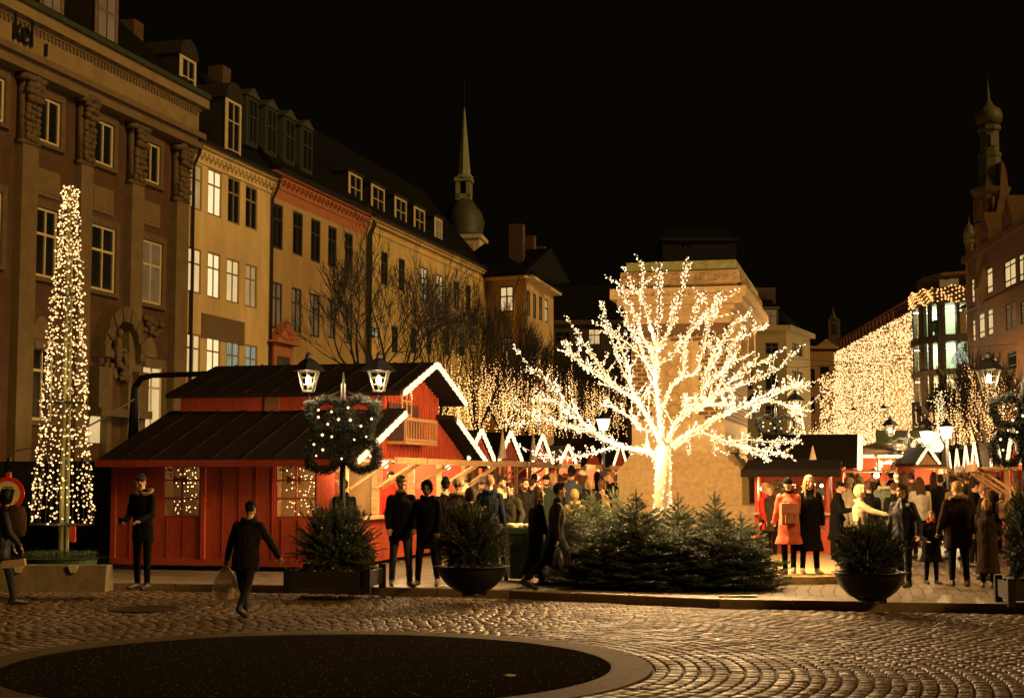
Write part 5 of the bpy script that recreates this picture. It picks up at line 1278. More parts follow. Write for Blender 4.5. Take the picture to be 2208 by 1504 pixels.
# ---- planters
def bowl_planter(px, Y, label, fl, topy, zoff=0.0, w=.5):
    p = at(px, 1100, Y); r = thing('bowl_planter', label, 'planter', (p.x, Y, zoff))
    h = .46
    prof = [(.16, 0), (.17, .02), (.13, .03), (.20, .05)]+[(w*math.sin(t), .02+h*1.02*(1-math.cos(t))) for t in np.linspace(.42, 1.45, 9)]+[(w+.035, h*.92), (w+.04, h*.95), (w-.02, h*.95), (w-.05, h*.85)]
    MB().lathe(prof, (0,0,0), 40).build('bowl', pm('black_iron', (.012,.011,.010), .38, .3, 9, .2, 30, .3), r, True)
    mb = MB()
    for a in (0, 2.1, 4.2): MB().box(-.05+.17*math.cos(a), .05+.17*math.cos(a), -.05+.17*math.sin(a), .05+.17*math.sin(a), 0, .06).build('foot', MATS['black_iron'], r)
    MB().lathe([(w-.06, h*.86), (.001, h*.9)], (0,0,0), 24).build('soil', pm('potting_soil', (.02,.015,.01), .95, .3, 30), r)
    bush = []
    rr = random.Random(int(px)); H = at(px, topy, Y).z-(zoff+h*.85)
    f = fir((p.x, Y, zoff+h*.50), fl, 1.0, rr.random()*6, 3); f.scale = (w/.5, w/.5, (H+h*.35)/1.0)
    return r
bowl_planter(1018, 23.2, 'black iron bowl planter holding a dense dark bush, left of the wheelie bin', 'dense dark fir bush growing in the left bowl planter', 1085, 0, .53)
bowl_planter(1873, 21.75, 'black iron bowl planter at the kerb on the right, holding dark conifers', 'dark conifer with upright tips in the right bowl planter', 1118, 0, .50)
def square_planter(px, Y, w, label, fl, topy, z0=0, h=.38):
    p = at(px, 1100, Y); r = thing('square_planter', label, 'planter', (p.x, Y, z0), R(-6))
    for sx in (-1, 1):
        for sy in (-1, 1): MB().box(sx*w-.05, sx*w+.05, sy*w-.05, sy*w+.05, 0, h).build('corner_post', BLACK, r)
    mb = MB(); mb.box(-w, w, -w-.02, -w+.02, .08, h-.05); mb.box(-w, w, w-.02, w+.02, .08, h-.05); mb.box(-w-.02, -w+.02, -w, w, .085, h-.055); mb.box(w-.02, w+.02, -w, w, .085, h-.055); mb.build('side_board', pm('black_stained_wood', (.014,.012,.010), .6, .3, 8, .2, 30), r)
    MB().box(-w, w, -w, w, .10, h-.1).build('soil', MATS.get('potting_soil') or BLACK, r)
    H = at(px, topy, Y).z-z0-h+.25; f = fir((p.x, Y, z0+h-.30), fl, 1.0, 1.0, 3); f.scale = (1.45*w/.62, 1.25*w/.62, (H+.1)/1.0); return r
square_planter(726, 24.2, .62, 'black square timber planter on feet in front of the lamp post', 'dark fir spilling over the square planter by the lamp post', 1092)
square_planter(2228, 21.5, .42, 'black square planter cut by the right picture edge', 'dark fir in the planter cut by the right picture edge', 1045)
# ================================================================ LIGHT CONE, BARRIER, SIGN, BIN
def light_cone():
    Y = 26.5; c = at(134, 1100, Y); r = thing('light_cone', 'tall slim cone of golden fairy lights at the left, above a dark green tub', 'light tree', (c.x, Y, 0))
    Z = lambda y: at(134, y, Y).z; zt, zb = Z(400), Z(1132); rb = 66/F*Y; rt = 13/F*Y
    pole = pm('galvanised_green', (.20,.20,.09), .45, .2, 4, metal=.3)
    MB().tube([(0,0,.2),(0,0,zt)], [.05,.035], 8).tube([(.10,0,.2),(.06,0,zt-1)], [.035,.02], 8).build('mast', pole, r)
    for y in (1130, 868, 636):
        z = Z(y); rad = rb+(rt-rb)*(z-zb)/(zt-zb)
        mb = MB().tube([(rad*math.cos(t), rad*math.sin(t), z) for t in [i*math.pi/12 for i in range(25)]], .012, 5)
        mb.tube([(-rad,0,z),(rad,0,z)], .010, 4).tube([(0,-rad,z),(0,rad,z)], .010, 4); mb.tube([(.32*rad*math.cos(t), .32*rad*math.sin(t), z) for t in [i*math.pi/6 for i in range(13)]], .03, 5); mb.build('hoop', BLACK, r)
    pts = []; wires = MB()
    for k in range(34):
        a = 2*math.pi*k/34+random.uniform(-.06,.06); wires.tube([(rb*math.cos(a), rb*math.sin(a), zb), (rt*math.cos(a+.1), rt*math.sin(a+.1), zt)], .003, 3, cap=False)
        n = 44
        for i in range(n):
            f = (i+random.random())/n; f = f**.92; rad = rb+(rt-rb)*f+random.gauss(0, .025); aa = a+.1*f+random.gauss(0, .05)
            pts.append((rad*math.cos(aa), rad*math.sin(aa), zb+(zt-zb)*f+.03*math.sin(i)))
    wires.build('wire', BLACK, r)
    fairy(r, pts, .0175, E_CONE, 100)
    for f, e in ((.1, 5), (.45, 6), (.8, 5)): plamp('added_fill_light', (.0, -rb-.1, zb+(zt-zb)*f), e, (1,.66,.28), .02, r)
    b = at(157, 1168, Y-.4)-Vector((c.x, Y, 0)); MB().box(b.x-.045, b.x+.045, b.y-.02, b.y+.02, b.z, b.z+.27).build('red_tag', pm('red_tag', (.6,.06,.03), .5), r)
    w_ = .62; p = thing('planter_tub', 'dark green oval tub filled with conifer sprigs under the light cone', 'planter', (c.x, Y-.1, 0))
    MB().lathe([(w_, 0), (w_+.02, .36), (w_+.05, .38), (w_-.03, .38)], (0,0,0), 30, sy=.7).build('tub', pm('dark_green_tub', (.015,.045,.018), .5, .2), p)
    MB().lathe([(w_-.03, .34), (.01, .38)], (0,0,0), 20, sy=.7).build('soil', BLACK, p)
    g = MB(); rr = random.Random(2)
    for k in range(2600):
        a = rr.uniform(0, 6.28); q = rr.random()**.5*w_*1.05; s = Vector((q*math.cos(a), q*math.sin(a)*.7, .40+.10*rr.random())); d = Vector((rr.gauss(0,1), rr.gauss(0,1), rr.gauss(.4,.6))).normalized()*.055
        n = Vector((rr.gauss(0,1), rr.gauss(0,1), rr.gauss(0,1))).normalized()*.006; g.add([s-n, s+n, s+d], [(0,1,2)])
    g.build('conifer_sprigs', pm('fir_green', (.035,.055,.018), .7), p)
light_cone()
def barrier():
    a = gr(-130, 1272); b = gr(258, 1270); Y = 24.0; a.y = Y; a.x = (-130-CX)/F*Y; b.x = (240-CX)/F*Y; L = b.x-a.x
    r = thing('concrete_barrier', 'low concrete road barrier with two lifting notches, in front of the light cone', 'barrier', (a.x, Y, ROADZ+.12), R(-3))
    mb = MB(); P = [(0, .0), (0.42, .0), (.36, .40), (.06, .40)]   # y,z profile
    n = 1; mb.add([(0, y, z) for y, z in P]+[(L, y, z) for y, z in P], [(0,1,2,3),(7,6,5,4),(0,4,5,1),(1,5,6,2),(2,6,7,3),(3,7,4,0)])
    m = mb.build('body', pm('barrier_concrete', (.22,.17,.10), .85, .25, 6, .3, 40), r)
    for px in (51, 170):
        x = (px-CX)/F*Y-a.x; MB().prism([(x-.08,.402),(x+.08,.402),(x+.035,.29),(x-.035,.29)], -.012, .1).build('notch', FRAMEW, r)
barrier()
def hoarding():
    a = at(-60, 1000, 34); b = at(262, 1000, 34); w = b.x-a.x; r = thing('hoarding', 'dark green hoarding of panels behind the light cone, left of the red hall', 'fence', (a.x, 34, 0), R(-3))
    for k in range(4): MB().box(w*k/4+.03, w*(k+1)/4-.03, 0, .05, .05, 2.12).build('panel', pm('dark_green_panel', (.014,.016,.009), .7, .3, 3, .2, 20, spec=.2), r)
    for k in range(5): MB().box(w*k/4-.03, w*k/4+.03, -.03, .08, 0, 2.2).build('post', BLACK, r)
hoarding()
def road_sign():
    Y = 24.6; c = at(17, 1064, Y); r = thing('road_sign', 'round red ringed sign forbidding cars and motorcycles at the left edge', 'sign', (c.x, Y, 0)); z = c.z; q = 36/F*Y
    MB().tube([(0,.03,0),(0,.03,z+q+.08)], .03, 8).build('post', pm('sign_post_steel', (.25,.2,.14), .5, .1, metal=.5), r)
    X = Matrix.Translation((0,0,z)) @ Matrix.Rotation(R(90), 4, 'X')
    MB().lathe([(q, 0), (q, .02)], (0,0,0), 40).xf(X).build('red_disc', pm('sign_red', (.62,.04,.02), .35, .05), r)
    MB().lathe([(q*.74, .0205), (q*.74, .026)], (0,0,0), 40).xf(X).build('cream_disc', pm('sign_cream', (.72,.58,.32), .4, .05), r)
    k = q/36; Y0 = -.03
    car = MB(); P = lambda x, y: ((x-17)*k, z-(y-1064)*k)
    def ln(pts, w=1.3):
        for a, b in zip(pts[:-1], pts[1:]): a, b = P(*a), P(*b); car.bar((a[0], Y0, a[1]), (b[0], Y0, b[1]), w*k, .006, up=(0, 1, 0)) if False else car.tube([(a[0], Y0, a[1]), (b[0], Y0, b[1])], w*k*.6, 5)
    ln([(6,1054),(9,1049),(26,1049),(29,1054),(31,1057),(31,1064),(4,1064),(4,1057),(6,1054),(29,1054)]); ln([(10,1059),(25,1059)], 2.2); ln([(5,1064),(5,1068)], 3); ln([(28,1064),(28,1068)], 3)
    car.build('car_symbol', BLACK, r)
    mo = MB(); car = mo; ln([(8,1082),(14,1080),(22,1079),(30,1082)], 2); ln([(26,1076),(30,1082),(31,1086)], 1.6); ln([(18,1076),(24,1078)], 2.5)
    for cx in (8, 29): mo.tube([((cx-17)*k+3.4*k*math.cos(t), Y0, z-(1086-1064)*k+3.4*k*math.sin(t)) for t in [i*math.pi/5 for i in range(11)]], .8*k, 4)
    mo.build('motorcycle_symbol', BLACK, r)
    MB().box(-.035, .035, -.02, .06, z+q, z+q+.07).build('bracket', pm('sign_red', (.62,.04,.02)), r)
road_sign()
def bin_():
    Y = 26.3; c = at(1120, 1100, Y); r = thing('wheelie_bin', 'dark green wheelie bin with overfull rubbish behind the long coated walkers', 'bin', (c.x, Y, 0), R(8)); H = at(1120, 1136, Y).z; w = 29/F*Y
    MB().add([(-w*.85,-.28,.06),(w*.85,-.28,.06),(w*.85,.28,.06),(-w*.85,.28,.06),(-w,-.34,H),(w,-.34,H),(w,.34,H),(-w,.34,H)], [(3,2,1,0),(4,5,6,7),(0,1,5,4),(1,2,6,5),(2,3,7,6),(3,0,4,7)]).build('body', pm('bin_green', (.012,.035,.016), .45, .15), r)
    MB().box(-w-.03, w+.03, -.37, .37, H-.10, H-.003).build('rim', MATS['bin_green'], r)
    rb = MB(); rr = random.Random(1)
    for k in range(16): rb.ell((rr.uniform(-w, w)*.8, rr.uniform(-.25,.25), H+.02), (.07,.06,.05), 7)
    rb.build('rubbish', pm('crumpled_paper', (.42,.33,.18), .8, .4, 12), r, True)
    for s in (-1, 1): MB().lathe([(.09, -.03), (.09, .03)], (0,0,0), 16).xf(Matrix.Translation((s*w*.85,.26,.09)) @ Matrix.Rotation(R(90), 4, 'Y')).build('wheel', BLACK, r)
bin_()
# manhole covers and litter
for px, py, rad, lab in ((313, 1314, .5, 'round iron manhole cover in the cobbles, left of centre'), ):
    p = gr(px, py, ROADZ); m = thing('manhole_cover', lab, 'manhole cover', (p.x, p.y, ROADZ+.012))
    MB().lathe([(rad, -.03), (rad, .006), (rad-.05, .006), (rad-.05, .0), (.001, .0)], (0,0,0), 36).build('lid', pm('worn_iron', (.05,.04,.03), .35, .3, 20, metal=.6), m)
p = gr(1097, 1459, ROADZ); o = MB().ell((0,0,.012), (.05,.03,.014), 8).ell((.04,.012,.01), (.03,.025,.012), 7).build('litter', pm('crumpled_paper', (.42,.33,.18), .8, .4, 12)); o.location = (p.x, p.y, ROADZ+.005); tag(o, 'small crumpled scrap of litter on the dark asphalt circle', 'litter')
p = gr(1590, 1288); o = MB().box(-.28,.28,-.06,.1,-.10,.03).build('ramp_block', FRAMEW); o.location = (p.x, p.y+.04, .0); tag(o, 'pale wedge block lying on the kerb below the firs', 'block')
# ================================================================ STREET LAMPS
def lantern_mesh(par, s=1.0, lit=True, off=(0,0,0), tilt=0):
    r = bpy.data.objects.new('lantern', None); 
    ox, oy, oz = off; m = MB()
    wt, wb, h = .125*s, .065*s, .26*s
    top = [(ox-wt,oy-wt,oz+h),(ox+wt,oy-wt,oz+h),(ox+wt,oy+wt,oz+h),(ox-wt,oy+wt,oz+h)]; bot = [(ox-wb,oy-wb,oz),(ox+wb,oy-wb,oz),(ox+wb,oy+wb,oz),(ox-wb,oy+wb,oz)]
    for a, b in zip(top, bot): m.bar(a, b, .02*s, .02*s)
    for k in range(4):
        m.bar(top[k], top[(k+1) % 4], .02*s, .02*s); m.bar(bot[k], bot[(k+1) % 4], .02*s, .02*s)
        for f in (.33, .66):
            a = Vector(bot[k]).lerp(Vector(top[k]), f); b = Vector(bot[(k+1) % 4]).lerp(Vector(top[(k+1) % 4]), f); m.bar(a, b, .009*s, .009*s)
        a = (Vector(bot[k])+Vector(bot[(k+1) % 4]))/2; b = (Vector(top[k])+Vector(top[(k+1) % 4]))/2; m.bar(a, b, .009*s, .009*s)
    m.lathe([(wt*1.9, h), (wt*1.7, h+.02*s), (wt*.9, h+.12*s), (wt*.35, h+.17*s), (wt*.3, h+.22*s), (.01, h+.25*s)], (ox, oy, oz), 4)
    fr = m.build('lantern_frame', BLACK, par)
    g = MB(); g.add([Vector(p)*1 for p in bot+top], [(0,1,5,4),(1,2,6,5),(2,3,7,6),(3,0,4,7)]); g.build('lantern_glass', glass('warm_lamp_glass', (.95,.85,.6)), fr)
    MB().ell((ox, oy, oz+h*.55), (.035*s, .035*s, .06*s), 10).build('lamp_bulb', em('street_bulb', (1,.8,.45), 9), fr)
    return fr
def greens(mb, c, rad, n, rr, sp=.05):
    for _ in range(n):
        t = rr.uniform(0, 6.283); a = rr.uniform(0, 6.283); q = sp*rr.uniform(.2, 1)
        p = c+Vector(((rad+q*math.cos(a))*math.cos(t), q*math.sin(a), (rad+q*math.cos(a))*math.sin(t)))
        d = Vector((rr.gauss(0,1), rr.gauss(0,1), rr.gauss(0,1))).normalized()*.05; s = d.orthogonal().normalized()*.006; mb.add([p-s, p+s, p+d], [(0,1,2)])
def wreath_lamp(px, Y, s, label, wl, lz=815, n=5200, ex=20, rz=0.0):
    c = at(px, 1100, Y); r = thing('street_lamp', label, 'street lamp', (c.x, Y, 0), rz)
    Zy = lambda y: CAMH+(HZ-y)/F*Y*1.0
    ztop = Zy(lz)
    MB().tube([(0,0,0),(0,0,.4)], .10, 10).tube([(0,0,.4),(0,0,ztop-.1)], [.055,.045], 10).tube([(0,0,ztop-.1),(0,0,ztop+.1)], [.03,.01], 8).build('post', BLACK, r)
    arm = MB(); arm.tube(catmull([(-.60*s,0,ztop-.28),(-.5*s,0,ztop-.42),(-.2*s,0,ztop-.30),(0,0,ztop-.22),(.2*s,0,ztop-.30),(.5*s,0,ztop-.42),(.60*s,0,ztop-.28)], .05), .02, 6); arm.build('arm', BLACK, r)
    for sx in (-1, 1):
        lantern_mesh(r, 1.3*s, True, (sx*.60*s, 0, ztop-.22*s))
        plamp('lantern_light', (sx*.60*s+.02, -.22*s, ztop-.08*s), ex, (1,.70,.34), .02, r)
    wz = (ztop-.5*s)
    w_ = thing('wreath_garland', wl, 'garland', (c.x, Y-.06, 0), rz)
    g = MB(); rr = random.Random(int(px)); C = [(-.28*s, wz-.12*s), (.28*s, wz-.12*s), (-.32*s, wz-.80*s), (.34*s, wz-.80*s)]
    for i, (x, z) in enumerate(C):
        greens(g, Vector((x, 0, z)), (.26 if i < 2 else .27)*s, n, rr, .085*s)
    for k in range(int(n*1.2)):   # central stem of greenery
        p = Vector((rr.gauss(0, .12)*s, rr.gauss(0, .05), wz-.45*s+rr.uniform(-.5, .45)*s)); d = Vector((rr.gauss(0,1), rr.gauss(0,1), rr.gauss(0,1))).normalized()*.05; q = d.orthogonal().normalized()*.006; g.add([p-q, p+q, p+d], [(0,1,2)])
    for sx in (-1, 1):
        for k in range(n//2):
            z = rr.uniform(-1.05, .12); p = Vector((sx*(.55+.03*math.cos(z*5))*s+rr.gauss(0,.035), rr.gauss(0,.04), wz+z*s)); 
            if abs(z+.47) < .25: p.x -= sx*.07*s
            d = Vector((rr.gauss(0,1), rr.gauss(0,1), rr.gauss(0,1))).normalized()*.05; q = d.orthogonal().normalized()*.006; g.add([p-q, p+q, p+d], [(0,1,2)])
    g.build('evergreen', pm('dark_garland', (.006,.010,.004), .7, .4, 12), w_)
    fr = MB()
    for x, z in C: fr.tube([(x+.27*s*math.cos(t), .0, z+.27*s*math.sin(t)) for t in [i*math.pi/10 for i in range(21)]], .03*s, 6)
    fr.build('hoop', BLACK, w_)
    B = [(-.40,-.0),(-.18,-.03),(-.40,-.12),(-.06,-.16),(-.24,-.24),(.14,-.17),(.32,-.27),(.50,-.15),(-.33,-.42),(-.17,-.45),(.21,-.5),(.41,-.45),(-.47,-.58),(-.32,-.67),(-.43,-.77),(.48,-.78),(.30,-.88),(0,-.82),(.1,.04)]
    fairy(w_, [(x*s, -.10, wz+z*s-.05) for x, z in B], .022*s if s > .9 else .03*s, E_BULB, 19)
    return r
wreath_lamp(738, 26.0, 1.0, 'black lamp post with two lit lanterns in front of the market hall', 'dark evergreen garland of four hoops hung on the lamp post before the red hall')
wreath_lamp(1675, 46, 1.0, 'lamp post hidden by its garland, right of the monument near the star cone', 'dark garland of hoops on the lamp post right of the monument', 872, 1600, 20)
wreath_lamp(1962, 46, .9, 'lamp post with garland in the right background by the green banner', 'dark garland with round bulbs by the green banner in the background', 925, 1600, 20)
wreath_lamp(2212, 27.5, 1.0, 'black lamp post with a glowing lantern at the right picture edge', 'dark garland below the lantern at the right picture edge', 812, 5200, 14)
def bell_lamp(px, py, Y, label, e=260, arm=None, z0=0):
    c = at(px, py, Y); r = thing('street_lamp', label, 'street lamp', (c.x, Y, 0)); z = c.z; s = Y/45
    MB().lathe([(.115*s, -.16*s), (.20*s, .16*s)], (0,0,z), 12).build('lamp_glass', em('frosted_lamp', (1,.72,.36), 1.6), r, True)
    MB().lathe([(.24*s, .163*s), (.20*s, .2*s), (.07*s, .30*s), (.03*s, .42*s)], (0,0,z), 12).build('lamp_hood', BLACK, r, True)
    MB().tube([(0,.0,0),(0,.0,z-.165*s)], .05, 8).build('post', BLACK, r)
    plamp('lamp_light', (0, -.32*s, z-.1), e, (1,.68,.32), .03, r)
bell_lamp(1998, 942, 46, 'bell shaped street lamp, lower one of the pair in the right background')
bell_lamp(2041, 932, 43, 'bell shaped street lamp, taller one of the pair in the right background')
bell_lamp(1301, 915, 48, 'bell shaped street lamp glowing behind the left branches of the light tree', 130)
for px, py, Y, e, lab in ((2007, 862, 108, 900, 'lit pendant street lamp hanging before the glazed corner building'), (1840, 884, 140, 350, 'dark pendant lamp seen against the left part of the light wall'), (1906, 880, 125, 500, 'dark pendant lamp seen against the right part of the light wall'), (1722, 902, 105, 500, 'pendant lamp added to light the olive corner house')):  # the last lamp is added to brighten the olive house
    c = at(px, py, Y); r = thing('pendant_lamp', lab, 'pendant lamp', c); MB().lathe([(.34, -.02), (.30, .06), (.12, .2), (.04, .32)], (0,0,0), 16).build('shade', BLACK, r, True)
    MB().lathe([(.01, -.12), (.2, -.08), (.28, -.03)], (0,0,0), 14).build('diffuser', E_LAMP if px > 2000 or px < 1750 else E_FAR, r, True); MB().tube([(0,0,.32),(0,0,3.5)], .02, 4).tube([(-9,0,4.2),(0,0,3.5),(9,0,4.2)], .015, 4).build('cable', BLACK, r); plamp('lamp_light', (0, 0, -.35), e, (1,.60,.24), .1, r)  # dark lamps are given light too, to brighten the house fronts
# lit snow figure on the roof, right background
c = at(2020, 972, 45); s_ = thing('lit_figure', 'overexposed white lit seal figure on the hut roofs beside the street lamps', 'light figure', c)
MB().lathe([(.18, -.05), (.34, .12), (.36, .3), (.25, .5), (.16, .65), (.20, .8), (.13, .95), (.01, 1.0)], (0,0,0), 16, sy=.7).build('body', em('lit_figure_skin', (1,.86,.72), .30), s_, True); s_.scale = (.6,.6,.6)
MB().ell((-.2, 0, .85), (.2,.08,.08), 8).build('snout', MATS['lit_figure_skin'], s_)
# ================================================================ BARE TREES WITH HANGING LIGHTS
BARK = pm('silhouette_bark', (.012,.008,.005), .8, .3, 8, .3, 30)  # bark darkened so the trees read as unlit silhouettes
def bare_tree(px, Y, ytop, hw_px, label, seed, hl='', lights=0, light_mat=None, ly=(745, 940), lr=.022, spread=None, fork=.38, name='bare_tree'):
    rr = random.Random(seed); nr = np.random.default_rng(seed); c = at(px, 900, Y); H = at(px, ytop, Y).z; hw = hw_px/F*Y
    r = thing(name, label, 'tree', (c.x, Y, 0)); tb = MB(); cr = MB(); tips = []; nodes = []
    hf = H*fork
    tb.tube([(0,0,0),(.05,0,hf*.5),(0,0,hf)], [.19, .16, .14], 10)
    def grow(p, d, L, rad, lev):
        n = 4; pts = [p]; q = p; dd = d.copy()
        for i in range(n):
            dd = (dd+Vector((rr.gauss(0,.13), rr.gauss(0,.13), rr.gauss(.05,.10)))).normalized(); q = q+dd*L/n; pts.append(q)
        radii = [rad*(1-.45*i/n) for i in range(n+1)]
        cr.tube(pts, radii, 6 if lev < 2 else 3 if lev > 3 else 4, cap=False)
        if lev >= 6: tips.append(q); return
        kids = 3 if lev < 3 else 3
        for k in range(kids):
            t = rr.uniform(.45, 1) if k else 1; base = pts[min(n, int(t*n+.5))]
            ang = rr.uniform(.25, .75) if k else rr.uniform(.05, .3); ax = Vector((rr.gauss(0,1), rr.gauss(0,1), rr.gauss(0,1))).cross(dd).normalized()
            nd = (Matrix.Rotation(ang, 3, ax) @ dd); nd.z += .10; nd.normalize(); nodes.append(base)
            grow(base, nd, L*rr.uniform(.62, .84), max(radii[-1]*(.85 if k == 0 else .66), .0105*Y/55), lev+1)
    nm = 7
    for k in range(nm):
        a = 2*math.pi*k/nm+rr.uniform(-.4,.4); e = rr.uniform(.45, .95); d = Vector((math.cos(a)*e, math.sin(a)*e, 1.0)).normalized()
        grow(Vector((0,0,hf-rr.random()*.5)), d, (H-hf)*.33, .085, 1)
    # fit the crown to the outline read in the photograph
    V = np.array(cr.v); z = V[:, 2]; sc = (H-hf)/max(1e-6, np.percentile(z, 99.7)-hf); V[:, 2] = hf+(z-hf)*np.where(z > hf, sc, 1)
    m = np.percentile(np.abs(V[:, :2]), 95); V[:, :2] *= hw/m; cr.v = [tuple(v) for v in V]
    tb.build('trunk', BARK, r, True); cr.build('crown', BARK, r)
    if lights:
        zt, zb = at(px, ly[0], Y).z, at(px, ly[1], Y).z; P = []
        ns = int(lights/18)
        for k in range(ns):
            a = rr.uniform(0, 6.28); q = hw*1.05*rr.random()**.5; x, y = q*math.cos(a), q*math.sin(a); top = zt-(q/hw)**2*(zt-zb)*.35-rr.random()*(zt-zb)*.4; n = rr.randint(9, 26); st = rr.uniform(.10, .17)
            for i in range(n):
                z_ = top-i*st
                if z_ > zb and rr.random() < .75: P.append((x+rr.gauss(0,.03), y+rr.gauss(0,.03), z_))
        L = thing('hanging_lights', 'small golden lights hanging in the '+hl, 'string lights', (c.x, Y, 0)); fairy(L, P, lr, light_mat or E_FAR, 100 if Y < 75 else 40)
    return r
bare_tree(823, 48, 498, 172, 'nearest bare tree with a wide crown, its trunk rising behind the market hall roof', 11, hl='nearest and widest bare tree behind the market hall', lights=260, ly=(750, 900), lr=.017, fork=.42)
bare_tree(943, 58, 548, 105, 'second bare tree, right of the widest one', 12, hl='second bare tree right of the market hall gable', lights=900, ly=(770, 935), lr=.022)
bare_tree(1028, 66, 600, 95, 'third bare tree in the row, before the church tower', 13, hl='third bare tree before the church tower', lights=1300, ly=(750, 940), lr=.025)
bare_tree(1085, 76, 655, 80, 'fourth bare tree in the row, below the flag', 14, hl='fourth bare tree, before the pale corner house', lights=1300, ly=(745, 940), lr=.028)
bare_tree(1150, 86, 700, 80, 'fifth bare tree, in front of the receding corner house', 15, hl='fifth bare tree, before the receding corner house', lights=1200, ly=(765, 940), lr=.032)
bare_tree(1225, 88, 725, 80, 'sixth bare tree, before the unlit house', 16, hl='sixth bare tree, before the unlit house', lights=1100, ly=(770, 945), lr=.032)
bare_tree(1300, 92, 740, 60, 'last bare tree of the row, half hidden by the monument', 17, hl='last bare tree, half hidden by the monument', lights=900, ly=(780, 945), lr=.032)
bare_tree(2125, 70, 742, 75, 'bare tree hung with lights in front of the brown building', 31, hl='bare tree before the brown right hand building', lights=1900, ly=(765, 955), lr=.030)
bare_tree(2050, 82, 800, 55, 'smaller bare tree hung with lights below the glazed corner', 32, hl='smaller bare tree below the glazed corner', lights=1500, ly=(850, 958), lr=.032)
# star cone and slim column of lights, low light hedge
def star_cone():
    Y = 60; c = at(1718, 900, Y); r = thing('light_cone', 'slim pale light cone topped by a big spiky star, right of the monument', 'light tree', (c.x, Y, 0))
    Z = lambda y: at(1718, y, Y).z; z0, z1 = Z(938), Z(845); MB().tube([(0,0,0),(0,0,z1)], .05, 8).build('mast', FRAMEW, r)
    fairy(r, [((18-15*f)/F*Y*math.cos(a), (18-15*f)/F*Y*math.sin(a), z0+(z1-z0)*f) for f, a in [(random.random()**1.1, random.random()*6.28) for _ in range(420)]], .025, em('pale_led', (1,.68,.32), .75), 60)
    st = MB(); cz = Z(832); P = []
    for k in range(14):
        a = k*2*math.pi/14; L = (.55 if k % 2 else .38)*1.0; e = Vector((math.cos(a)*L, rr_.uniform(-.15,.15) if False else 0, math.sin(a)*L*.8)); st.tube([(0,0,cz), (e.x, 0, cz+e.z)], [.03,.01], 5)
        for i in range(6): P.append((e.x*(i+1)/6, -.04, cz+e.z*(i+1)/6))
    s = st.build('star', FRAMEW, r); fairy(s, P, .025, MATS['pale_led'], 84)
star_cone()
c = at(2027, 900, 70); r = thing('light_column', 'slim upright column of pale lights in front of the glazed corner', 'light tree', (c.x, 70, 0))
MB().tube([(0,0,0),(0,0,at(2027, 842, 70).z)], .04, 6).build('mast', BLACK, r)
fairy(r, [(random.gauss(0,.1), random.gauss(0,.1), random.uniform(at(2027,950,70).z, at(2027,842,70).z)) for _ in range(260)], .025, MATS['pale_led'], 50)
c = at(1818, 940, 90); r = thing('light_garland', 'low tangled band of golden lights under the wall of lights', 'string lights', (c.x, 90, 0))
fairy(r, [(random.uniform(-2.0, 2.3), random.gauss(0,.3), at(1818, 945, 90).z+random.gauss(0,.35)) for _ in range(1100)], .035, MATS['curtain_led'], 60)
# far side street, other houses that close the square seen low between the huts
MB().box(-2, 30, 0, 6, 0, 9).build('closing_wall', DK, thing('far_house', 'low dark house closing the square behind the huts and trees', 'building', (-4, 150, 0)))
# ================================================================ PEOPLE
PEND = []
def blob(mb, name, mat, parent, voxel, smooth=2, folds=0.0, fseed=0):
    o = mb.build(name, mat, parent); m = o.modifiers.new('r', 'REMESH'); m.mode = 'VOXEL'; m.voxel_size = voxel; m.use_smooth_shade = True
    if smooth: s = o.modifiers.new('s', 'SMOOTH'); s.factor = .5; s.iterations = smooth
    PEND.append((o, folds, fseed)); return o
def flush():
    bpy.context.view_layer.update(); dg = bpy.context.evaluated_depsgraph_get(); out = []
    for o, folds, sd in PEND:
        me = bpy.data.meshes.new_from_object(o.evaluated_get(dg)); out.append(me)
    for (o, folds, sd), me in zip(PEND, out):
        n = len(me.vertices)
        if folds and n:
            co = np.empty(n*3, np.float32); me.vertices.foreach_get('co', co); co = co.reshape(-1, 3); no = np.empty(n*3, np.float32); me.vertices.foreach_get('normal', no); no = no.reshape(-1, 3)
            a = np.arctan2(co[:, 1], co[:, 0]+1e-6); ph = sd*1.7
            d = np.sin(a*7+co[:, 2]*5+ph)*.45+np.sin(co[:, 2]*38+a*3+ph*2+2*np.sin(co[:, 0]*20))*.40+np.sin(co[:, 0]*47+co[:, 2]*23+ph)*.25
            co += no*(d*folds)[:, None]; me.vertices.foreach_set('co', co.ravel())
        me.polygons.foreach_set('use_smooth', [True]*len(me.polygons)); me.update()
        old = o.data; o.modifiers.clear(); o.data = me; bpy.data.meshes.remove(old)
    PEND.clear()
def cap(mb, a, b, r0, r1, n=10):
    a = Vector(a); b = Vector(b); d = b-a; L = d.length
    if L < 1e-4: return mb.ell(a, (r0,)*3, n)
    d.normalize(); pts = []; rad = []
    for t in (-1, -.86, -.5, 0): pts.append(a+d*r0*t); rad.append(r0*math.sqrt(max(0, 1-t*t))+1e-4)
    for t in (0, .5, .86, 1): pts.append(b+d*r1*t); rad.append(r1*math.sqrt(max(0, 1-t*t))+1e-4)
    return mb.tube(pts, rad, n)
def loft(mb, rings, n=16):
    vs = []; fs = []
    for c, rx, ry in rings:
        for k in range(n):
            a = 2*math.pi*k/n; vs.append((c[0]+rx*math.cos(a), c[1]+ry*math.sin(a), c[2]))
    for i in range(len(rings)-1):
        for k in range(n):
            a = i*n+k; b = i*n+(k+1) % n; fs.append((a, b, b+n, a+n))
    fs.append(tuple(range(n-1, -1, -1))); fs.append(tuple((len(rings)-1)*n+k for k in range(n)))
    # rings are given from low to high
    return mb.add(vs, fs)
SKIN = pm('skin', (.50,.27,.15), .55, .08, 4)
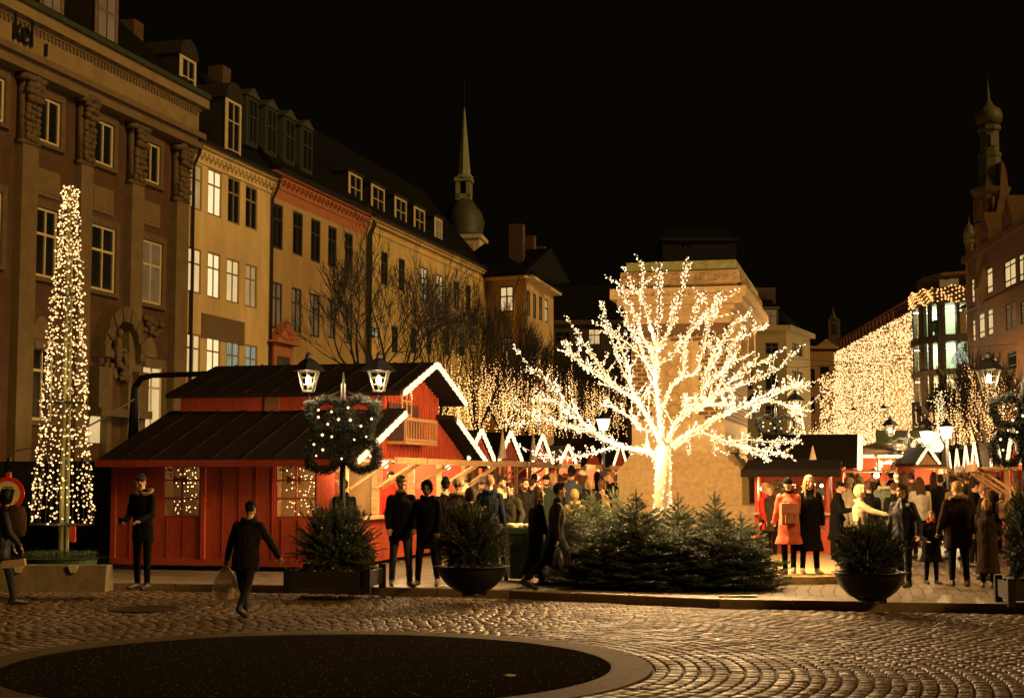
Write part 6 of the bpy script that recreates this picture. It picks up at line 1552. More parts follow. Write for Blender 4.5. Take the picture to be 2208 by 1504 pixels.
SKIN2 = pm('tanned_skin', (.36,.19,.10), .55, .08, 4)
def cloth(name, col, rough=.85, bump=.3): return pm('cloth_'+name, col, rough, .25, 5, bump, 90)
def cloth(name, col, rough=.9, bump=.3): return pm('cloth_'+name, tuple(c*.62 if max(col) < .1 else c*.9 for c in col), rough, .25, 5, bump, 90, spec=.08)
CL = {k: cloth(k, v) for k, v in dict(black=(.010,.009,.008), charcoal=(.022,.020,.018), navy=(.014,.018,.028), olive=(.055,.048,.024), brown=(.07,.042,.02), dkbrown=(.035,.022,.013),
      coral=(.62,.13,.07), cream=(.52,.42,.25), white=(.62,.54,.40), teal=(.20,.24,.17), grey=(.12,.10,.08), ltgrey=(.28,.24,.18), jeans=(.05,.055,.065), greyjeans=(.085,.078,.065), tan=(.30,.19,.10), mustard=(.15,.10,.03), red=(.50,.035,.02), green=(.04,.06,.03), blue=(.06,.08,.10), pink=(.50,.20,.16), fur=(.30,.20,.11)).items()}
LEATH = pm('black_leather', (.008,.007,.006), .55, .3, 8, .3, 30, spec=.25)
HAIR = {'dark': pm('dark_hair', (.018,.011,.007), .6, .4, 30, .5, 120, spec=.12), 'brown': pm('brown_hair', (.07,.036,.017), .6, .4, 30, .5, 120, spec=.12), 'blond': pm('blond_hair', (.34,.20,.08), .55, .4, 30, .5, 120, spec=.12), 'grey': pm('grey_hair', (.20,.16,.11), .6, .3, 30, .5, 120, spec=.12), 'ginger': pm('light_brown_hair', (.20,.11,.05), .6, .3, 30, .5, 120, spec=.12)}
SHOEW = pm('white_trainers', (.62,.52,.38), .5, .15); SHOED = pm('dark_shoes', (.018,.014,.011), .4, .3); SHOEB = pm('brown_boots', (.09,.05,.025), .5, .3)
def rotv(v, ax, a): return Matrix.Rotation(a, 3, ax) @ v
def person(label, loc, H, yaw, coat=('black', 'jacket', .78), legs='black', shoes=None, hair=('short', 'dark'), hat=None, pose=None, seed=0, q=1, beard=None,
           scarf=None, skin=None, fur=None, puff=1.0, build=1.0, group=None, glasses=False, eyes=True, z0=0.0, name='person', trousers_r=1.0, cat='person', backless=False):
    """one continuous body; clothes and hair are its children. faces -y at yaw 0. coat=(colour, kind, hem height)"""
    P = dict(legs=((2, 2), (-3, 3)), arms=((8, 9, 12, 4), (8, 9, 12, 4)), lean=0, head=(0, 0), side=0)
    P.update(pose or {}); skin = skin or SKIN; s = H/1.75; hi = q >= 1
    D = lambda a: math.radians(a)
    def fw(a, L, lat=0): return Vector((math.sin(D(lat))*L, -math.sin(D(a))*L*math.cos(D(lat)), -math.cos(D(a))*L*math.cos(D(lat))))
    hip0 = Vector((0, 0, .93)); J = {}
    for i, sg in ((0, 1), (1, -1)):
        a, k = P['legs'][i]; h = hip0+Vector((sg*.095, 0, -.02)); kn = h+fw(a, .44, sg*2); an = kn+fw(a-k, .41, sg*1)
        fp = a-k; ft = D(min(0, fp*.8)) if fp < -25 else D(0)
        toe = an+Vector((sg*.03, -.17*math.cos(D(fp)*.6 if fp < -20 else 0), -.055+(.12*math.sin(D(fp)) if fp < -20 else 0))); heel = an+Vector((0, .05, -.045))
        J[i] = (h, kn, an, toe, heel)
    low = min(min(J[i][3].z-.035, J[i][4].z-.04) for i in (0, 1)); off = Vector((0, 0, -low))
    for i in (0, 1): J[i] = tuple(v+off for v in J[i])
    hip = hip0+off; ln = D(P['lean'])
    up = Vector((math.sin(D(P['side'])), -math.sin(ln), math.cos(ln))).normalized()
    waist = hip+up*.13; chest = hip+up*.36; nb = hip+up*.545; fwd = Vector((0, -math.cos(ln), -math.sin(ln)))
    yh, nod = P['head']; hd = nb+up*.10+Vector((0, -.012, 0)); hc = hd+Vector((0, -.02-.03*math.sin(D(nod)), .085-.02*abs(math.sin(D(nod)))))
    HR = Matrix.Rotation(D(yh), 3, 'Z') @ Matrix.Rotation(D(nod), 3, 'X')
    hp = lambda x, y, z: hc+HR @ Vector((x, y, z))
    A = {}
    for i, sg in ((0, 1), (1, -1)):
        af, ab, eb, ai = P['arms'][i]; sh = nb+Vector((sg*.168*build, 0, 0))-up*.072
        el = sh+fw(af, .285, sg*ab); wr = el+fw(af+eb, .245, sg*(ab-ai)); A[i] = (sh, el, wr)
    # ---- body
    B = MB(); hs = Vector((.073, .092, .112))
    B.ell(hp(0, .012, .012), hs, 14, rot=HR); B.ell(hp(0, -.030, -.062), (.050, .052, .055), 12, rot=HR)
    if hi:
        cap(B, hp(0, -.088, .012), hp(0, -.112, -.022), .008, .013, 8); B.ell(hp(0, -.080, -.060), (.024,.012,.008), 8, rot=HR); B.ell(hp(0, -.072, -.095), (.022,.018,.016), 8, rot=HR)
        for sg in (-1, 1): B.ell(hp(sg*.075, .008, -.008), (.009,.019,.030), 8, rot=HR); B.ell(hp(sg*.030, -.078, .026), (.026,.014,.009), 8, rot=HR); B.ell(hp(sg*.045, -.058, -.030), (.022,.022,.022), 8, rot=HR)
    cap(B, nb-up*.03, hp(0, .005, -.05), .055, .050); 
    loft(B, [(hip-up*.06, .13, .085), (hip+up*.02, .155, .10), (waist, .135, .09), (chest, .15, .10), (nb-up*.09, .12, .075), (nb, .055, .055)])
    for i, sg in ((0, 1), (1, -1)):
        h, kn, an, toe, heel = J[i]; cap(B, h, kn, .078, .050); cap(B, kn, an, .050, .034); cap(B, an-Vector((0,0,.03)), toe, .034, .028)
        sh, el, wr = A[i]; cap(B, nb-up*.07, sh, .045, .045); cap(B, sh, el, .048, .036); cap(B, el, wr, .036, .024)
        if q >= .5:
            d = (wr-el).normalized(); side = d.cross(Vector((0, 1, 0)) if abs(d.y) < .8 else Vector((0, 0, 1))).normalized()*sg; nrm = d.cross(side).normalized()
            if P.get('grip', (0, 0))[i]: curl = 1.0
            else: curl = .38
            pc = wr+d*.045; B.ell(pc, (.020,.036,.048), 8, rot=Matrix((nrm, side, d)).transposed())
            for k in range(4):
                b0 = wr+d*.080+side*(-.030+.0205*k); L = (.060,.070,.066,.052)[k]; c0 = curl*(1+.12*k)
                d1 = (d*math.cos(c0*.6)+nrm*math.sin(c0*.6)+side*(.10*(k-1.5))).normalized(); m1 = b0+d1*L*.5; d2 = (d*math.cos(c0*1.6)+nrm*math.sin(c0*1.6)).normalized(); e1 = m1+d2*L*.5
                cap(B, b0-d*.02, m1, .0095, .0085, 6); cap(B, m1, e1, .0085, .007, 6)
            t0 = wr+d*.02-side*.030; t1 = t0+(d*.6-side*.65+nrm*.35).normalized()*.035; cap(B, t0, t1, .012, .010, 6); cap(B, t1, t1+(d*.9-side*.1+nrm*.45).normalized()*.028, .010, .008, 6)
    body = blob(B, name, skin, None, .0085/1 if hi else .014, 1)
    body.location = (loc[0], loc[1], z0); body.rotation_euler = (0, 0, yaw); body.scale = (s, s, s); tag(body, label, cat, group)
    if hi and eyes:
        for sg in (-1, 1): MB().ell(hp(sg*.031, -.083, .008), (.009,.006,.005), 8).build('eye', BLACK, body)
    V = .013 if hi else .018
    # ---- trousers
    if legs:
        T = MB(); k_ = trousers_r; loft(T, [(hip-up*.08, .15*build, .105), (hip+up*.02, .168*build, .112), (waist, .145*build, .10)])
        for i in (0, 1): h, kn, an, toe, heel = J[i]; cap(T, h, kn, .094*k_, .066*k_); cap(T, kn, an-Vector((0,0,-.015)), .066*k_, .050*k_)
        blob(T, 'trousers', CL[legs] if legs in CL else legs, body, V, 2, .004, seed)
    # ---- shoes
    for i in (0, 1):
        h, kn, an, toe, heel = J[i]; S = MB(); cap(S, an+Vector((0,0,.02)), heel-Vector((0,0,-.008)), .047, .042, 10); cap(S, heel+Vector((0,0,.004)), toe+Vector((0,-.015,-.002)), .042, .036, 10); cap(S, an-Vector((0,0,.02)), toe, .042, .034, 10)
        blob(S, 'shoe', shoes or SHOED, body, V*.8, 1)
    # ---- coat
    cc, kind, hem = coat; C = MB(); p = puff; long = hem < .6
    mat = CL[cc] if isinstance(cc, str) else cc
    hz = hem; rings = []
    legx = (J[0][1].x+J[1][1].x)/2; legy = (J[0][1].y+J[1][1].y)/2; spready = abs(J[0][1].y-J[1][1].y)/2; spread2 = abs(J[0][2].y-J[1][2].y)/2
    if long:
        f = max(0, (.50-hem)/.45) if hem < .5 else 0
        cy = legy*.6; rings.append((Vector((0, cy+P.get('tail', 0), hz)), (.20+.05*P.get('flare', 1))*build*p, .145+spready*.45+.05*P.get('flare', 1)))
        rings.append((Vector((0, cy*.5, (hz+.9)/2)), .195*build*p, .145+spready*.45))
    else: rings.append((Vector((hip.x, hip.y, max(hz, .55))), .185*build*p, .135*p))
    if hz < .92: rings.append((hip+up*.03, .180*build*p, .132*p))
    rings += [(waist+up*.02, .160*build*p, .122*p), (chest-up*.02, .188*build*p, .138*p), (nb-up*.12, .172*build*p, .125*p), (nb-up*.045, .105, .085), (nb+up*.04, .068, .068)]
    rings = sorted(rings, key=lambda r_: r_[0].z); loft(C, rings)
    for i in (0, 1):
        sh, el, wr = A[i]; cap(C, nb-up*.07, sh+Vector((0,0,-.006)), .070, .068*p); cap(C, sh, el, .068*p, .055*p); cap(C, el, wr, .057*p, .043*p)
    if kind in ('hooddown', 'hood'):
        for t in range(7):
            a = math.pi*(t/6); x = .095*math.cos(a); y = .075*math.sin(a)+.005; C.ell(nb+Vector((x, y, .03-.03*math.sin(a))), (.045,.045,.042), 8)
    else: cap(C, nb+Vector((-.035,.0,.02)), nb+Vector((.035,.0,.02)), .062, .062)
    if kind == 'hood': 
        C.ell(hp(0, .035, .015), (.105,.115,.145), 12, rot=HR)
        for t in range(9):
            a = math.pi*(t/8)*1.15-.25; C.ell(hp(.088*math.cos(a), -.045, .02+.115*math.sin(a)), (.022,.03,.022), 8)
    blob(C, 'coat' if long else 'hoodie' if kind in ('hood', 'hooddown') and cc in ('cream',) else 'jacket', mat, body, V, 3, .0055 if kind != 'puffer' else .009, seed)
    if fur:
        U = MB(); rr = random.Random(seed)
        for t in range(34):
            a = 2*math.pi*t/34; U.ell(nb+Vector((.135*math.cos(a), .03+.085*math.sin(a), -.0+.02*rr.random()+(.03 if math.sin(a) > 0 else -.02))), (.04,.04,.035*rr.uniform(.8,1.3)), 7)
        blob(U, 'fur_collar', CL[fur], body, V, 1, .008, seed)
    if scarf:
        U = MB(); 
        for t in range(16):
            a = 2*math.pi*t/16; U.ell(nb+Vector((.075*math.cos(a), -.01+.07*math.sin(a), .045+.012*math.sin(3*a))), (.035,.035,.032), 8)
        blob(U, 'scarf', CL[scarf], body, V*.8, 1, .004, seed)
    # ---- hair, hats
    if hair:
        k, hc_ = hair; U = MB(); hm = HAIR[hc_]
        if k in ('short', 'long', 'bob', 'bun', 'quiff'):
            U.ell(hp(0, .024, .030), (.081,.096,.108), 14, rot=HR)
            U.ell(hp(0, -.035, .085), (.062,.055,.040), 10, rot=HR)
            if k == 'quiff': U.ell(hp(0, -.055, .108), (.050,.045,.035), 10, rot=HR)
            if k == 'long':
                for sg in (-1, 0, 1): cap(U, hp(sg*.055, .055, .02), hp(sg*.06, .075, -.10), .045, .048); cap(U, hp(sg*.06, .075, -.10), nb+Vector((sg*.075, .10, -.20)), .048, .03)
                if not (hat and hat[0] == 'hood'):
                    for sg in (-1, 1): cap(U, hp(sg*.078, -.015, .0), nb+Vector((sg*.095, -.075, -.14)), .026, .02)
            if k == 'bob':
                for sg in (-1, 1): cap(U, hp(sg*.070, .02, .02), hp(sg*.075, .01, -.08), .035, .03)
                cap(U, hp(0, .07, 0), hp(0, .06, -.09), .05, .04)
            blob(U, 'hair', hm, body, V*.8, 2, .003, seed)
    if beard: 
        U = MB(); U.ell(hp(0, -.046, -.088), (.046,.044,.030), 10, rot=HR)
        for sg in (-1, 1): cap(U, hp(sg*.060, .0, -.03), hp(sg*.042, -.035, -.08), .013, .018)
        blob(U, 'beard', HAIR[beard], body, V*.7, 1)
    if hat:
        k, c_ = hat; U = MB(); m = CL[c_]
        if k == 'beanie':
            U.ell(hp(0, .018, .055), (.090,.106,.088), 14, rot=HR)
            for t in range(16):
                a = 2*math.pi*t/16; U.ell(hp(.080*math.cos(a), .014+.096*math.sin(a), .035), (.018,.018,.024), 7)
        elif k == 'pom': U.ell(hp(0, .018, .055), (.090,.106,.088), 14, rot=HR); U.ell(hp(0, .02, .165), (.045,.045,.042), 9)
        elif k == 'cap': U.ell(hp(0, .015, .062), (.086,.102,.062), 14, rot=HR); cap(U, hp(-.035, -.10, .045), hp(.035, -.10, .045), .018, .018); U.ell(hp(0, -.105, .042), (.062,.055,.010), 10, rot=HR)
        elif k == 'tall': U.ell(hp(0, .018, .065), (.092,.106,.088), 14, rot=HR); U.ell(hp(0, .02, .13), (.065,.07,.07), 10, rot=HR)
        elif k == 'fur': U.ell(hp(0, .018, .06), (.115,.125,.095), 14, rot=HR)
        blob(U, 'cap' if k == 'cap' else 'woolly_hat', m, body, V*.85, 1, .002 if k != 'fur' else .009, seed)
    body['hands'] = 0; del body['hands']
    return body, dict(A=A, J=J, nb=nb, hp=hp, s=s, hip=hip, up=up)
def hold(pr, side_, name, label, cat, mbf, mat):
    """an object carried in a hand: placed at the palm, top-level"""
    body, K = pr; sh, el, wr = K['A'][side_]; d = (wr-el).normalized(); pt = wr+d*.08
    M = Matrix.Translation(body.location) @ body.rotation_euler.to_matrix().to_4x4() @ Matrix.Scale(K['s'], 4); w_ = M @ pt
    o = mbf(MB()).build(name, mat); o.location = w_; o.rotation_euler = body.rotation_euler; tag(o, label, cat); return o
def place(px, Y): return (at(px, 1050, Y).x, Y)
def hgt(px, y, Y, z0=0): return at(px, y, Y).z-z0
W_ = dict
WALK = W_(legs=((24, 8), (-18, 14)), arms=((-18, 8, 15, 3), (20, 8, 22, 3)), lean=3)
# 1 man looking at phone
Y = 24.4
P1 = person('man in black jacket with pale sheepskin collar looking at his phone by the red wall', place(310, Y), hgt(300, 1033, Y)+.03, R(-22), ('black', 'jacket', .74), 'black', SHOED, ('short', 'dark'),
       pose=W_(legs=((3, 2), (-2, 2)), arms=((10, 8, 62, 24), (4, 14, 62, 28)), head=(0, 28), lean=3), fur='fur', seed=1, hat=None, trousers_r=.95)
hold(P1, 1, 'phone', 'small phone in the hands of the man before the red wall', 'phone', lambda m: m.box(-.035,.035,-.04,-.03,-.02,.10), BLACK)
# 2 stooping walker with bags
Y = 20.6
P2 = person('stooping walker in cap and dark jacket crossing the cobbles with plastic bags', place(532, Y), 1.56, R(168), ('charcoal', 'hooddown', .72), 'charcoal', SHOED, ('short', 'dark'), ('cap', 'black'),
       pose=W_(legs=((22, 6), (-26, 22)), arms=((6, 22, 8, 2), (16, 30, 6, 6)), lean=12, head=(0, 12)), seed=2, z0=ROADZ, fur=None, puff=1.12, build=1.06)
BAG = bpy.data.materials.new('thin_white_plastic'); BAG.use_nodes = True; nb_ = BAG.node_tree.nodes['Principled BSDF']; nb_.inputs['Base Color'].default_value = (.6,.5,.33,1); nb_.inputs['Alpha'].default_value = .55; nb_.inputs['Roughness'].default_value = .3
def bagm(w, h, d=.6):
    def f(m):
        rr = random.Random(int(w*1000)); n = 16; prof = [(.02,0),(.05,-.06),(.5,-.22),(.85,-.45),(1,-.75),(.9,-.95),(.55,-1.0),(.02,-1.0)]
        vs = []; fs = []
        for r_, z in prof:
            for k in range(n):
                a = 2*math.pi*k/n; q = r_*w*(1+rr.uniform(-.12,.12)); vs.append((q*math.cos(a), q*math.sin(a)*d, z*h+rr.uniform(-.012,.012)))
        for i in range(len(prof)-1):
            for k in range(n): a = i*n+k; b = i*n+(k+1) % n; fs.append((a, b, b+n, a+n))
        return m.add(vs, fs)
    return f
hold(P2, 0, 'plastic_bag', 'large translucent plastic bag hanging from the left hand of the stooping walker', 'bag', bagm(.19, .50), BAG)
o = hold(P2, 0, 'plastic_bag', 'small glossy gold lit plastic bag swinging at the knee of the stooping walker', 'bag', bagm(.09, .42), BAG); o.location.x += .17; o.location.z -= .02; o.location.y -= .05
# 3 left edge man with backpack
Y = 22.6
P3 = person('walking man in dark leather jacket cut by the left picture edge, before the round sign', place(4, Y), 1.66, R(110), (LEATH, 'hood', .72), 'jeans', SHOED, None, None, pose=W_(legs=((20, 10), (-20, 12)), arms=((6, 8, 20, 3), (14, 8, 25, 3)), lean=6, head=(0, 10)), seed=3, z0=ROADZ, puff=1.15)
bp = MB().lathe([(.02,-.24),(.15,-.22),(.18,-.1),(.18,.08),(.15,.2),(.02,.24)], (0,0,0), 14, sy=.7).build('backpack', CL['brown'], None, True); bp.location = (P3[0].location.x+.20, P3[0].location.y, 1.12); tag(bp, 'bulging brown backpack on the man at the left picture edge', 'backpack')
p = at(30, 1214, 22.3); o = MB().box(-.16,.16,-.10,.1,-.05,.05).build('parcel', pm('brown_card', (.32,.22,.12), .8)); o.location = p; o.rotation_euler = (0, R(-6), R(10)); tag(o, 'flat cardboard parcel held by the man at the left edge', 'parcel')
# 4,5 pair walking towards camera
Y = 25.0
person('young man in beanie and checked scarf striding out beside a hooded bearded man', place(865, Y), hgt(865, 1030, Y), R(14), ('black', 'jacket', .74), 'greyjeans', SHOED, ('short', 'dark'), ('beanie', 'tan'), W_(legs=((14, 4), (-8, 6)), arms=((4, 12, 20, 4), (10, 12, 30, 10)), head=(8, 0)), 4, scarf='tan', puff=1.1)
person('bearded man with black hood up walking beside the man in the beanie', place(922, Y-.1), hgt(922, 1045, Y), R(-12), ('black', 'hood', .66), 'black', SHOEB, None, None, W_(legs=((-10, 12), (16, 6)), arms=((6, 10, 25, 6), (8, 12, 40, 20)), head=(6, 6)), 5, beard='dark', puff=1.08, skin=SKIN2)
# 6.. group behind the left bowl planter
person('person in long fuzzy light brown hooded coat seen from behind, over the left bowl planter', place(1014, 25.0), hgt(1014, 1060, 25.0), R(182), ('brown', 'hood', .30), 'black', None, None, None, W_(arms=((10, 12, 60, 20), (10, 12, 60, 20))), 6, puff=1.15)
person('person with a big fur trimmed hood leaning behind the left bowl planter', place(987, 27.4), hgt(987, 1040, 27.4), R(160), ('brown', 'hooddown', .7), 'black', None, ('short', 'dark'), ('fur', 'fur'), W_(head=(0, 15)), 7, fur='fur', puff=1.1)
person('person in black bobble beanie with pale scarf, right of the hooded bearded man', place(961, 27.8), hgt(961, 1041, 27.8), R(200), ('black', 'jacket', .7), 'black', None, ('short', 'dark'), ('tall', 'black'), W_(), 8, scarf='white', puff=1.1)
person('short haired man in dark hooded jacket standing with his back turned beside the bin', place(1056, 27.2), hgt(1056, 1031, 27.2), R(174), ('navy', 'hooddown', .66), 'black', SHOED, ('short', 'ginger'), None, W_(arms=((0, 10, 14, 2), (-4, 12, 10, 2))), 9, puff=1.05)
person('bearded man in a cream pullover facing right behind the bin', place(1078, 29.5), hgt(1078, 1033, 29.5), R(60), ('cream', 'jacket', .8), 'black', None, ('short', 'dark'), None, W_(head=(10, 5)), 10, beard='dark', skin=SKIN2)
person('woman in olive padded jacket looking left, hands in pockets, behind the bin', place(1102, 28.2), hgt(1102, 1046, 28.2), R(-40), ('olive', 'puffer', .7), 'black', None, ('short', 'dark'), None, W_(arms=((-4, 22, 30, 24), (-4, 22, 30, 24)), head=(-20, 5)), 11, puff=1.1)
person('dark haired man with his arm raised to his forehead', place(1130, 29.0), hgt(1130, 1036, 29.0), R(20), ('black', 'jacket', .75), 'black', None, ('short', 'dark'), None, W_(arms=((8, 8, 10, 0), (70, 30, 120, 10)), head=(10, 0)), 12, beard='dark', skin=SKIN2)
# 13,14 the long coats
Y = 24.5
P13 = person('woman with long light hair in wide long black coat just behind the striding man', place(1155, Y+.2), hgt(1155, 1056, Y), R(115), ('black', 'coat', .26), 'black', SHOED, ('long', 'ginger'), None, W_(legs=((14, 4), (-12, 10)), arms=((8, 8, 10, 2), (8, 8, 10, 2)), lean=3, flare=1.6, tail=.03), 13, puff=1.1)
P14 = person('striding man in long dark overcoat seen in profile, carrying a bag past the firs', place(1197, Y-.2), hgt(1197, 1038, Y), R(92), ('charcoal', 'coat', .40), 'black', SHOED, ('quiff', 'dark'), None, W_(legs=((30, 4), (-26, 20)), arms=((-14, 6, 12, 2), (-6, 8, 10, 2)), lean=4, flare=.2, grip=(0, 1)), 14)
hold(P14, 1, 'handbag', 'dark soft bag carried low by the striding man in the overcoat', 'bag', bagm(.16, .40), LEATH)
# 15 red coat and blond woman on the step
Y = 26.3; z = .12
P16 = person('woman in coral red coat and black beanie seen from behind on the step', place(1700, Y), hgt(1697, 1036, Y, z), R(188), ('coral', 'coat', .56), 'black', SHOEW, None, ('beanie', 'black'), W_(legs=((-6, 2), (10, 4)), arms=((14, 10, 40, 16), (14, 10, 40, 16)), head=(-10, 0)), 16, scarf='black', z0=z, puff=1.12)
b = P16[0]; bk = thing('backpack', 'tan leather backpack worn on the coral coat', 'backpack', (b.location.x-.03, b.location.y-.20, z+1.02), R(8))
MB().box(-.15,.15,-.07,.07,-.18,.18).box(-.155,.155,-.075,.04,.02,.185).build('bag_body', pm('tan_leather', (.42,.15,.07), .5, .2), bk); MB().box(-.10,.10,-.12,-.072,-.15,-.01).build('front_pocket', MATS['tan_leather'], bk)
m = MB(); m.bar((-.05,-.125,-.04),(-.05,-.125,.0),.02,.01); m.bar((.05,-.125,-.04),(.05,-.125,0),.02,.01); m.tube([(-.04,.0,.18),(0,0,.22),(.04,0,.18)],.01,6); m.build('strap', pm('dark_tan_leather', (.2,.07,.035), .5), bk)
person('blond woman in pink beanie and long black coat facing the camera on the step', place(1744, Y+.1), hgt(1744, 1032, Y, z), R(6), ('black', 'coat', .42), 'black', SHOEW, ('long', 'blond'), ('beanie', 'pink'), W_(legs=((4, 2), (-4, 4)), arms=((-4, 14, 20, 14), (-4, 14, 20, 14))), 17, z0=z, puff=1.12)
person('man in black cap and coat with shoulder bag bending over food beside the red stall', place(1802, 31), hgt(1800, 1043, 31), R(70), ('black', 'jacket', .55), 'black', None, ('short', 'dark'), ('cap', 'black'), W_(arms=((20, 8, 80, 10), (20, 8, 80, 10)), head=(0, 20), lean=5), 18, puff=1.1)
P21 = person('person in cream hoodie with hood up reaching out to the right', place(1853, 27.6), hgt(1860, 1053, 27.6), R(80), ('cream', 'hood', .84), 'black', SHOEW, None, None, W_(arms=((10, 10, 20, 4), (62, 10, 14, 2))), 19, puff=1.12)
person('man with cropped hair in dark quilted puffer jacket smiling at the cream hoodie', place(1946, 24.9), hgt(1946, 1050, 24.9), R(-48), (LEATH, 'puffer', .80), 'black', SHOED, ('quiff', 'brown'), None, W_(legs=((4, 2), (-4, 3)), arms=((-8, 22, 24, 14), (2, 14, 8, 2)), head=(-30, 0)), 20, puff=1.12, build=1.05)
person('small child with curly light hair holding a stick out in front', place(2005, 25.6), hgt(2003, 1106, 25.6), R(10), ('black', 'jacket', .55), 'black', SHOED, ('bob', 'ginger'), None, W_(arms=((10, 12, 70, 16), (10, 14, 60, 20)), head=(-8, 5)), 21, puff=1.2, build=1.1, scarf='red')
person('broad man in dark parka with a fur edged hood down, back to the camera', place(2064, 25.0), hgt(2060, 1045, 25.0), R(186), ('dkbrown', 'hooddown', .66), 'black', SHOEB, ('short', 'blond'), None, W_(legs=((3, 1), (-2, 2)), arms=((-2, 20, 28, 16), (-2, 20, 28, 16)), head=(24, 0)), 22, fur='fur', puff=1.2, build=1.15)
P27 = person('woman in long taupe coat holding a baby on her arm at the right', place(2126, 24.6), hgt(2128, 1080, 24.6), R(150), ('brown', 'coat', .30), 'black', SHOEB, ('bob', 'blond'), None, W_(legs=((6, 2), (-8, 6)), arms=((30, 14, 75, 24), (14, 12, 50, 20)), flare=.6), 23, puff=1.1)
bz = P27[0]; person('baby in pale suit carried on the arm of the woman in the taupe coat', (bz.location.x+.22, bz.location.y-.10), .72, R(120), ('tan', 'hood', .70), 'ltgrey', SHOEW, ('short', 'blond'), None, W_(legs=((60, 70), (50, 60)), arms=((50, 10, 30, 5), (50, 10, 30, 5))), 24, q=.5, build=1.35, puff=1.3, z0=.82)
person('bald man in black facing right behind the woman with the baby', place(2118, 26.6), hgt(2118, 1053, 26.6), R(70), ('black', 'jacket', .72), 'black', SHOED, ('short', 'ginger'), None, W_(head=(0, 5)), 25, skin=SKIN)
person('woman with fair hair in dark coat turned to the lit stalls at the right edge', place(2185, 28.4), hgt(2190, 1054, 28.4), R(110), ('charcoal', 'coat', .5), 'black', SHOED, ('bob', 'blond'), None, W_(head=(-10, 8)), 26, puff=1.1)
# mid distance, seen in part
def mid(lab, px, ytop, Y, yaw, coat, hair, hat=None, **k): return person(lab, place(px, Y), hgt(px, ytop, Y), R(yaw), coat, k.pop('legs', 'black'), None, hair, hat, k.pop('pose', W_()), int(px), q=k.pop('q', .5), **k)
mid('bearded man in red apron serving inside the big hall, right of the corner post', 842, 1022, 33.5, 20, ('red', 'jacket', .75), ('short', 'dark'), beard='dark')
mid('red clad server bending inside the corner opening of the big hall', 765, 1016, 31.6, 60, ('red', 'jacket', .75), ('short', 'brown'))
mid('person in black coat standing at the hall counter behind the square planter', 742, 1040, 27.6, 200, ('black', 'coat', .4), ('short', 'dark'))
mid('woman in teal quilted coat and orange beanie seen from behind in the right hand crowd', 1906, 1030, 33, 190, ('teal', 'puffer', .60), None, ('pom', 'coral'), fur='white', puff=1.2)
mid('woman with long dark hair over a white jacket, back to the camera', 1983, 1034, 33.5, 182, ('white', 'jacket', .85), ('long', 'brown'), puff=1.15)
mid('person in blue grey jacket and black beanie in the crowd left of the monument', 1232, 1016, 35, 150, ('blue', 'jacket', .7), ('short', 'dark'), ('tall', 'black'))
mid('person with cream banded bobble hat beside the blue grey jacket', 1257, 1020, 36, 195, ('charcoal', 'jacket', .7), ('long', 'brown'), ('beanie', 'white'))
mid('brown haired woman in wide black coat seen from behind at the fir tops', 1272, 1036, 30.5, 185, ('black', 'jacket', .6), ('bob', 'ginger'), puff=1.2)
mid('child in mustard pointed hat behind the leftmost fir', 1239, 1062, 28.5, 180, ('mustard', 'hood', .5), None)
mid('person with brown bob facing right, at the corner of the monument', 1297, 1040, 32, 120, ('tan', 'jacket', .7), ('bob', 'brown'))
mid('man in small black cap standing under the lit hut counters', 1177, 1030, 33, 10, ('green', 'jacket', .7), ('short', 'dark'), ('cap', 'black'), beard='dark')
mid('fair haired woman talking beside the striding man', 1192, 1026, 35, 60, ('grey', 'jacket', .7), ('bob', 'blond'))
mid('person with drink at the far hut by the monument corner', 1306, 1018, 37, 80, ('olive', 'jacket', .7), ('short', 'brown'))
mid('person in black facing left close to the monument corner', 1319, 1022, 35.5, -60, ('black', 'jacket', .7), ('short', 'ginger'))
mid('seated person in red jacket drinking behind the monument step', 1648, 1046, 33.2, 60, ('red', 'jacket', .7), ('bob', 'blond'))
mid('person leaning over a cup at the red stall counter', 1662, 1050, 33.0, -50, ('brown', 'jacket', .7), ('short', 'ginger'))
mid('person in white fluffy hat facing the food stand, left of the cream hoodie', 1829, 1036, 34, 40, ('white', 'jacket', .7), None, ('fur', 'white'))
mid('person with black and white patterned hat beside the white fluffy hat', 1856, 1036, 35.5, -30, ('tan', 'jacket', .7), ('short', 'dark'), ('fur', 'cream'))
mid('woman in pale pink beanie behind the cream hoodie', 1881, 1034, 34.5, 180, ('dkbrown', 'jacket', .7), ('bob', 'brown'), ('beanie', 'pink'))
mid('person in black jacket with brown hair between cream hoodie and puffer jacket', 1874, 1044, 29.6, 176, ('black', 'jacket', .7), ('short', 'brown'))
mid('person with ponytail in dark jacket left of the cropped hair man', 1928, 1046, 30.6, 190, ('charcoal', 'jacket', .66), ('short', 'brown'))
flush()
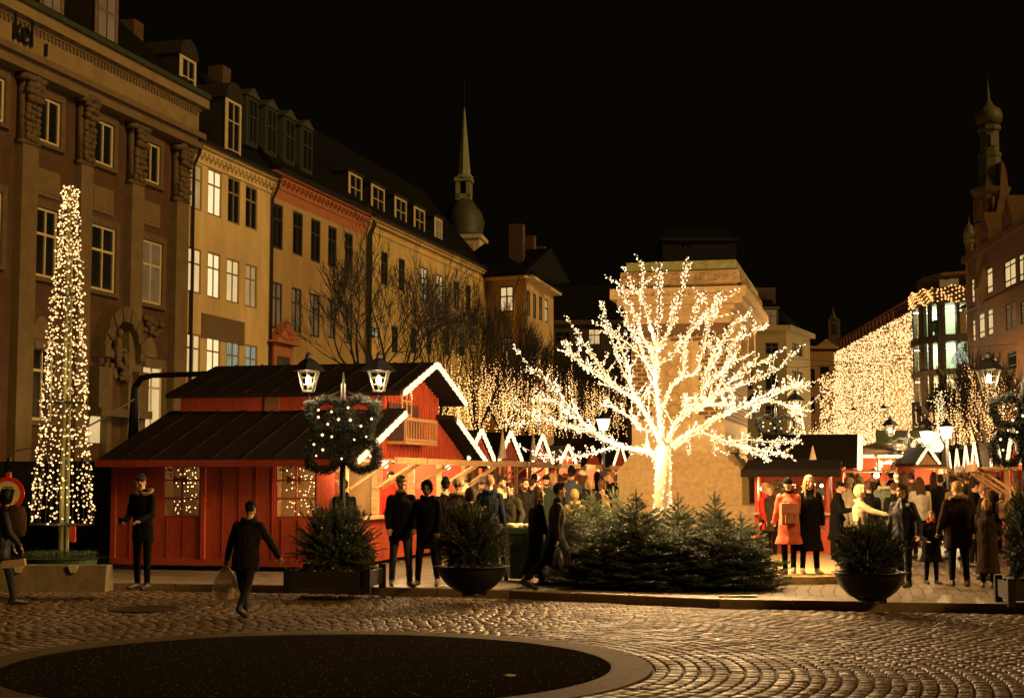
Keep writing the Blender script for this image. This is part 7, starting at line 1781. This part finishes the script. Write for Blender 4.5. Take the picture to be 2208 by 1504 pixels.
# crowd farther off: copies of a few figures with coats and hats of their own
PROTO = [mid('p', 0, 1030, 40, 0, ('charcoal', 'jacket', .70), ('short', 'dark')), mid('p', 0, 1030, 40, 0, ('charcoal', 'coat', .45), ('long', 'brown'), pose=W_(arms=((10, 10, 60, 16), (4, 12, 20, 8)))),
         mid('p', 0, 1030, 40, 0, ('charcoal', 'jacket', .66), ('short', 'brown'), ('beanie', 'grey'), pose=W_(arms=((20, 10, 80, 16), (4, 12, 20, 8)))), mid('p', 0, 1030, 40, 0, ('charcoal', 'hood', .60), None, None, pose=W_(legs=((12, 4), (-12, 8))), puff=1.1)]
flush()
def crowd(k, px, ytop, Y, yaw, col, lab, hatc=None):
    b = copy_tree(PROTO[k][0]); b.location = (*place(px, Y), 0); b.rotation_euler = (0, 0, R(yaw)); s = max(.82, min(1.12, hgt(px, ytop, Y)/1.75)); b.scale = (s, s, s)
    tag(b, lab, 'person', 'people in the crowd farther off'); 
    for ch in b.children:
        n = ch.name.split('.')[0]
        if n in ('jacket', 'coat', 'hoodie'): ch.material_slots[0].link = 'OBJECT'; ch.material_slots[0].material = CL[col]
        if n == 'woolly_hat' and hatc: ch.material_slots[0].link = 'OBJECT'; ch.material_slots[0].material = CL[hatc]
CR = [(0,1884,1012,47,170,'dkbrown','person standing highest before the red bar hut garland, head above the crowd'),(2,1922,1020,44,190,'black','person in round black hat before the bar hut',"black"),
 (1,1950,1021,43,175,'olive','person in a broad flat hat under the right end of the bar garland'),(0,1966,1024,40,160,'brown','pale haired person between the bar garland and the white jacket'),(3,1900,1022,42,200,'black','dark hooded person left of the teal quilted coat'),
 (2,1936,1024,39,185,'charcoal','person in grey hat behind the cropped hair man','grey'),(1,2014,1022,41,170,'charcoal','dark coated person below the two street lamps'),(0,2028,1030,36,190,'black','broad dark shouldered person right of the white jacket'),
 (3,2050,1016,45,180,'dkbrown','tall dark hooded person among the narrow lit gables'),(0,2058,1034,33,200,'tan','fair haired person in tan between two dark parkas'),(2,2086,1026,38,170,'olive','person in olive under the close set gables','brown'),
 (1,2100,1030,35,140,'charcoal','long haired person facing the right hand stalls'),(0,2100,1042,30.5,60,'black','dark person in profile left of the bald man'),(2,2148,1034,36,120,'dkbrown','person in brown beside the hanging fir stall','olive'),
 (3,2168,1030,38,100,'black','hooded person before the white goods stall'),(0,2198,1034,33,260,'red','red coated person at the right picture edge'),(1,2070,1020,50,180,'brown','small far person under the third narrow gable'),
 (0,1992,1018,52,175,'navy','small far person under the small facing gable'),(2,1976,1022,48,185,'white','small far person in white left of the small facing gable','white'),(0,1838,1024,44,170,'black','dark person left of the bare bulb by the black roofed hall'),
 (1,1850,1026,41,150,'green','person half seen behind the white fluffy hats'),(3,2128,1022,43,180,'charcoal','hooded far person under the tall right gable'),(0,2040,1024,56,180,'grey','tiny far person at the end of the right hand row'),
 (0,1152,1026,40,160,'brown','person under the second lit gable of the left row'),(1,1206,1028,39,190,'dkbrown','long haired person below the blazing gable of the left row'),(2,1218,1026,42,170,'olive','far person in beanie left of the blue grey jacket','tan'),
 (3,1288,1022,44,180,'charcoal','hooded far person before the white goods of the left row'),(0,1146,1038,32,100,'black','dark person right of the man with raised arm'),(2,1040,1034,33,180,'grey','person in grey beanie between the two left gables','grey'),
 (0,1008,1030,34,170,'tan','person in tan under the first lit gable behind the fur hood'),(1,1302,1030,40,-90,'brown','long haired person against the monument corner, facing left')]
for k, px, yt, Y, yaw, col, lab, *hc_ in CR: crowd(k, px, yt, Y, yaw, col, lab, hc_[0] if hc_ else None)
for b, _ in PROTO:
    for ch in list(b.children): bpy.data.objects.remove(ch)
    bpy.data.objects.remove(b)
